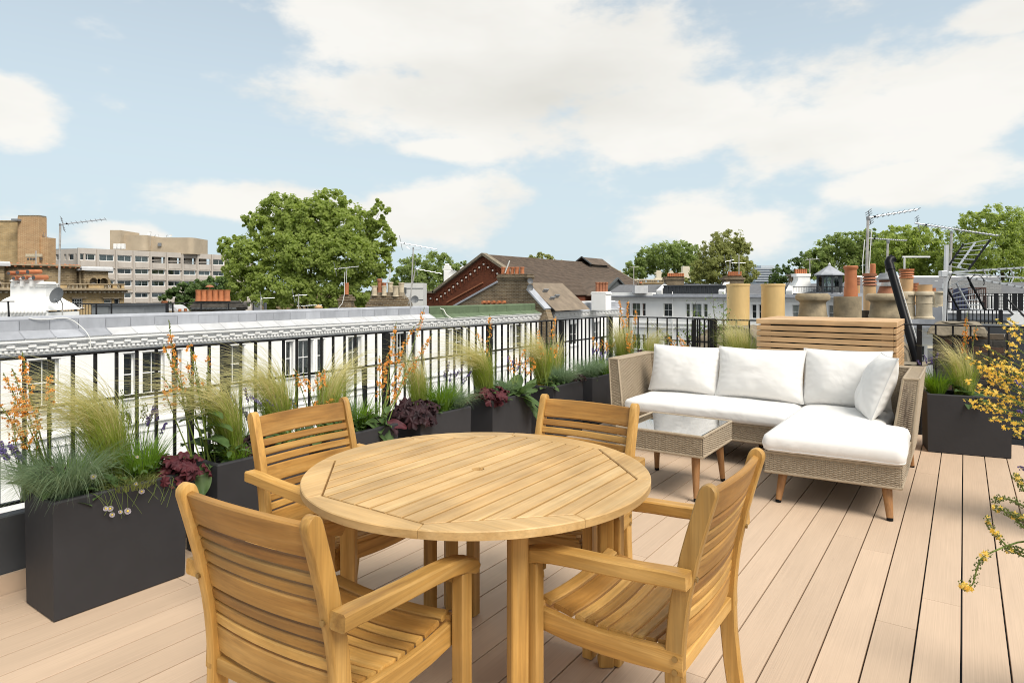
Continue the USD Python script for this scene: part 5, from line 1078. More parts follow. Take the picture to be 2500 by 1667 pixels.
# ------------------------------------------------------------------ trees
LEAF_A = leafmat('plane_leaf', (.23, .30, .07), (.58, .65, .22), .62)
LEAF_B = leafmat('lime_leaf', (.21, .235, .07), (.52, .53, .22), .58)
LEAF_C = leafmat('far_leaf', (.19, .255, .075), (.48, .56, .21), .6)
LEAF_D = leafmat('dark_leaf', (.07, .12, .035), (.22, .30, .09), .5)
BARK = mat('tree_bark', (.10, .08, .06), .9, .3, 3, bump=.4)
def tree(name, label, d, lobes, n, leaf, m, thick=1.0, seed=1, trunk=True, per=34, flat=.8):
    rs = np.random.RandomState(seed); t = thing(name, label, 'tree', group=None)
    cs, rad, wts = [], [], []
    for i, (u, v, ru, rv) in enumerate(lobes):
        dd = d + rs.uniform(-.35, .35) * np.mean([l[2] for l in lobes]) * d / F * thick; cs.append(ond(u, v, dd)); rad.append((ru * d / F, min(ru, rv * 1.3) * d / F * thick, rv * d / F)); wts.append(ru * rv)
    cs, rad, wts = np.array(cs), np.array(rad), np.array(wts, float) / np.sum(wts)
    ncl = max(10, n // per); li = rs.choice(len(cs), ncl, p=wts)
    dirs = rs.normal(size=(ncl, 3)); dirs /= np.linalg.norm(dirs, axis=1)[:, None]
    rr = rs.uniform(.35, 1.0, ncl) ** .5
    Ax = np.stack([RT, FW, np.array((0, 0, 1.0))])
    cc = cs[li] + (dirs * rr[:, None] * rad[li]) @ Ax
    cr = np.minimum(rad[li].min(1) * rs.uniform(.12, .32, ncl), 1.7)
    k = np.repeat(np.arange(ncl), per); N = len(k)
    off = rs.normal(size=(N, 3)); off /= np.linalg.norm(off, axis=1)[:, None]; off *= (rs.uniform(0, 1, N) ** .45)[:, None]
    pos = cc[k] + off * cr[k][:, None] * np.array((1.0, 1.0, .85))
    nrm = off * .5 + dirs[k] @ Ax * .6 + np.array((.35, -.2, .45)) + rs.normal(size=(N, 3)) * .65; nrm /= np.linalg.norm(nrm, axis=1)[:, None]
    a = np.cross(nrm, rs.normal(size=(N, 3))); a /= np.linalg.norm(a, axis=1)[:, None]; bb = np.cross(nrm, a)
    s = (leaf * .66 * rs.uniform(.6, 1.3, N))[:, None]
    v = np.stack([pos - a * s * .6, pos + bb * s * .42 + nrm * s * .1, pos + a * s * .6, pos - bb * s * .42 + nrm * s * .1], 1).reshape(-1, 3)
    i = np.arange(N)[:, None] * 4; f = np.concatenate([i + [0, 1, 2], i + [0, 2, 3]], 0)
    part(t, 'crown', (v, f), m)
    if trunk:
        u0 = np.average([l[0] for l in lobes], weights=wts); c0 = ond(u0, 760, d); g0 = np.array((c0[0], c0[1], -15)); top = np.average(cs, axis=0, weights=wts); R0 = max(.25, rad[:, 0].mean() * .09)
        b = MB(); b.tube([g0, g0 * .45 + top * .55 - [0, 0, 2], top], [R0 * 1.3, R0, R0 * .45], 8); part(t, 'trunk', b, BARK)
        mid = g0 * .4 + top * .6
        for j in range(min(len(cs), 10)): b = MB(); h = (mid + cs[j]) / 2 + [0, 0, -.06 * np.linalg.norm(cs[j] - mid)]; b.tube([mid, h, cs[j]], [R0 * .5, R0 * .3, R0 * .08], 5); part(t, 'limb', b, BARK)
    return t
tree('plane_tree', 'very large bright green plane tree towering over the roofs left of centre', 76, [(808, 496, 50, 36), (690, 510, 56, 38), (926, 520, 26, 32), (650, 566, 50, 44), (928, 582, 38, 44), (562, 602, 30, 30), (607, 632, 56, 54), (741, 614, 90, 64), (848, 627, 84, 62), (580, 690, 46, 52), (688, 700, 84, 56), (795, 712, 84, 52), (926, 644, 36, 42), (895, 712, 46, 46), (741, 556, 74, 54), (848, 556, 72, 56), (770, 528, 62, 42), (620, 540, 30, 24)], 80000, .46, LEAF_A, .8, 3)
tree('garden_tree', 'dark low tree in front of the concrete flats', 62, [(450, 715, 48, 24), (425, 732, 34, 26), (495, 706, 38, 26), (525, 700, 30, 28), (470, 745, 60, 24)], 9000, .36, LEAF_D, .9, 4)
tree('garden_tree', 'round soft green tree behind the tall pale aerial mast', 105, [(1065, 650, 42, 36), (1010, 660, 40, 38), (1040, 690, 60, 44), (985, 690, 30, 40), (1100, 670, 30, 34), (1130, 660, 26, 22)], 15000, .5, LEAF_C, .9, 5)
tree('garden_tree', 'light green tree crown peeping over the brown hall ridge', 125, [(1320, 638, 38, 20), (1298, 645, 28, 18), (1350, 648, 26, 18)], 4500, .55, LEAF_B, .9, 6)
tree('garden_tree', 'broad mid green tree left behind the olive tree', 140, [(1622, 622, 42, 34), (1585, 635, 36, 32), (1665, 622, 44, 34), (1560, 656, 36, 28), (1640, 655, 60, 36), (1545, 676, 30, 16), (1690, 650, 40, 40)], 18000, .62, LEAF_C, .9, 7)
tree('lime_tree', 'tall olive yellow rounded tree right of the brown hall', 96, [(1775, 592, 46, 34), (1745, 620, 42, 40), (1805, 622, 34, 40), (1720, 665, 38, 34), (1770, 655, 60, 46), (1820, 668, 30, 26), (1700, 690, 30, 20), (1780, 690, 60, 24)], 24000, .42, LEAF_B, .9, 8)
tree('garden_tree', 'small dark pointed tree right of the glass block', 130, [(1935, 652, 20, 22), (1910, 670, 30, 24), (1900, 686, 30, 14), (1960, 640, 18, 26), (1890, 690, 24, 10)], 5000, .5, LEAF_D, .9, 9)
tree('garden_tree', 'wide green tree behind the glazed summerhouse', 112, [(2040, 610, 50, 36), (2090, 590, 60, 30), (2000, 640, 40, 34), (2060, 650, 80, 44), (2130, 630, 60, 50), (1985, 660, 24, 26), (2140, 580, 50, 24)], 26000, .5, LEAF_C, .9, 10)
tree('garden_tree', 'deep green tree behind the black flue', 104, [(2200, 580, 46, 34), (2180, 620, 60, 44), (2240, 610, 60, 50), (2200, 660, 70, 36), (2290, 650, 70, 40), (2265, 575, 36, 24)], 26000, .48, LEAF_A, .9, 11)
tree('garden_tree', 'tallest bright green tree at the right edge', 96, [(2440, 535, 60, 34), (2390, 545, 56, 34), (2480, 570, 60, 60), (2360, 590, 50, 44), (2420, 610, 80, 56), (2520, 600, 60, 70), (2340, 640, 60, 44), (2440, 670, 90, 40), (2560, 560, 60, 50)], 34000, .45, LEAF_A, .9, 12)

# ------------------------------------------------------------------ dark planters
PLANT = mat('charcoal_fibre_clay', (.027, .0265, .029), .62, .16, 3.0, bump=.1, spec=.35)
SOIL = mat('dark_soil', (.03, .022, .015), .95, .4, 30, bump=.6)
def planter(c, L, rz, label, Wd=.31, H=.509):
    t = thing('planter', label, 'planter', (c[0], c[1], .001), rz, 'charcoal rectangular planters')
    b = MB(); w, l = Wd / 2, L / 2; e = .006
    o = [(-w, -l), (w, -l), (w, l), (-w, l)]
    def ring(i, z): return [(-w + i, -l + i, z), (w - i, -l + i, z), (w - i, l - i, z), (-w + i, l - i, z)]
    b.loft([ring(.012, 0), ring(.006, .006), ring(0, H - .008), ring(.004, H), ring(.022, H), ring(.028, H - .09)]); part(t, 'body', b, PLANT, 25)
    b = MB(); b.box((-w + .02, -l + .02, H - .07), (w - .02, l - .02, H - .035)); part(t, 'soil', b, SOIL)
    return t
PL = [(1.118, 1.69), (1.85, 2.42), (2.57, 3.146), (3.366, 3.935), (4.216, 4.80), (5.16, 5.74), (5.94, 6.52)]
PLAB = ['nearest dark planter on the left, holding blue grass and trailing daisies', 'second dark planter from the left front, behind the left dining chair', 'third dark planter along the left railing, mostly hidden by a dining chair',
        'dark planter under the biggest near black foliage clump', 'dark planter under the dusky red foliage, fifth along the left railing', 'dark planter behind the far dining chair with orange spikes and grass', 'dark planter against the left arm of the rattan sofa']
for (y0, y1), lab in zip(PL, PLAB): planter((-3.30, (y0 + y1) / 2), y1 - y0, 0, lab)
planter((-3.22, 7.0), .58, 0, 'dark planter in the railing corner behind the sofa arm')
planter((-1.98, 7.12), .58, math.pi / 2, 'dark planter behind the first sofa cushion, hidden but for its grass')
planter((-.024 + .03, 6.755 + .155), .605, math.pi / 2 + math.radians(10.5), 'dark planter right of the sofa with yellow flowers leaning over it')
planter((.80, 4.95), .6, 0, 'dark planter at the right edge under the leaning yellow flowers')
planter((.56, 2.55), .6, 0, 'nearest dark planter at the right edge under the drooping flower stem')

# ------------------------------------------------------------------ round dining table
TA = ((.42, .245, .088), (.51, .325, .135), (.60, .41, .195))
TX, TY_, TZ = (wood(f'acacia_{a}', TA, i, .12, fcon=.86) for i, a in enumerate('xyz'))
TB = ((.27, .128, .028), (.45, .245, .062), (.60, .37, .125))
CX, CY, CZ = (wood(f'oiled_acacia_{a}', TB, i, .24) for i, a in enumerate('xyz'))
vary = lambda tones, k: tuple(tuple(c * k * (1 if i == 0 else k ** .35 if i == 1 else k ** .8) for i, c in enumerate(t)) for t in tones)
TYS = [TY_] + [wood(f'acacia_y_{i}', vary(TA, k), 1, .08, fcon=.84) for i, k in enumerate((.93, 1.05, .97))]
CXS = [CX] + [wood(f'oiled_acacia_x_{i}', vary(TB, k), 0, .12) for i, k in enumerate((.74, 1.1, .86, .64))]
BRASS = mat('dull_brass', (.35, .25, .11), .4, .1, 10, metal=.9)
tb = thing('dining_table', 'round slatted acacia dining table with parasol hole', 'table', (-1.485, 1.90, 0))
RT_, AP, ZT_ = .632, .540, .74
octo = Polygon([(AP / math.cos(math.pi / 8) * math.cos(math.radians(22.5 + 45 * k)), AP / math.cos(math.pi / 8) * math.sin(math.radians(22.5 + 45 * k))) for k in range(8)])
circ = Polygon([(RT_ * math.cos(a), RT_ * math.sin(a)) for a in np.linspace(0, 2 * math.pi, 120, endpoint=False)])
def chamfer_prism(poly, z0, z1, c, ctop=True):
    b = MB(); p = poly.buffer(0); top = p.buffer(-c, join_style=2)
    if top.geom_type != 'Polygon' or len(top.exterior.coords) != len(p.exterior.coords) or len(p.interiors): b.prism(p, z0, z1); return b
    ext = np.array(p.exterior.coords)[:-1]; tp = np.array(top.exterior.coords)[:-1]
    k = int(np.argmin(np.linalg.norm(tp - ext[0], axis=1))); tp = np.roll(tp, -k, 0)
    if Polygon(ext).exterior.is_ccw != Polygon(tp).exterior.is_ccw: tp = np.roll(tp[::-1], 1, 0)
    z = lambda q, h: np.column_stack([q, np.full(len(q), h)])
    b.loft([z(ext, z0), z(ext, z1 - c), z(tp, z1)]); return b
GAP = .0062
for k in range(8):      # rim segments
    a0, a1 = math.radians(22.5 + 45 * k), math.radians(67.5 + 45 * k)
    wedge = Polygon([(0, 0), (2 * math.cos(a0), 2 * math.sin(a0)), (2 * math.cos((a0 + a1) / 2), 2 * math.sin((a0 + a1) / 2)), (2 * math.cos(a1), 2 * math.sin(a1))])
    p = circ.difference(octo).intersection(wedge).buffer(-.0006)
    if p.geom_type != 'Polygon': p = max(p.geoms, key=lambda g: g.area)
    ext = np.array(p.exterior.coords)
    ang = (k * 45 + 45) % 180
    part(tb, 'rim_segment', chamfer_prism(p, ZT_ - .026, ZT_, .003), TY_ if ang in (0,) else (TX if ang == 90 else TY_ if ang == 45 else TX))
hole = Polygon([(.024 * math.cos(a), .024 * math.sin(a)) for a in np.linspace(0, 2 * math.pi, 24, endpoint=False)])
ns = 16; w_ = 2 * AP / ns
inner = octo.buffer(-GAP, join_style=2)
for k in range(ns):
    x0, x1 = -AP + k * w_, -AP + (k + 1) * w_
    p = inner.intersection(sbox(x0 + GAP * .8, -2, x1 - GAP * .8, 2))
    if k in (7, 8): p = p.difference(hole)
    part(tb, 'slat', chamfer_prism(p, ZT_ - .024, ZT_ - .0005, .002) if k not in (7, 8) else MB().prism(p, ZT_ - .024, ZT_ - .0005), TYS[int(R.randint(4))])
b = MB(); b.box((-.045, -.50, ZT_ - .052), (.045, -.03, ZT_ - .0245)); part(tb, 'batten', b, CY)
b = MB(); b.box((-.045, .03, ZT_ - .052), (.045, .50, ZT_ - .0245)); part(tb, 'batten', b, CY)
legs = []
for a in (-37.5, 37, 142.5, 217):
    r_ = .478; legs.append((r_ * math.cos(math.radians(a)), r_ * math.sin(math.radians(a)), a))
for x, y, a in legs:
    b = MB(); b.obox((x, y, (ZT_ - .027) / 2 + .001), (.054, .054, ZT_ - .029), rotz(math.radians(a)), .004); part(tb, 'leg', b, CZ)
for i in range(4):
    p, q_ = legs[i], legs[(i + 1) % 4]; d_ = unit([q_[0] - p[0], q_[1] - p[1], 0]) * .036; b = MB(); b.bar(np.array((p[0], p[1], ZT_ - .062)) + d_, np.array((q_[0], q_[1], ZT_ - .062)) - d_, .022, .066, (0, 0, 1), .003); part(tb, 'apron', b, CX if i % 2 == 0 else CY)
b = MB(); b.lathe([(.0001, 0), (.006, .0), (.006, .004), (.0001, .005)], (legs[1][0] + .03, legs[1][1], .66), 8); part(tb, 'screw', b, BRASS)

# ------------------------------------------------------------------ dining armchairs
def dining_chair(label, loc, rz):
    t = thing('dining_chair', label, 'chair', loc, rz, 'acacia armchairs round the table')
    sec = lambda w, h, c=.006: [(a, b_) for a, b_ in rrect(w, h, c)]
    zy = np.array([(0, -.262), (.15, -.236), (.30, -.221), (.42, -.219), (.55, -.232), (.70, -.264), (.82, -.298), (.868, -.312)])
    yb = lambda z: float(np.interp(z, zy[:, 0], zy[:, 1]))
    for s in (-1, 1):                                        # rear posts, one piece from floor to rounded top
        pts = [(s * .240, yb(z), z) for z in np.linspace(0, .862, 16)] + [(s * .240, yb(.874), .876), (s * .240, yb(.88), .886), (s * .240, yb(.885), .891)]
        wid = [.052] * 16 + [.046, .032, .012]; thk = [.031] * 16 + [.0305, .030, .028]
        secs = []
        for p, w, k in zip(pts, wid, thk): secs.append([(p[0] + a, p[1] + c_, p[2]) for a, c_ in rrect(k, w, .0042)])
        b = MB(); b.loft(secs); part(t, 'rear_post', b, CZ, 35)
        b = MB(); fy = .21; b.obox((s * .283, fy, .2925), (.042, .048, .585), None, .004); part(t, 'front_leg', b, CZ)
        # arm: slopes up to the back, front end curved down
        pts = [(s * .281, y, z) for y, z in ((-.272, .642), (-.22, .640), (-.14, .633), (-.04, .626), (.06, .622), (.14, .616), (.20, .606), (.245, .590), (.262, .577))]
        b = MB(); b.sweep(pts, lambda f: rrect(.050 + .008 * min(1, max(0, (f - .3) * 2)), .043 * (1 if f < .9 else .75), .005)); part(t, 'arm', b, CY, 35)
        pts = [(s * .243, y, z) for y, z in ((-.19, .396), (-.10, .388), (0, .382), (.10, .384), (.185, .393))]
        b = MB(); b.sweep([(s * .243, -.245, .398)] + pts + [(s * .243, .232, .396)], rrect(.026, .066, .004)); part(t, 'side_rail', b, CY, 35)
        for z in (.375, .41): b = MB(); b.tube([(s * .255, -.225, z), (s * .2605, -.225, z)], .008, 10); part(t, 'screw', b, BRASS)
        b = MB(); b.tube([(s * .240, yb(.6) - .024, .632), (s * .240, yb(.6) - .0395, .632)], .0075, 10); part(t, 'screw', b, BRASS)
        b = MB(); b.box((s * .262 - .006, fy - .027, .555), (s * .262 + .006, fy - .0242, .585)); part(t, 'bracket', b, BRASS)
    seat_z = lambda y: .405 + .022 * ((y + .02) / .2) ** 2
    y = -.196
    for i, w in enumerate((.030, .030, .030, .068, .030, .030, .030, .068, .040)):
        yc = y + w / 2; n = 9; pts = [(x, yc, seat_z(yc) + .016 * ((x / .23) ** 2 - .35)) for x in np.linspace(-.229, .229, n)]
        tilt = math.atan((seat_z(yc + .01) - seat_z(yc - .01)) / .02); c_, s_ = math.cos(tilt), math.sin(tilt)
        sc = [(a * c_ - b_ * s_, a * s_ + b_ * c_) for a, b_ in rrect(w, .016, .003)]
        b = MB(); b.sweep(pts, sc, (0, 0, 1)); part(t, 'seat_slat', b, CXS[int(R.randint(5))]); y += w + .0075
    b = MB(); b.sweep([(x, .215, .395 + .02 * (abs(x) / .25) ** 2) for x in np.linspace(-.25, .25, 9)], rrect(.026, .06, .004)); part(t, 'front_rail', b, CX)
    b = MB(); b.box((-.224, -.236, .352), (.224, -.212, .394), .003); part(t, 'rear_rail', b, CX)
    z = .408
    for i, h in enumerate((.075, .0298, .0298, .0298, .068, .0298, .0298, .0298, .088)):
        zc = z + h / 2; th = math.atan2(yb(zc + .02) - yb(zc - .02), .04); n = 11
        pts = [(x, yb(zc) - .012 * 0 - .017 * (1 - (x / .225) ** 2), zc + (.003 * (1 - (x / .225) ** 2) if i == 8 else 0)) for x in np.linspace(-.225, .225, n)]
        c_, s_ = math.cos(th), math.sin(th)
        sc = [(a * c_ + b_ * s_, -a * s_ + b_ * c_) for a, b_ in rrect(.017 if i not in (8,) else .021, h, .004)]
        b = MB(); b.sweep(pts, sc, (0, 0, 1)); part(t, 'back_slat', b, CXS[int(R.choice([0, 0, 1, 2, 3, 4]))]); z += h + .0066
    return t
ch0 = dining_chair('nearest acacia armchair, seen from behind at the front left', (-1.472, 1.235, .002), math.radians(3.5))
dup(ch0, 'acacia armchair by the planters on the left side of the table', (-2.135, 1.838, .002), math.radians(-90.5))
dup(ch0, 'acacia armchair on the far side of the table in front of the coffee table', (-1.462, 2.408, .002), math.radians(180.5))
dup(ch0, 'acacia armchair on the right side of the table, its back to the sofa chaise', (-.862, 1.93, .002), math.radians(90))

# ------------------------------------------------------------------ rattan
def wicker_material():
    n = {'g': ('geometry', {}), 'rp': ('rgb_ramp', {'ramp': [(0.0, (.25, .19, .125)), (0.45, (.42, .34, .24)), (1.0, (.57, .485, .37))]}), 'nz': ('noise_texture', {'scale': 34.0, 'detail': 2.0}), 'ad': ('math', {'math_type': 'multiply_add', 'value2': 0.6, 'value3': 0.0}), 'm': ('math', {'math_type': 'multiply', 'value2': 0.45}),
         'p': ('principled_bsdf', {'roughness': 0.5, 'specular_ior_level': 0.4})}
    l = [('g.random_per_island', 'ad.value1'), ('g.position', 'nz.vector'), ('nz.fac', 'm.value1'), ('m.value', 'ad.value3'), ('ad.value', 'rp.fac'), ('rp.color', 'p.base_color'), ]
    return usdkit.material(stage, LOOKS + '/rattan', n, l, surface='p.BSDF')
RATTAN = wicker_material()
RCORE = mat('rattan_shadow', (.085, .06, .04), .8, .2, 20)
def weave(parent, P00, P10, P11, P01, row=.0072, pitch=.024, amp=.0028, off=.002, name='weave'):
    """woven strands over the quad P00-P10 (along the strands) to P01-P11; outward is right-handed"""
    P00, P10, P11, P01 = (np.asarray(p, float) for p in (P00, P10, P11, P01))
    h = (np.linalg.norm(P01 - P00) + np.linalg.norm(P11 - P10)) / 2; L = (np.linalg.norm(P10 - P00) + np.linalg.norm(P11 - P01)) / 2
    N = unit(np.cross(P10 - P00, P01 - P00)); nr = max(1, int(round(h / row))); nx = max(4, int(L / pitch * 3)); u = np.linspace(0, 1, nx + 1)
    V, Fs, n0 = [], [], 0
    for r in range(nr):
        secs = []
        ph = math.pi * (r % 2) + R.uniform(-.35, .35)
        for e, out in ((.04, -.0005), (.5, .0022), (.96, -.0005)):
            f = (r + e) / nr; A = P00 + (P01 - P00) * f; B_ = P10 + (P11 - P10) * f
            o = off + out + amp * (np.sin(u * L / pitch * math.pi + ph))
            secs.append(A + (B_ - A) * u[:, None] + N * o[:, None])
        v = np.stack(secs, 1).reshape(-1, 3); i = np.arange(nx)[:, None] * 3
        f_ = np.concatenate([i + q_ for q_ in ([0, 3, 4], [0, 4, 1], [1, 4, 5], [1, 5, 2])], 0) + n0
        V.append(v); Fs.append(f_); n0 += len(v)
    # stakes
    for k in range(int(L / pitch)):
        x = (k + .5) * pitch / L; A, B_ = P00 + (P10 - P00) * x, P01 + (P11 - P01) * x; w = unit(P10 - P00) * .0028
        V.append(np.array([A - w + N * .0012, A + w + N * .0012, B_ + w + N * .0012, B_ - w + N * .0012])); Fs.append(np.array([(0, 1, 2), (0, 2, 3)]) + n0); n0 += 4
    return part(parent, name, (np.vstack(V), np.vstack(Fs)), RATTAN, kind='stuff')
def braid(parent, pts, r=.009): b = MB(); b.tube(pts, r, 7); return part(parent, 'edge_braid', b, RATTAN, 40)
def leg(parent, top, bot, r0, r1, m):
    top, bot = np.array(top, float), np.array(bot, float); d_ = bot - top
    b = MB(); b.tube([top, top + d_ * .2, top + d_ * .93], [r0, r0, r1], 14); q_ = part(parent, 'leg', b, m, 40)
    b = MB(); b.tube([top + d_ * .93, bot], [r1 * 1.03, r1 * .95], 14); part(q_, 'foot_cap', b, BLACKPL, 40)
LEGW = wood('teak_leg', ((.22, .10, .035), (.31, .15, .055), (.40, .21, .085)), 2, .08)

# corner sofa: a long seat with a chaise at its right, arms and back flaring outward
sf = thing('corner_sofa', 'L shaped rattan corner sofa with chaise on splayed wooden legs', 'sofa')
ZB, ZS, ZA = .205, .335, .775
XL, XR, YFs, YK, YC = -2.60, -.315, 5.30, 6.10, 4.50      # left, right, front of the long seat, back, front of the chaise
XC = -1.09
foot = [(XL, YFs), (XC, YFs - .0), (XC, YC), (XR + .005, YC + .06), (XR, YK), (XL, YK)]
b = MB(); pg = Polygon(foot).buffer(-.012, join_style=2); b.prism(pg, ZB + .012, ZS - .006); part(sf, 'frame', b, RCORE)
def face(p, q_, z0, z1, **k): weave(sf, (*p, z0), (*q_, z0), (*q_, z1), (*p, z1), **k)
for p, q_ in ((foot[0], foot[1]), (foot[1][::1], foot[2]), (foot[2], foot[3]), (foot[3], foot[4]), (foot[4], foot[5]), (foot[5], foot[0])):
    face(p, q_, ZB, ZS)
    braid(sf, [(*p, ZB), (*q_, ZB)]); braid(sf, [(*p, ZS), (*q_, ZS)])
# back and arms as slabs leaning outward
def slab(inner0, inner1, outer0, outer1, name, ends=(True, True), z0=ZB + .02):
    # inner/outer: bottom points (x, y) at ends 0, 1; each given as (bottom, top)
    I0, I1, O0, O1 = (np.array([(*a, z0), (*b_, ZA)]) for a, b_ in (inner0, inner1, outer0, outer1))
    c_ = (I0 + I1 + O0 + O1).mean(0) / 4 if False else None
    b = MB(); k = lambda P_, Q_: P_ + unit(Q_ - P_) * .006
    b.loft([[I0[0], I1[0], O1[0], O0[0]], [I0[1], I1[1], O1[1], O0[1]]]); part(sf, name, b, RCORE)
    cen = (I0 + I1 + O0 + O1).mean(0) / 4
    def wv(a, b2, c2, d2):
        if np.cross(b2 - a, d2 - a) @ ((a + b2 + c2 + d2) / 4 - cen) < 0: a, b2, c2, d2 = b2, a, d2, c2
        weave(sf, a, b2, c2, d2)
    wv(I0[0], I1[0], I1[1], I0[1]); wv(O1[0], O0[0], O0[1], O1[1]); wv(I0[1], I1[1], O1[1], O0[1])
    if ends[0]: wv(O0[0], I0[0], I0[1], O0[1])
    if ends[1]: wv(I1[0], O1[0], O1[1], I1[1])
    braid(sf, [I0[1], I1[1]]); braid(sf, [O0[1], O1[1]]); 
    if ends[0]: braid(sf, [I0[0], I0[1]]); braid(sf, [O0[0], O0[1]]); braid(sf, [I0[1], O0[1]])
    if ends[1]: braid(sf, [I1[0], I1[1]]); braid(sf, [O1[0], O1[1]]); braid(sf, [I1[1], O1[1]])
LT, RTX = -2.715, -.262
slab(((XR - .12, 5.33), (RTX - .095, 5.40)), ((XR - .12, YK - .10), (RTX - .095, 6.20)), ((XR + .004, 5.33), (RTX, 5.42)), ((XR + .004, YK), (RTX, 6.31)), 'right_arm_core', (True, False))
slab(((XL + .11, YK - .10), (LT + .10, 6.20)), ((XL + .11, YFs), (LT + .10, 5.44)), ((XL, YK), (LT, 6.31)), ((XL, YFs), (LT, 5.46)), 'left_arm_core', (False, True))
slab(((XR - .12, YK - .10), (RTX - .095, 6.20)), ((XL + .11, YK - .10), (LT + .10, 6.20)), ((XR, YK), (RTX, 6.31)), ((XL, YK), (LT, 6.31)), 'back_core', (False, False))
for x, y, sx, sy in ((XC + .10, YC + .10, -1, -1), (XR - .08, YC + .12, 1, -1), (XR - .05, YK - .1, 1, 1), (XL + .1, YFs + .08, -1, -1), (XL + .1, YK - .1, -1, 1), (-1.5, YK - .1, 0, 1)):
    leg(sf, (x, y, ZB + .012), (x + sx * .025, y + sy * .06, 0.001), .029, .019, LEGW)

# ------------------------------------------------------------------ cushions
def fabric():
    n = {'g': ('geometry', {}), 'nz': ('noise_texture', {'scale': 5.0, 'detail': 3.0, 'roughness': 0.5, 'distortion': 0.8}), 'n2': ('noise_texture', {'scale': 900.0, 'detail': 1.0}), 'b1': ('bump', {'strength': 0.26, 'distance': 0.03}), 'b2': ('bump', {'strength': 0.12, 'distance': 0.0008}),
         'p': ('principled_bsdf', {'base_color': (.70, .68, .65), 'roughness': 0.9, 'specular_ior_level': 0.15, 'sheen_weight': 0.15})}
    l = [('g.position', 'nz.vector'), ('g.position', 'n2.vector'), ('nz.fac', 'b1.height'), ('b1.normal', 'b2.normal'), ('n2.fac', 'b2.height'), ('b2.normal', 'p.normal')]
    return usdkit.material(stage, LOOKS + '/cream_canvas', n, l, surface='p.BSDF')
FAB = fabric()
def seat_cushion(label, lo, hi, r=.035, crown=.018, seed=0, cut=None):
    lo, hi = np.array(lo, float), np.array(hi, float); s = hi - lo; nx, ny, nz = (max(4, int(k / .022)) for k in s)
    m_ = trimesh.creation.box(s)
    for _ in range(6): m_ = m_.subdivide() if len(m_.faces) < 12000 else m_
    v = np.array(m_.vertices); h = s / 2; inner = np.clip(v, -h + r, h - r); d_ = v - inner; L = np.linalg.norm(d_, axis=1, keepdims=True); v = np.where(L > 1e-6, inner + d_ / np.maximum(L, 1e-6) * r, v)
    k = np.clip(1 - (v[:, 0] / h[0]) ** 4, 0, 1) * np.clip(1 - (v[:, 1] / h[1]) ** 4, 0, 1)
    v[:, 2] += crown * k * np.sign(v[:, 2]) * (v[:, 2] > 0) + (v[:, 2] > 0) * (meshkit.fbm(v * [5, 5, 3] + seed * 9, 3) - .5) * .012
    side = np.clip(1 - (v[:, 2] / h[2]) ** 2, 0, 1); v[:, :2] += np.sign(v[:, :2]) * (np.abs(v[:, :2]) > (h[:2] - r - .001)) * side[:, None] * .008 + ((meshkit.fbm(v * 14 + seed, 2) - .5) * .008)[:, None]
    v += (lo + hi) / 2
    t = thing('seat_cushion', label, 'cushion'); part(t, 'cover', (v, m_.faces), FAB, True)
    ring = lambda z, o: [((lo + hi) / 2)[:2].tolist() + [z]] and [np.array((cx + sx * (h[0] - r * .9 + o), cy + sy * (h[1] - r * .9 + o), z)) for cx, cy in [((lo + hi) / 2)[:2]] for sx, sy in ((-1, -1), (1, -1), (1, 1), (-1, 1), (-1, -1))]
    return t
seat_cushion('long white seat cushion on the sofa behind the coffee table', (-2.47, 5.27, ZS + .006), (-1.115, 5.98, ZS + .118), .04, .02, 1)
seat_cushion('white chaise cushion filling the right arm of the sofa, its end overhanging', (-1.105, 4.475, ZS + .006), (-.375 + .075, 5.97, ZS + .118), .035, .02, 2) if False else None
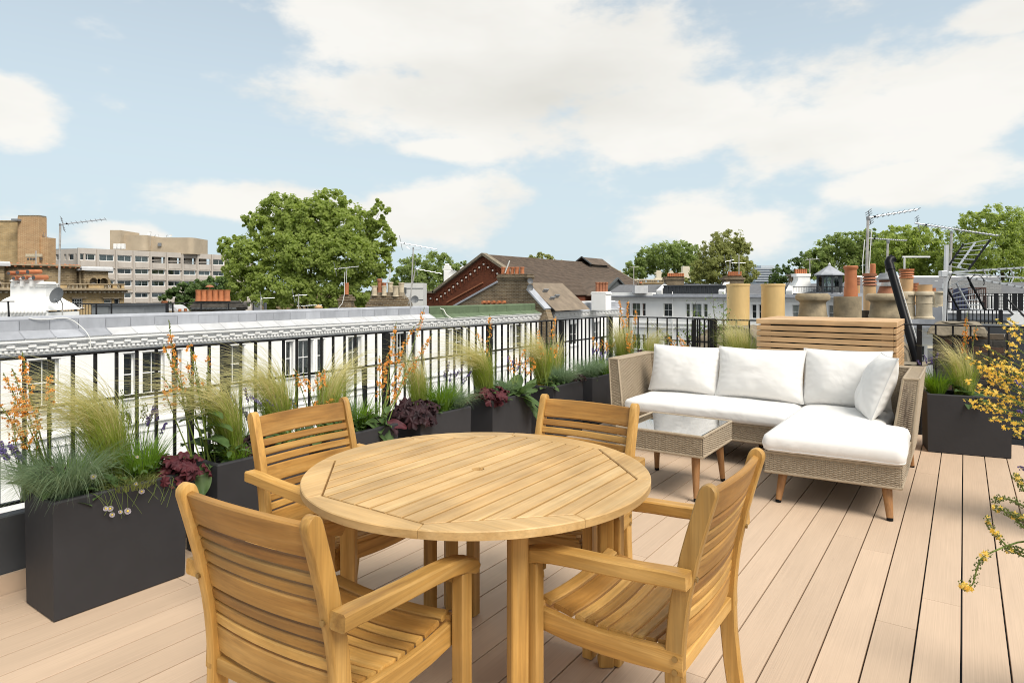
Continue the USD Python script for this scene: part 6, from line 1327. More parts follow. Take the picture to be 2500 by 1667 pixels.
# the chaise cushion narrows where the arm begins
def chaise_cushion():
    t = thing('seat_cushion', 'white chaise cushion at the right of the sofa, its near end overhanging the rattan', 'cushion')
    out = Polygon([(-1.105, 4.47), (-.285, 4.53), (-.31, 5.29), (-.455, 5.31), (-.455, 5.97), (-1.105, 5.97)]).buffer(-.045).buffer(.045, quad_segs=6)
    z0, z1, r = ZS + .006, ZS + .120, .032
    b = MB(); prof = [(r, z0), (r * .3, z0 + r * .3), (0, z0 + r), (-.006, (z0 + z1) / 2), (0, z1 - r), (r * .3, z1 - r * .3), (r, z1)]
    N = 300; secs = []
    for o, z in prof:
        q_ = out.buffer(-o) if o >= 0 else out.buffer(-o)
        ring = q_.exterior; st = ring.project(__import__('shapely').geometry.Point(-1.105, 4.8)); pts = [ring.interpolate((st + ring.length * k / N) % ring.length).coords[0] for k in range(N)]
        if not ring.is_ccw: pts = pts[::-1]
        secs.append([(x, y, z) for x, y in pts])
    b.loft(secs, False)
    from scipy.spatial import Delaunay
    from shapely import contains_xy, distance, points
    rim = np.array([(p[0], p[1]) for p in secs[-1]]); top = Polygon(rim); small = top.buffer(-.012)
    gx, gy = np.meshgrid(np.arange(-1.10, -.27, .024), np.arange(4.46, 5.98, .024)); g = np.column_stack([gx.ravel(), gy.ravel()]); g = g[contains_xy(small, g[:, 0], g[:, 1])]
    allp = np.vstack([rim, g]); tri = Delaunay(allp).simplices; cc_ = allp[tri].mean(1); tri = tri[contains_xy(top, cc_[:, 0], cc_[:, 1])]
    dd = distance(top.exterior, points(allp)); zz_ = z1 + .022 * np.clip(dd / .16, 0, 1) ** .7 + (meshkit.fbm(np.column_stack([allp, np.zeros(len(allp))]) * 6, 3) - .5) * .018 * np.clip(dd / .08, 0, 1)
    b.add(np.column_stack([allp, zz_]), tri)
    v2, f2 = trimesh.creation.triangulate_polygon(Polygon([(p[0], p[1]) for p in secs[0]]).buffer(0), engine='earcut'); b.add(np.column_stack([v2, np.full(len(v2), z0)]), f2[:, ::-1])
    v, f = b.mesh(); v = v + (meshkit.fbm(v * 13 + 4, 2) - .5)[:, None] * .007
    m_ = trimesh.Trimesh(v, f, process=False); m_.merge_vertices(digits_vertex=4); m_.fix_normals(); part(t, 'cover', m_, FAB, 55)
    for z, o in ((z0 + r * .55, .004),):
        ring = out.buffer(-o).exterior; pts = [(*ring.interpolate(ring.length * k / 160).coords[0], z) for k in range(161)]; b = MB(); b.tube(pts, .0028, 5); part(t, 'piping', b, FAB, True)
chaise_cushion()
def pillow(label, c, w, h, th, right, up, seed):
    """a plump knife-edged cushion: w along right, h along up, bulging th"""
    right, up = unit(right), unit(up); up = unit(up - right * (up @ right)); N = np.cross(right, up)
    n = 44; g = np.linspace(-1, 1, n); U, V_ = np.meshgrid(g, g, indexing='ij')
    prof = (np.clip(1 - np.abs(U) ** 2.6, 0, 1) * np.clip(1 - np.abs(V_) ** 2.6, 0, 1)) ** .62
    pin = lambda a: 1 - .055 * (1 - a ** 2)
    X, Y = U * w / 2 * pin(V_), V_ * h / 2 * pin(U)
    q_ = np.stack([U * 2.2, V_ * 2.2, np.full_like(U, seed * 3.7)], -1)
    crs = (meshkit.fbm(q_ * [1, 1, 1], 3, seed) - .5) * .25
    edge = np.exp(-((1 - np.maximum(np.abs(U), np.abs(V_))) / .16) ** 2); rip = np.sin((np.arctan2(V_, U)) * 26 + seed) * edge * .055 * (prof > 0)
    sag = -.02 * (1 - V_) * .5
    verts, faces = [], []
    for s in (1, -1):
        Z = s * th / 2 * np.clip(prof * (1 + crs) + rip * prof ** .3 * .8, 0, 2)
        verts.append((np.asarray(c) + X[..., None] * right + (Y + sag * prof)[..., None] * up + Z[..., None] * N).reshape(-1, 3))
        i, j = np.meshgrid(np.arange(n - 1), np.arange(n - 1), indexing='ij'); a = (i * n + j).ravel(); q4 = np.stack([a, a + n, a + n + 1, a + 1], 1)
        if s < 0: q4 = q4[:, ::-1]
        faces.append(np.vstack([q4[:, [0, 1, 2]], q4[:, [0, 2, 3]]]) + (0 if s > 0 else n * n))
    t = thing('back_cushion', label, 'cushion'); part(t, 'cover', (np.vstack(verts), np.vstack(faces)), FAB, True)
    idx = [(i, 0) for i in range(n)] + [(n - 1, j) for j in range(n)] + [(i, n - 1) for i in range(n - 1, -1, -1)] + [(0, j) for j in range(n - 1, -1, -1)]
    b = MB(); b.tube([verts[0].reshape(n, n, 3)[i, j] for i, j in idx], .0042, 6); part(t, 'piping', b, FAB, True)
zs = ZS + .135
tilt = np.array((0, .30, .95))
for lab, x0, x1, h, sd, yaw, roll in (('left white back cushion on the sofa', -2.455, -1.815, .445, 1, .02, -.01), ('middle white back cushion on the sofa', -1.82, -1.105, .455, 2, .03, -.005), ('third white back cushion, partly behind the one turned sideways', -1.115, -.47, .475, 3, .0, .01)):
    rt = np.array((math.cos(yaw), math.sin(yaw), roll)); pillow(lab, np.array(((x0 + x1) / 2, 5.86 if sd != 3 else 5.90, zs + h / 2 * .93)), (x1 - x0) * 1.02, h, .25, rt, tilt, sd)
pillow('white cushion turned sideways against the right arm of the sofa', np.array((-.545, 5.60, zs + .215)), .50, .50, .20, np.array((.30, -.95, .0)), np.array((.34, .10, .93)), 4)

# ------------------------------------------------------------------ coffee table
ct = thing('coffee_table', 'square rattan coffee table with glass top on round wooden legs', 'coffee table')
x0, x1, y0, y1, z0, z1 = -2.03, -1.41, 4.20, 4.84, .308, .443
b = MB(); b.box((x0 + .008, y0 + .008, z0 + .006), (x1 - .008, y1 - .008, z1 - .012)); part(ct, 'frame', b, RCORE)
for p, q_ in (((x0, y0), (x1, y0)), ((x1, y0), (x1, y1)), ((x1, y1), (x0, y1)), ((x0, y1), (x0, y0))):
    weave(ct, (*p, z0), (*q_, z0), (*q_, z1), (*p, z1)); braid(ct, [(*p, z0), (*q_, z0)])
    b = MB(); b.tube([(*p, z1 - .002), (*q_, z1 - .002)], .010, 8); part(ct, 'edge_braid', b, RATTAN, 40)
weave(ct, (x0, y0, z1 - .012), (x1, y0, z1 - .012), (x1, y1, z1 - .012), (x0, y1, z1 - .012), name='top_weave')
n = {'f': ('fresnel', {'IOR': 20.0}), 't': ('transparent_bsdf', {'color': (.80, .86, .83)}), 'gl': ('glossy_bsdf', {'color': (1, 1, 1), 'roughness': 0.015}), 'm': ('mix_closure', {})}
TG = usdkit.material(stage, LOOKS + '/table_glass', n, [('f.fac', 'm.fac'), ('t.BSDF', 'm.closure1'), ('gl.BSDF', 'm.closure2')], surface='m.closure')
b = MB(); b.box((x0 + .018, y0 + .018, z1 - .003), (x1 - .018, y1 - .018, z1 + .003), .001); gp = part(ct, 'glass_top', b, TG)
for x, y, sx, sy in ((x0 + .07, y0 + .07, -1, -1), (x1 - .07, y0 + .07, 1, -1), (x1 - .07, y1 - .07, 1, 1), (x0 + .07, y1 - .07, -1, 1)): leg(ct, (x, y, z0 + .004), (x + sx * .018, y + sy * .04, .001), .028, .018, LEGW)

# ------------------------------------------------------------------ slatted timber cover box behind the sofa
CED = ((.42, .235, .10), (.54, .335, .165), (.64, .43, .24))
SX, SY = wood('cedar_x', CED, 0, .12, fine=14), wood('cedar_y', CED, 1, .12, fine=14)
sb = thing('slatted_box', 'cedar slatted cover box with solid top behind the sofa', 'timber box', (0, 0, 0))
bx0, bx1, by0, by1, bz = -1.655, -.475, 6.50, 7.36, 1.137
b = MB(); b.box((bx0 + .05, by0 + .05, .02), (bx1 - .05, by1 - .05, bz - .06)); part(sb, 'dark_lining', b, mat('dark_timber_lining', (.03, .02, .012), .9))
ny = 6
for k in range(ny): a = by0 + (by1 - by0) * k / ny; b = MB(); b.box((bx0, a + .001, bz - .048), (bx1, a + (by1 - by0) / ny - .001, bz), .0025); part(sb, 'top_board', b, SX)
z = bz - .052 - .011
while z > .06:
    b = MB(); b.box((bx0 + .004, by0 + .002, z - .043), (bx1 - .028, by0 + .026, z), .002); part(sb, 'slat', b, SX)
    b = MB(); b.box((bx1 - .026, by0 + .003, z - .043), (bx1 - .002, by1 - .01, z), .002); part(sb, 'slat', b, SY)
    b = MB(); b.box((bx0 + .002, by0 + .028, z - .043), (bx0 + .026, by1 - .01, z), .002); part(sb, 'slat', b, SY)
    z -= .0545
for x in (bx0 + .035, bx1 - .12): b = MB(); b.box((x, by0 + .028, .0), (x + .09, by0 + .049, bz - .05)); part(sb, 'upright', b, SX)

# ------------------------------------------------------------------ planting
G_STIPA = leafmat('feather_grass', (.18, .25, .035), (.46, .52, .14), .45, scale=9)
G_PLUME = leafmat('feather_plume', (.48, .46, .20), (.80, .72, .46), .48, scale=9)
G_BLUE = leafmat('blue_grass', (.11, .175, .09), (.36, .44, .27), .35, scale=9)
G_GREEN = leafmat('fresh_grass', (.08, .17, .015), (.30, .44, .06), .35, scale=9)
G_BROAD = leafmat('broad_leaf', (.055, .10, .03), (.17, .25, .09), .3, scale=14)
G_STEM = leafmat('flower_stem', (.13, .19, .035), (.30, .36, .09), .2, scale=9)
G_BUD = leafmat('flower_bud', (.10, .13, .03), (.30, .30, .10), .2, scale=20)
G_PURP = leafmat('near_black_leaf', (.016, .008, .010), (.075, .026, .030), .15, .6, 18, spec=.25)
G_RED = leafmat('dusky_red_leaf', (.05, .012, .018), (.21, .05, .055), .25, .6, 18, spec=.25)
G_ORANGE = leafmat('orange_petal', (.72, .30, .05), (.92, .56, .15), .35, scale=30)
G_YELLOW = leafmat('yellow_petal', (.80, .56, .09), (.93, .78, .30), .35, scale=30)
G_EYE = mat('flower_eye', (.16, .03, .02), .7)
G_LAV = leafmat('lavender_flower', (.09, .06, .22), (.25, .18, .45), .2, scale=40)
G_WHITE = leafmat('daisy_petal', (.70, .62, .68), (.86, .82, .85), .3, scale=40)
G_GOLD = mat('daisy_eye', (.70, .50, .06), .7)
G_SHRUB = leafmat('shrub_leaf', (.11, .17, .035), (.28, .36, .11), .4, scale=5)
PZ = .472
def strands(rs, n, c, rad, H, spread, droop, width, lean=(0, 0), seg=7, hv=.35, p=1.5, taper=1.5, bend=2.2):
    t = np.linspace(0, 1, seg + 1)[None, :, None]
    az = rs.uniform(0, 2 * math.pi, n); rr = rad * np.sqrt(rs.uniform(0, 1, n)); root = np.stack([c[0] + rr * np.cos(az), c[1] + rr * np.sin(az), np.full(n, c[2])], 1)
    az2 = az + rs.normal(size=n) * .7; L = H * rs.uniform(1 - hv, 1 + hv * .35, n); sp = spread * rs.uniform(.15, 1.1, n) * L / H; dr = droop * rs.uniform(.5, 1.3, n)
    dh = np.stack([np.cos(az2), np.sin(az2), np.zeros(n)], 1)
    ln = np.array((lean[0], lean[1], 0.0))[None] * rs.uniform(.45, 1.25, n)[:, None]
    pos = root[:, None] + dh[:, None] * sp[:, None, None] * t ** p + ln[:, None] * t ** bend + np.array((0, 0, 1.0)) * (L[:, None, None] * (t - dr[:, None, None] * t ** 2.6))
    pos += rs.normal(size=(n, 1, 3)) * .01 * t
    wd = np.stack([-np.sin(az2), np.cos(az2), np.zeros(n)], 1) + rs.normal(size=(n, 3)) * .5; wd /= np.linalg.norm(wd, axis=1)[:, None]
    w = width * rs.uniform(.7, 1.3, n)[:, None, None] * (1.05 - t ** taper) / 2
    V = np.stack([pos - wd[:, None] * w, pos + wd[:, None] * w], 2).reshape(-1, 3)
    b = (np.arange(n) * (seg + 1) * 2)[:, None, None] + (np.arange(seg) * 2)[None, :, None]
    f = np.concatenate([b + [0, 1, 3], b + [0, 3, 2]], 1).reshape(-1, 3)
    return V, f
def feather_grass(label, x, y, z=PZ, H=.50, lean=(0, -.2), s=1.0, seed=0, n=1.0):
    rs = np.random.RandomState(100 + seed); t = thing('feather_grass', label, 'grass', group='feather grasses in the planters')
    part(t, 'blades', strands(rs, int(520 * n), (x, y, z), .055 * s, H * .74, .16 * s, .14, .0026, (lean[0] * .5, lean[1] * .5)), G_STIPA, kind='stuff')
    part(t, 'plumes', strands(rs, int(290 * n), (x, y, z + .05), .05 * s, H * 1.22, .11 * s, .54, .0026, (lean[0] * 2.05, lean[1] * 2.05), 11, .28, 1.5, 4.0, 2.4), G_PLUME, kind='stuff')
def tuft(name, label, x, y, z, n, H, spread, droop, width, m, seed, rad=.05, lean=(0, 0), hv=.4, p=1.15):
    rs = np.random.RandomState(200 + seed); t = thing(name, label, 'grass'); part(t, 'blades', strands(rs, n, (x, y, z), rad, H, spread, droop, width, lean, 7, hv, p), m, kind='stuff'); return t
def blue_grass(label, x, y, seed, z=PZ, s=1.0, lean=(.03, 0), n=950): return tuft('blue_fescue', label, x, y, z, n, .36 * s, .30 * s, .62, .0027, G_BLUE, seed, .06 * s, lean)
def green_grass(label, x, y, seed, z=PZ, s=1.0, n=260): return tuft('green_grass', label, x, y, z, n, .32 * s, .19 * s, .40, .0055, G_GREEN, seed, .05 * s)
def leaf_mesh(rs, base, d, size, wide, nrm, ruffle=.1, droop=.3, nl=8, nw=4, lobed=0):
    """an ovate (or lobed) blade from base along d, drooping, folded at the midrib"""
    d = unit(d); side = unit(np.cross(nrm, d)); up = np.cross(d, side); V, f = [], []
    for i in range(nl + 1):
        t = i / nl; w = wide * size * (math.sin(math.pi * min(1, t * .93 + .05)) ** .75) * .5
        if lobed: w *= 1 + .22 * math.sin(t * lobed * 2 * math.pi)
        for j in range(-nw // 2, nw // 2 + 1):
            q = j / (nw / 2); V.append(np.asarray(base) + d * size * t + side * w * q + up * (abs(q) * w * .35 - droop * size * t * t + ruffle * size * .25 * math.sin(t * 9 + q * 5 + rs.uniform(0, 1.2)) * abs(q)))
    k = nw + 1
    for i in range(nl):
        for j in range(nw): a = i * k + j; f += [(a, a + 1, a + k + 1), (a, a + k + 1, a + k)]
    return np.array(V), np.array(f)
def round_leaf(rs, c, nrm, size, lobes=6, ruffle=.16):
    z = unit(nrm); M = frame((0, 0, 0), z); n = 24; V = [np.zeros(3)]; ph = rs.uniform(0, 6.28)
    for fr in (.45, .8, 1.0):
        for k in range(n):
            a = 2 * math.pi * k / n; notch = .55 if k in (0,) and fr > .5 else 1
            r = size * fr * (1 + (.14 * math.cos(lobes * a) + .06 * math.cos(3 * lobes * a)) * fr) * notch
            V.append(M @ np.array((r * math.cos(a), r * math.sin(a), size * (-.28 * fr ** 2 + ruffle * fr ** 2 * math.sin(lobes * a + ph) + rs.uniform(-.04, .04) * fr))))
    f = [(0, 1 + k, 1 + (k + 1) % n) for k in range(n)]
    for q_ in range(2):
        o, p = 1 + q_ * n, 1 + (q_ + 1) * n
        for k in range(n): k2 = (k + 1) % n; f += [(o + k, p + k, p + k2), (o + k, p + k2, o + k2)]
    return np.array(V) + c, np.array(f)
def heuchera(label, x, y, seed, m, s=1.0, z=PZ, n=30, out=(1, 0)):
    n = int(n * 1.6)
    rs = np.random.RandomState(300 + seed); t = thing('coral_bells', label, 'plant'); c0 = np.array((x, y, z - .02)); b = MB()
    for k in range(n):
        el = rs.uniform(.05, 1.35); az = rs.uniform(0, 2 * math.pi); d = np.array((math.cos(az) * math.cos(el), math.sin(az) * math.cos(el), math.sin(el))); d = unit(d + np.array((out[0], out[1], 0)) * .35)
        r = s * rs.uniform(.07, .155); c = c0 + d * r * np.array((1.15, 1.15, 1.0)) + [0, 0, .02]
        v, f = round_leaf(rs, c, d + np.array((0, 0, .25)) + rs.normal(size=3) * .25, s * rs.uniform(.026, .046), int(rs.randint(5, 8)), .3); part(t, 'leaf', (v, f), m, True); b.tube([c0, c], .0022, 4)
    part(t, 'stems', b, G_RED, kind='stuff')
def flowers(rs, P_, N_, r):
    """five-petalled flowers at points P_ facing N_"""
    n = len(P_); N_ = N_ / np.linalg.norm(N_, axis=1)[:, None]; a = np.cross(N_, rs.normal(size=(n, 3))); a /= np.linalg.norm(a, axis=1)[:, None]; b = np.cross(N_, a)
    k = 10; th = np.arange(k) * 2 * math.pi / k; rad = np.where(np.arange(k) % 2 == 0, 1.0, .45)
    rr = r * rs.uniform(.7, 1.2, n)[:, None, None] * rad[None, :, None]
    rim = P_[:, None] + rr * (np.cos(th)[None, :, None] * a[:, None] + np.sin(th)[None, :, None] * b[:, None]) + N_[:, None] * r * (np.where(np.arange(k) % 2 == 0, .25, .05)[None, :, None] + rs.uniform(-.2, .2, (n, k, 1)))
    V = np.concatenate([P_[:, None], rim], 1).reshape(-1, 3); o = (np.arange(n) * (k + 1))[:, None, None]; q = np.array([(0, 1 + i, 1 + (i + 1) % k) for i in range(k)])[None]
    return V, (o + q).reshape(-1, 3)
OCT = np.array([(1, 0, 0), (-1, 0, 0), (0, 1, 0), (0, -1, 0), (0, 0, 1.4), (0, 0, -1.4)]); OCF = np.array([(0, 2, 4), (2, 1, 4), (1, 3, 4), (3, 0, 4), (2, 0, 5), (1, 2, 5), (3, 1, 5), (0, 3, 5)])
def beads(P_, r):
    r = np.broadcast_to(r, (len(P_),)); V = (P_[:, None] + OCT[None] * r[:, None, None]).reshape(-1, 3); f = (np.arange(len(P_))[:, None, None] * 6 + OCF[None]).reshape(-1, 3); return V, f
def bez(p0, p1, p2, n=14): t = np.linspace(0, 1, n)[:, None]; return (1 - t) ** 2 * p0 + 2 * t * (1 - t) * p1 + t * t * p2
def along(pts, f): i = f * (len(pts) - 1); k = np.minimum(i.astype(int), len(pts) - 2); w = (i - k)[:, None]; return pts[k] * (1 - w) + pts[k + 1] * w
def mullein(label, root, tips, seed, petal=None, fr=.0125, leaves=5, lsize=.17, dens=1.0, toward=(1, -.4, 0)):
    """tips: (point, first flower fraction, last flower fraction, sag) for each stem"""
    rs = np.random.RandomState(400 + seed); petal = petal or G_ORANGE; t = thing('mullein', label, 'flowering plant'); root = np.array(root, float)
    for tip, f0, f1, sag in tips:
        r0 = root + rs.normal(size=3) * [.02, .03, 0]; tip = np.asarray(tip, float); L = np.linalg.norm(tip - r0)
        mid = (r0 + tip) / 2 + np.array((0, 0, sag * L)) + rs.normal(size=3) * [.02, .02, 0] * L * 2; pts = bez(r0, mid, tip)
        b = MB(); b.tube(pts, np.linspace(.0045, .0016, len(pts)), 5); st = part(t, 'stem', b, G_STEM, True)
        nf = max(6, int((f1 - f0) * L * 190 * dens)); ff = f0 + (f1 - f0) * rs.uniform(0, 1, nf); P_ = along(pts, ff); off = rs.normal(size=(nf, 3)); off /= np.linalg.norm(off, axis=1)[:, None]; sc = .011 + .017 * (1 - (ff - f0) / (f1 - f0 + 1e-6)); Pf = P_ + off * sc[:, None] * rs.uniform(.5, 1.2, nf)[:, None]
        Nf = off + np.array(unit(toward)) * .7; part(st, 'flowers', flowers(rs, Pf, Nf, fr * .92), petal, kind='stuff')
        if fr == .0125: part(st, 'flower_eyes', beads(Pf + Nf / np.linalg.norm(Nf, axis=1)[:, None] * .002, fr * .2), G_EYE, kind='stuff')
        nb = max(14, int(L * 110)); fb = rs.uniform(max(.15, f0 - .35), 1, nb); ob = rs.normal(size=(nb, 3)); ob /= np.linalg.norm(ob, axis=1)[:, None]; Pb = along(pts, fb) + ob * (.004 + .014 * (1 - fb))[:, None]; part(st, 'buds', beads(Pb, rs.uniform(.0018, .004, nb)), G_BUD, kind='stuff')
    for k in range(leaves):
        az = rs.uniform(0, 2 * math.pi); d = np.array((math.cos(az) + .5 * toward[0], math.sin(az), rs.uniform(.1, .9))); v, f = leaf_mesh(rs, root + [0, 0, .01], d, lsize * rs.uniform(.7, 1.25), .52, (0, 0, 1), .12, rs.uniform(.2, .7)); part(t, 'leaf', (v, f), G_BROAD, True)
def lavender(label, x, y, tips, seed, z=PZ):
    rs = np.random.RandomState(500 + seed); t = thing('lavender', label, 'flowering plant'); root = np.array((x, y, z)); bs, pts = MB(), []
    for tip in tips:
        tip = np.asarray(tip, float); r0 = root + rs.normal(size=3) * [.02, .03, 0]; c = bez(r0, (r0 + tip) / 2 + rs.normal(size=3) * .02 + [0, 0, .03], tip, 8); bs.tube(c, .0014, 4)
        n = 34; f_ = 1 - .22 * rs.uniform(0, 1, n) ** 1.2; o = rs.normal(size=(n, 3)); o /= np.linalg.norm(o, axis=1)[:, None]; pts.append(along(c, f_) + o * .007)
    part(t, 'stems', bs, G_STEM, kind='stuff'); part(t, 'flower_heads', beads(np.vstack(pts), .0042), G_LAV, kind='stuff')
    part(t, 'foliage', strands(rs, 160, root, .05, .24, .10, .05, .003), G_BLUE, kind='stuff')
def L3(u, v, x=-3.30): return onx(u, v, x)
def lean_tip(u, v, f0=.55, f1=.97, sag=.0, x=-3.33): return (L3(u, v, x), f0, f1, sag)

# low leafy growth filling each planter
for k, ((y0, y1), lab) in enumerate(zip(PL, ('nearest planter behind the daisies', 'second planter round the foxglove leaves', 'third planter at its near end', 'fourth planter below the feather grass', 'fifth planter along its back', 'sixth planter under the orange flowers', 'seventh planter beside the sofa arm'))):
    rs = np.random.RandomState(900 + k); t = thing('leafy_groundcover', 'low dark green leafy growth in the ' + lab, 'plant'); V, F_, n0 = [], [], 0
    for q in range(150):
        p = np.array((rs.uniform(-3.42, -3.17), rs.uniform(y0 + .03, y1 - .03), PZ + rs.uniform(0, .11))); az = rs.uniform(0, 6.28); d = np.array((math.cos(az) + .25, math.sin(az), rs.uniform(-.2, .9)))
        v, f = leaf_mesh(rs, p, d, rs.uniform(.035, .085), rs.uniform(.35, .6), (0, 0, 1), .1, .3, 4, 2); V.append(v); F_.append(f + n0); n0 += len(v)
    part(t, 'foliage', (np.vstack(V), np.vstack(F_)), G_BROAD, kind='stuff')

# nearest planter
blue_grass('blue grey grass spilling over the front end of the nearest planter', -3.27, 1.20, 1, s=1.18, lean=(.07, -.10), n=1500)
tuft('mixed_grass', 'bright green blades in the middle of the blue grey grass', -3.28, 1.23, PZ, 120, .25, .13, .25, .0055, G_GREEN, 31)
feather_grass('tallest pale feather grass arching left in the nearest planter', -3.36, 1.44, H=.66, lean=(.03, -.24), s=1.25, seed=1, n=1.7)
green_grass('broad bladed bright green tuft near the daisies', -3.27, 1.54, 2, s=.95, n=300)
heuchera('dusky red ruffled foliage at the far end of the nearest planter', -3.22, 1.665, 1, G_RED, .92, n=32, out=(.9, .2))
heuchera('dark red foliage buried behind the blue grey grass at far left', -3.38, 1.22, 2, G_PURP, .9, z=.52, n=16)
mullein('orange flower spikes at the left edge leaning out of the nearest planter', (-3.40, 1.20, PZ), [lean_tip(54, 858, .72), lean_tip(8, 910, .62), lean_tip(30, 900, .62), lean_tip(38, 972, .6), lean_tip(122, 912, .74), lean_tip(95, 990, .7), lean_tip(-20, 960, .5), lean_tip(60, 1050, .75)], 1, leaves=4, fr=.0125)
lavender('lavender heads low at the left edge', -3.42, 1.14, [L3(u, v, -3.36) for u, v in ((4, 1080), (22, 1085), (34, 1090), (10, 1100), (40, 1110), (-6, 1095))], 1)
lavender('lavender heads between the bright green tuft and the railing post', -3.38, 1.60, [L3(u, v, -3.38) for u, v in ((377, 990), (370, 1010), (382, 1000), (405, 1035), (360, 1015), (312, 1008))], 2)
# trailing daisies
rs = np.random.RandomState(77); t = thing('fleabane_daisies', 'trailing pink white daisies hanging over the nearest planter', 'flowering plant'); bs = MB()
for u, v, r in ((228, 1163, .011), (332, 1181, .009), (346, 1199, .012), (258, 1241, .010), (269, 1241, .012), (274, 1256, .011), (294, 1249, .009), (312, 1247, .014), (335, 1115, .007)):
    c = L3(u, v, -3.12); root = np.array((-3.19, c[1] - .03 + rs.uniform(-.04, .04), .50)); bs.tube(bez(root, np.array((-3.10, root[1], max(c[2] + .05, .54))), c, 10), .0008, 4)
    z_ = unit((1, -.75, .15) + rs.normal(size=3) * .25); M = frame((0, 0, 0), z_); V, f = [], []
    for k in range(20):
        a = 2 * math.pi * k / 20; w = .09; o = len(V); V += [M @ np.array((r * .25 * math.cos(a), r * .25 * math.sin(a), 0)) + c, M @ np.array((r * math.cos(a - w), r * math.sin(a - w), .1 * r)) + c, M @ np.array((r * 1.05 * math.cos(a), r * 1.05 * math.sin(a), .05 * r)) + c, M @ np.array((r * math.cos(a + w), r * math.sin(a + w), .1 * r)) + c]; f += [(o, o + 1, o + 2), (o, o + 2, o + 3)]
    fl_ = part(t, 'flower', (np.array(V), np.array(f)), G_WHITE)
    b = MB(); b.lathe([(r * .36, 0), (r * .3, r * .14), (.0004, r * .2)], c, 10, M); part(fl_, 'yellow_centre', b, G_GOLD, 60)
for k in range(16): y_ = rs.uniform(1.32, 1.62); p0 = np.array((-3.18, y_, .49)); bs.tube(bez(p0, p0 + [.06, rs.uniform(-.05, .05), .04], p0 + [.055, rs.uniform(-.08, .08), -rs.uniform(.03, .13)], 8), .0007, 4)
part(t, 'trailing_stems', bs, G_STEM, kind='stuff')
part(t, 'leaves', strands(rs, 420, (-3.20, 1.44, .495), .12, .07, .06, .5, .004), G_BUD, kind='stuff')
# meadow grass seed heads
t = thing('meadow_grass', 'thin meadow grass with pale seed heads in front of the white wall', 'grass'); rs = np.random.RandomState(5); bs, pts = MB(), []
for u, v in ((250, 985), (298, 950), (308, 985), (333, 950), (355, 985), (298, 1005), (312, 1010), (348, 1000)):
    tp = L3(u, v, -3.36); c = bez(np.array((-3.34, 1.52 + rs.uniform(-.06, .06), PZ)), np.array((-3.35, tp[1], PZ + .2)), tp, 8); bs.tube(c, .0009, 3); n = 26; pts.append(along(c, 1 - .16 * rs.uniform(0, 1, n)) + rs.normal(size=(n, 3)) * .007)
part(t, 'stems', bs, G_STEM, kind='stuff'); part(t, 'seed_heads', beads(np.vstack(pts), .0032), G_BUD, kind='stuff')

# second planter
tall = [lean_tip(412, 780, .62, .9, .02)] + [lean_tip(u, v, a, .97, .02) for u, v, a in ((398, 842, .93), (462, 838, .93), (472, 858, .92), (512, 856, .9), (396, 918, .8), (402, 950, .8), (458, 886, .88), (480, 925, .85), (440, 905, .8))]
mullein('tall orange spike with green tip rising high above the railing at left', (-3.32, 1.89, PZ), tall, 2, leaves=0, fr=.0125)
t = thing('foxglove_leaves', 'large dark green leaves climbing the tall spike at left', 'plant'); rs = np.random.RandomState(8)
for k in range(11):
    z_ = PZ + .03 + .035 * k; az = rs.uniform(-1.5, 1.5) if k % 2 else rs.uniform(1.8, 4.4); d = (math.cos(az), math.sin(az), .35); v, f = leaf_mesh(rs, (-3.32, 1.88, z_), d, .20 - .011 * k, .6, (0, 0, 1), .2, .45); part(t, 'leaf', (v, f), G_BROAD, True)
v, f = leaf_mesh(rs, (-3.19, 1.80, .52), (.35, -.2, -.9), .16, .5, (1, -.5, .4), .15, .0); part(t, 'leaf', (v, f), G_BROAD, True)
feather_grass('pale feather grass arching left over the tall spike leaves', -3.32, 2.03, H=.62, lean=(.0, -.26), s=1.05, seed=2, n=1.3)
heuchera('near black foliage between two feather grasses left of the left dining chair', -3.30, 2.19, 3, G_PURP, .95)
lavender('thin lavender beside the near black foliage left of the left dining chair', -3.34, 2.16, [L3(u, v, -3.34) for u, v in ((565, 965), (590, 995), (600, 1005), (522, 962), (560, 985), (598, 950))], 3)
feather_grass('upright pale feather grass behind the left dining chair, blown left', -3.34, 2.36, H=.70, lean=(.0, -.20), s=1.1, seed=3, n=1.4)
tuft('mixed_grass', 'low green tuft at the near end of the second planter', -3.24, 2.02, PZ, 120, .16, .14, .5, .005, G_GREEN, 33)
# third planter
feather_grass('feather grass behind the left dining chair, blown right', -3.38, 2.74, H=.62, lean=(.0, .20), s=1.1, seed=4, n=1.2)
mullein('scattered orange flowers above the back of the left dining chair', (-3.30, 2.62, PZ), [lean_tip(u, v, .72) for u, v in ((717, 900), (740, 912), (775, 905), (790, 900), (690, 965), (722, 990), (772, 972), (815, 955), (676, 992), (760, 1000), (800, 975))], 3, leaves=3, fr=.0125)
lavender('lavender spikes above the left dining chair back', -3.30, 2.5, [L3(u, v, -3.3) for u, v in ((668, 965), (672, 985), (648, 975), (710, 975), (600, 960), (680, 1000))], 4)
green_grass('green tuft right of the left dining chair back', -3.28, 2.92, 4, s=1.0)
tuft('mixed_grass', 'fine blue tuft right of the left dining chair back', -3.33, 2.84, PZ, 300, .30, .14, .25, .0028, G_BLUE, 34)
mullein('group of tall orange spikes right of the left dining chair', (-3.26, 3.06, PZ), [lean_tip(u, v, a, .95, .0, -3.36) for u, v, a in ((927, 868, .45), (946, 862, .5), (968, 785, .55), (1004, 895, .45), (990, 880, .42), (1012, 795, .6), (1036, 750, .74), (1056, 815, .6), (975, 960, .55))], 4, leaves=7, lsize=.20, fr=.0125)
t = thing('drooping_leaves', 'pale and dark leaves drooping over the end of the third planter', 'plant'); rs = np.random.RandomState(9)
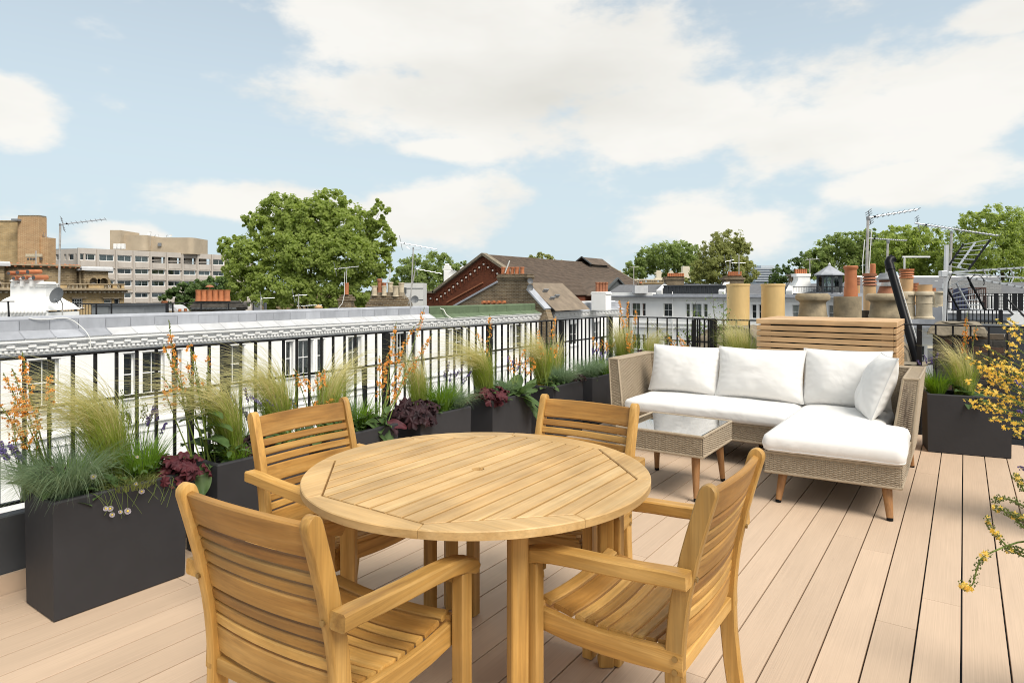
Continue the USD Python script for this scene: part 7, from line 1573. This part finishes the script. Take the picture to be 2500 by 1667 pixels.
for d, s_, m_ in (((.7, .2, -.8), .20, G_BROAD), ((.8, -.5, .2), .17, G_BROAD), ((.6, .5, -.9), .17, G_BROAD), ((.7, .6, -.2), .14, G_RED), ((.8, .0, -.5), .12, G_PURP), ((.4, -.9, .3), .15, G_BROAD)):
    v, f = leaf_mesh(rs, (-3.20, 3.05 + rs.uniform(-.05, .06), .515), d, s_, .5, (1, 0, .5), .2, .15); part(t, 'leaf', (v, f), m_, True)
heuchera('small dark foliage under the tall orange spikes', -3.30, 3.00, 5, G_PURP, .8, n=16)
# fourth planter
heuchera('largest near black ruffled clump hanging over the fourth planter', -3.24, 3.42, 6, G_PURP, 1.12, n=46, out=(.8, -.1))
green_grass('bright green tuft in the fourth planter right of the near black clump', -3.26, 3.72, 5, s=1.05, n=420)
blue_grass('blue grey tuft at the far end of the fourth planter', -3.24, 3.86, 7, s=.85, n=700)
feather_grass('wispy feather grass behind the near black clump', -3.38, 3.60, H=.58, lean=(.0, -.1), s=1.0, seed=5, n=.9)
lavender('lavender stems right of the wispy feather grass', -3.34, 3.88, [L3(u, v, -3.34) for u, v in ((1096, 885), (1112, 890), (1132, 885), (1120, 905), (1100, 912), (1145, 915), (1140, 925), (1150, 905), (1085, 905))], 5)
# fifth planter
feather_grass('bushy feather grass bending left over the dusky red foliage', -3.33, 4.36, H=.68, lean=(.02, -.36), s=1.1, seed=6, n=1.6)
heuchera('dusky red foliage on the near corner of the fifth planter', -3.22, 4.28, 7, G_RED, 1.05, n=32, out=(.8, -.3))
mullein('thin orange stem above the bushy feather grass', (-3.36, 4.42, PZ), [lean_tip(1196, 765, .72), lean_tip(1160, 800, .8), lean_tip(1190, 825, .7)], 6, leaves=0, fr=.0115)
mullein('loose small orange stems with toothed leaves at the far end of the fifth planter', (-3.24, 4.64, PZ), [lean_tip(u, v, .6) for u, v in ((1244, 868), (1262, 872), (1282, 850), (1296, 865), (1310, 890))], 7, leaves=9, lsize=.22, fr=.011)
lavender('lavender heads in front of the railing above the fifth planter', -3.34, 4.56, [L3(u, v, -3.34) for u, v in ((1240, 870), (1253, 880), (1268, 890), (1275, 885))], 6)
tuft('mixed_grass', 'silvery blue tuft in the middle of the fifth planter', -3.28, 4.55, PZ, 300, .22, .16, .4, .0028, G_BLUE, 35)
t = thing('toothed_leaves', 'long toothed green leaves hanging over the fifth planter', 'plant'); rs = np.random.RandomState(10)
for d, s_ in (((.8, .2, -1.0), .27), ((.7, .5, -.9), .24), ((.6, -.5, .3), .2), ((.7, .1, .4), .2), ((.3, .8, .5), .22), ((.5, .9, .1), .2)):
    v, f = leaf_mesh(rs, (-3.19, 4.66 + rs.uniform(-.05, .05), .515), d, s_, .28, (1, 0, .6), .15, .1, lobed=5, nl=14); part(t, 'leaf', (v, f), G_BROAD, True)
# sixth and seventh planters, corner
feather_grass('feather grass bending left above the sixth planter', -3.34, 5.28, H=.66, lean=(.0, -.26), s=1.1, seed=7, n=1.4)
mullein('dense orange flowers in front of the feather grass above the sixth planter', (-3.26, 5.22, PZ), [lean_tip(u, v, a) for u, v, a in ((1313, 802, .5), (1357, 772, .7), (1345, 845, .6), (1330, 850, .6), (1362, 838, .65), (1298, 868, .7), (1318, 935, .5), (1352, 930, .5), (1368, 955, .6), (1322, 950, .5))], 8, leaves=4, fr=.0115, dens=1.2)
blue_grass('blue grey grass drooping over the sixth planter', -3.24, 5.50, 8, s=1.0, n=900)
heuchera('small dark red foliage at the far end of the sixth planter', -3.24, 5.68, 8, G_PURP, .85, n=20)
feather_grass('thin upright grass between the sixth and seventh planters', -3.40, 5.62, H=.55, lean=(.0, .05), s=.9, seed=8, n=.6)
blue_grass('blue grey grass in the seventh planter left of the sofa arm', -3.26, 6.06, 9, s=1.05, n=900)
green_grass('fresh green tuft tucked against the left sofa arm', -3.22, 6.34, 6, s=.9, n=260)
lavender('lavender heads beside the left sofa arm', -3.28, 6.25, [L3(u, v, -3.28) for u, v in ((1446, 850), (1455, 852), (1462, 850), (1478, 858), (1470, 868), (1483, 875), (1468, 860))], 7)
mullein('small orange flowers behind the left sofa arm', (-3.30, 6.32, PZ), [lean_tip(u, v, .75) for u, v in ((1449, 818), (1455, 835), (1470, 828), (1482, 832), (1490, 838), (1505, 828))], 9, leaves=2, fr=.0115)
feather_grass('tall loose grass in the corner behind the left sofa arm', -3.22, 6.86, H=.72, lean=(.0, -.08), s=1.5, seed=9, n=1.5)
feather_grass('greener loose grass right of the corner grass', -3.02, 7.10, H=.60, lean=(.10, .02), s=1.2, seed=10, n=1.0)
mullein('pair of tall orange spikes in the corner above the railing', (-3.14, 6.80, PZ), [(onx(u, v, -3.1), a, .97, .0) for u, v, a in ((1512, 730, .62), (1533, 733, .62), (1553, 752, .72), (1543, 805, .6), (1552, 815, .6), (1530, 812, .55), (1540, 832, .6))], 10, leaves=2, fr=.0115, dens=1.3)
heuchera('dark foliage peeping over the left sofa arm', -3.00, 6.84, 9, G_PURP, .9, z=.60, n=16)
feather_grass('rounded bushy grass behind the first sofa cushion', -1.98, 7.12, H=.74, lean=(-.06, .0), s=1.6, seed=11, n=2.0)
tuft('mixed_grass', 'wispy green grass right of the rounded bushy grass', -1.76, 7.14, PZ, 420, .50, .20, .15, .003, G_STIPA, 36)
mullein('few small orange flowers behind the first sofa cushion', (-2.28, 7.14, PZ), [(ony(u, v, 7.14), .8, .98, 0) for u, v in ((1630, 822), (1636, 838), (1655, 818), (1658, 836), (1667, 832))], 11, leaves=2, fr=.0115)
# climbing shrub beyond the far railing
def shrub(label, stems, y, seed, leafs=60, size=.03):
    rs = np.random.RandomState(600 + seed); t = thing('climbing_shrub', label, 'shrub'); V, F_, n0 = [], [], 0
    for (u0, v0), (u1, v1), k in stems:
        p0, p1 = ony(u0, v0, y), ony(u1, v1, y); c = bez(p0, (p0 + p1) / 2 + rs.normal(size=3) * .06, p1, 10); b = MB(); b.tube(c, np.linspace(.006, .002, 10), 5); part(t, 'stem', b, BARK, True)
        n = int(leafs * k); P_ = along(c, rs.uniform(.15, 1, n)) + rs.normal(size=(n, 3)) * [.045, .045, .04]
        for p in P_: v, f = leaf_mesh(rs, p, rs.normal(size=3) + [0, 0, .2], size * rs.uniform(.6, 1.3), .55, rs.normal(size=3) * .5 + [0, -.4, 1], .0, .15, 3, 2); V.append(v); F_.append(f + n0); n0 += len(v)
    part(t, 'foliage', (np.vstack(V), np.vstack(F_)), G_SHRUB, kind='stuff')
shrub('light green climbing shrub in front of the left yellow pot', [((1745, 830), (1740, 718), 1), ((1740, 830), (1765, 730), 1.2), ((1750, 820), (1772, 770), 1.2), ((1750, 830), (1778, 800), 1)], 8.1, 1)
shrub('sparse climbing shrub behind the doubled railing post', [((1690, 850), (1700, 735), .6), ((1700, 850), (1735, 765), .8), ((1690, 850), (1660, 805), .8), ((1680, 850), (1720, 800), .9), ((1660, 860), (1600, 790), .7), ((1650, 865), (1590, 788), .5)], 8.2, 2)
# planter right of the sofa
green_grass('fresh green tuft in the planter right of the sofa', -.20, 6.86, 7, s=1.0, n=420)
feather_grass('feather grass above the planter right of the sofa', .0, 6.95, H=.58, lean=(-.08, .0), s=1.3, seed=12, n=.8)
mullein('two orange spikes above the planter right of the sofa', (.03, 6.93, PZ), [(ony(u, v, 6.93), a, b_, 0) for u, v, a, b_ in ((2362, 760, .62, .92), (2384, 795, .8, .98), (2352, 830, .7, .95))], 12, leaves=9, lsize=.24, fr=.0125)
lavender('sparse lavender at the back of the planter right of the sofa', -.22, 6.98, [ony(u, v, 6.95) for u, v in ((2258, 868), (2275, 872), (2290, 860), (2240, 880))], 8)
# flowers leaning in from the right edge
def pt(a, b_): return (2300 + a * .1976, 740 + b_ * .1978)
D1 = 3.95
def sp(a, b_, d=D1, f0=.74, f1=.99, sag=.06): u, v = pt(a, b_); return (ond(u, v, d), f0, f1, sag)
mullein('mass of yellow orange flowers leaning in from the right edge', (.74, 4.88, .52), [sp(*q) for q in ((290, 670), (350, 740), (430, 600), (530, 800), (600, 770), (720, 730), (270, 950), (540, 940), (410, 1060), (520, 1070), (265, 1180), (450, 1200), (370, 1270), (530, 1270), (720, 1180), (800, 1110), (440, 830), (700, 680), (580, 720))], 13, G_YELLOW, .0145, 3, .2, .6, (-.5, -1, .1))
mullein('second spray of yellow flowers reaching up at the right edge', (.80, 5.02, .52), [sp(650, 200, 4.1, .8), sp(820, 180, 4.1, .86), sp(790, 460, 4.0, .86), sp(500, 520, 4.1, .9), sp(790, 590, 4.0, .88), sp(900, 430, 4.0, .86), sp(960, 330, 4.1, .88), sp(960, 740, 3.9, .86), sp(880, 900, 3.9, .84), sp(970, 1000, 3.9, .84)], 14, G_YELLOW, .0145, 2, .2, .6, (-.5, -1, .1))
mullein('low spray of yellow flowers hanging beside the right planter', (.78, 4.78, .50), [sp(580, 1420, 3.8, .8, .99, .12), sp(740, 1530, 3.8, .84, .99, .12), sp(860, 1480, 3.8, .86, .99, .1), sp(960, 1450, 3.8, .86), sp(880, 1620, 3.8, .9)], 15, G_YELLOW, .0145, 2, .18, .65, (-.5, -1, .1))
feather_grass('soft pale feather grass at the right edge among the yellow flowers', .74, 5.08, H=.80, lean=(-.14, -.10), s=1.3, seed=13, n=1.2)
lavender('lavender heads low at the right edge', .62, 4.72, [ond(u, v, 3.8) for u, v in ((2484, 1002), (2500, 1090), (2492, 1146), (2488, 1140), (2505, 1150), (2478, 930))], 9)
tuft('mixed_grass', 'green blades among the yellow flowers at the right edge', .72, 4.92, PZ, 300, .45, .34, .35, .004, G_GREEN, 37)
D2 = 2.3
def ch(*uv): return [ond(u, v, D2) for u, v in uv]
t = thing('drooping_mullein', 'drooping yellow flower stem hanging low over the deck at the right edge', 'flowering plant'); rs = np.random.RandomState(21); root = np.array((.50, 2.62, .50))
for chain, seg in ((ch((2500, 1318), (2450, 1335), (2410, 1352), (2392, 1366), (2383, 1395), (2376, 1425), (2362, 1437), (2345, 1424)), ((.86, 1.0, 30), (.45, .52, 12))), (ch((2500, 1360), (2455, 1330), (2425, 1295), (2408, 1262)), ((.72, 1.0, 22),)), (ch((2500, 1235), (2470, 1220), (2440, 1215), (2428, 1222)), ((.85, 1.0, 4),)), (ch((2500, 1290), (2470, 1255), (2440, 1242), (2428, 1240)), ((.80, 1, 8),)), (ch((2500, 1268), (2485, 1260), (2465, 1255)), ((.6, 1, 10),)), (ch((2500, 1350), (2480, 1340), (2455, 1342)), ((.6, 1, 8),)), (ch((2500, 1200), (2490, 1175), (2478, 1160)), ((.6, 1, 12),))):
    c = np.array([root, root * .5 + chain[0] * .5 + [0, 0, .04]] + chain); tt = np.linspace(0, 1, len(c)); tf = np.linspace(0, 1, 40); c = np.stack([np.interp(tf, tt, c[:, i]) for i in range(3)], 1); c[1:-1] = (c[:-2] + 2 * c[1:-1] + c[2:]) / 4
    b = MB(); b.tube(c, np.linspace(.004, .0018, 40), 6); st = part(t, 'stem', b, G_STEM, True)
    fl_ = 2 / len(tt)
    for a, e, n in seg:
        n = max(3, int(n * .75))
        ff = a + (e - a) * rs.uniform(0, 1, n); o = rs.normal(size=(n, 3)); o /= np.linalg.norm(o, axis=1)[:, None]; part(st, 'flowers', flowers(rs, along(c, ff) + o * .010, o + [-.5, -1, .4], .0095), G_YELLOW, kind='stuff')
    nb = 150; fb = rs.uniform(.42, 1, nb); o = rs.normal(size=(nb, 3)); o /= np.linalg.norm(o, axis=1)[:, None]; part(st, 'buds', beads(along(c, fb) + o * .012, rs.uniform(.0014, .0032, nb)), G_BUD, kind='stuff')
tuft('mixed_grass', 'thin pale grass blades at the right edge beside the drooping flower stem', .52, 2.58, PZ, 120, .35, .25, .6, .002, G_PLUME, 38, lean=(-.1, 0))
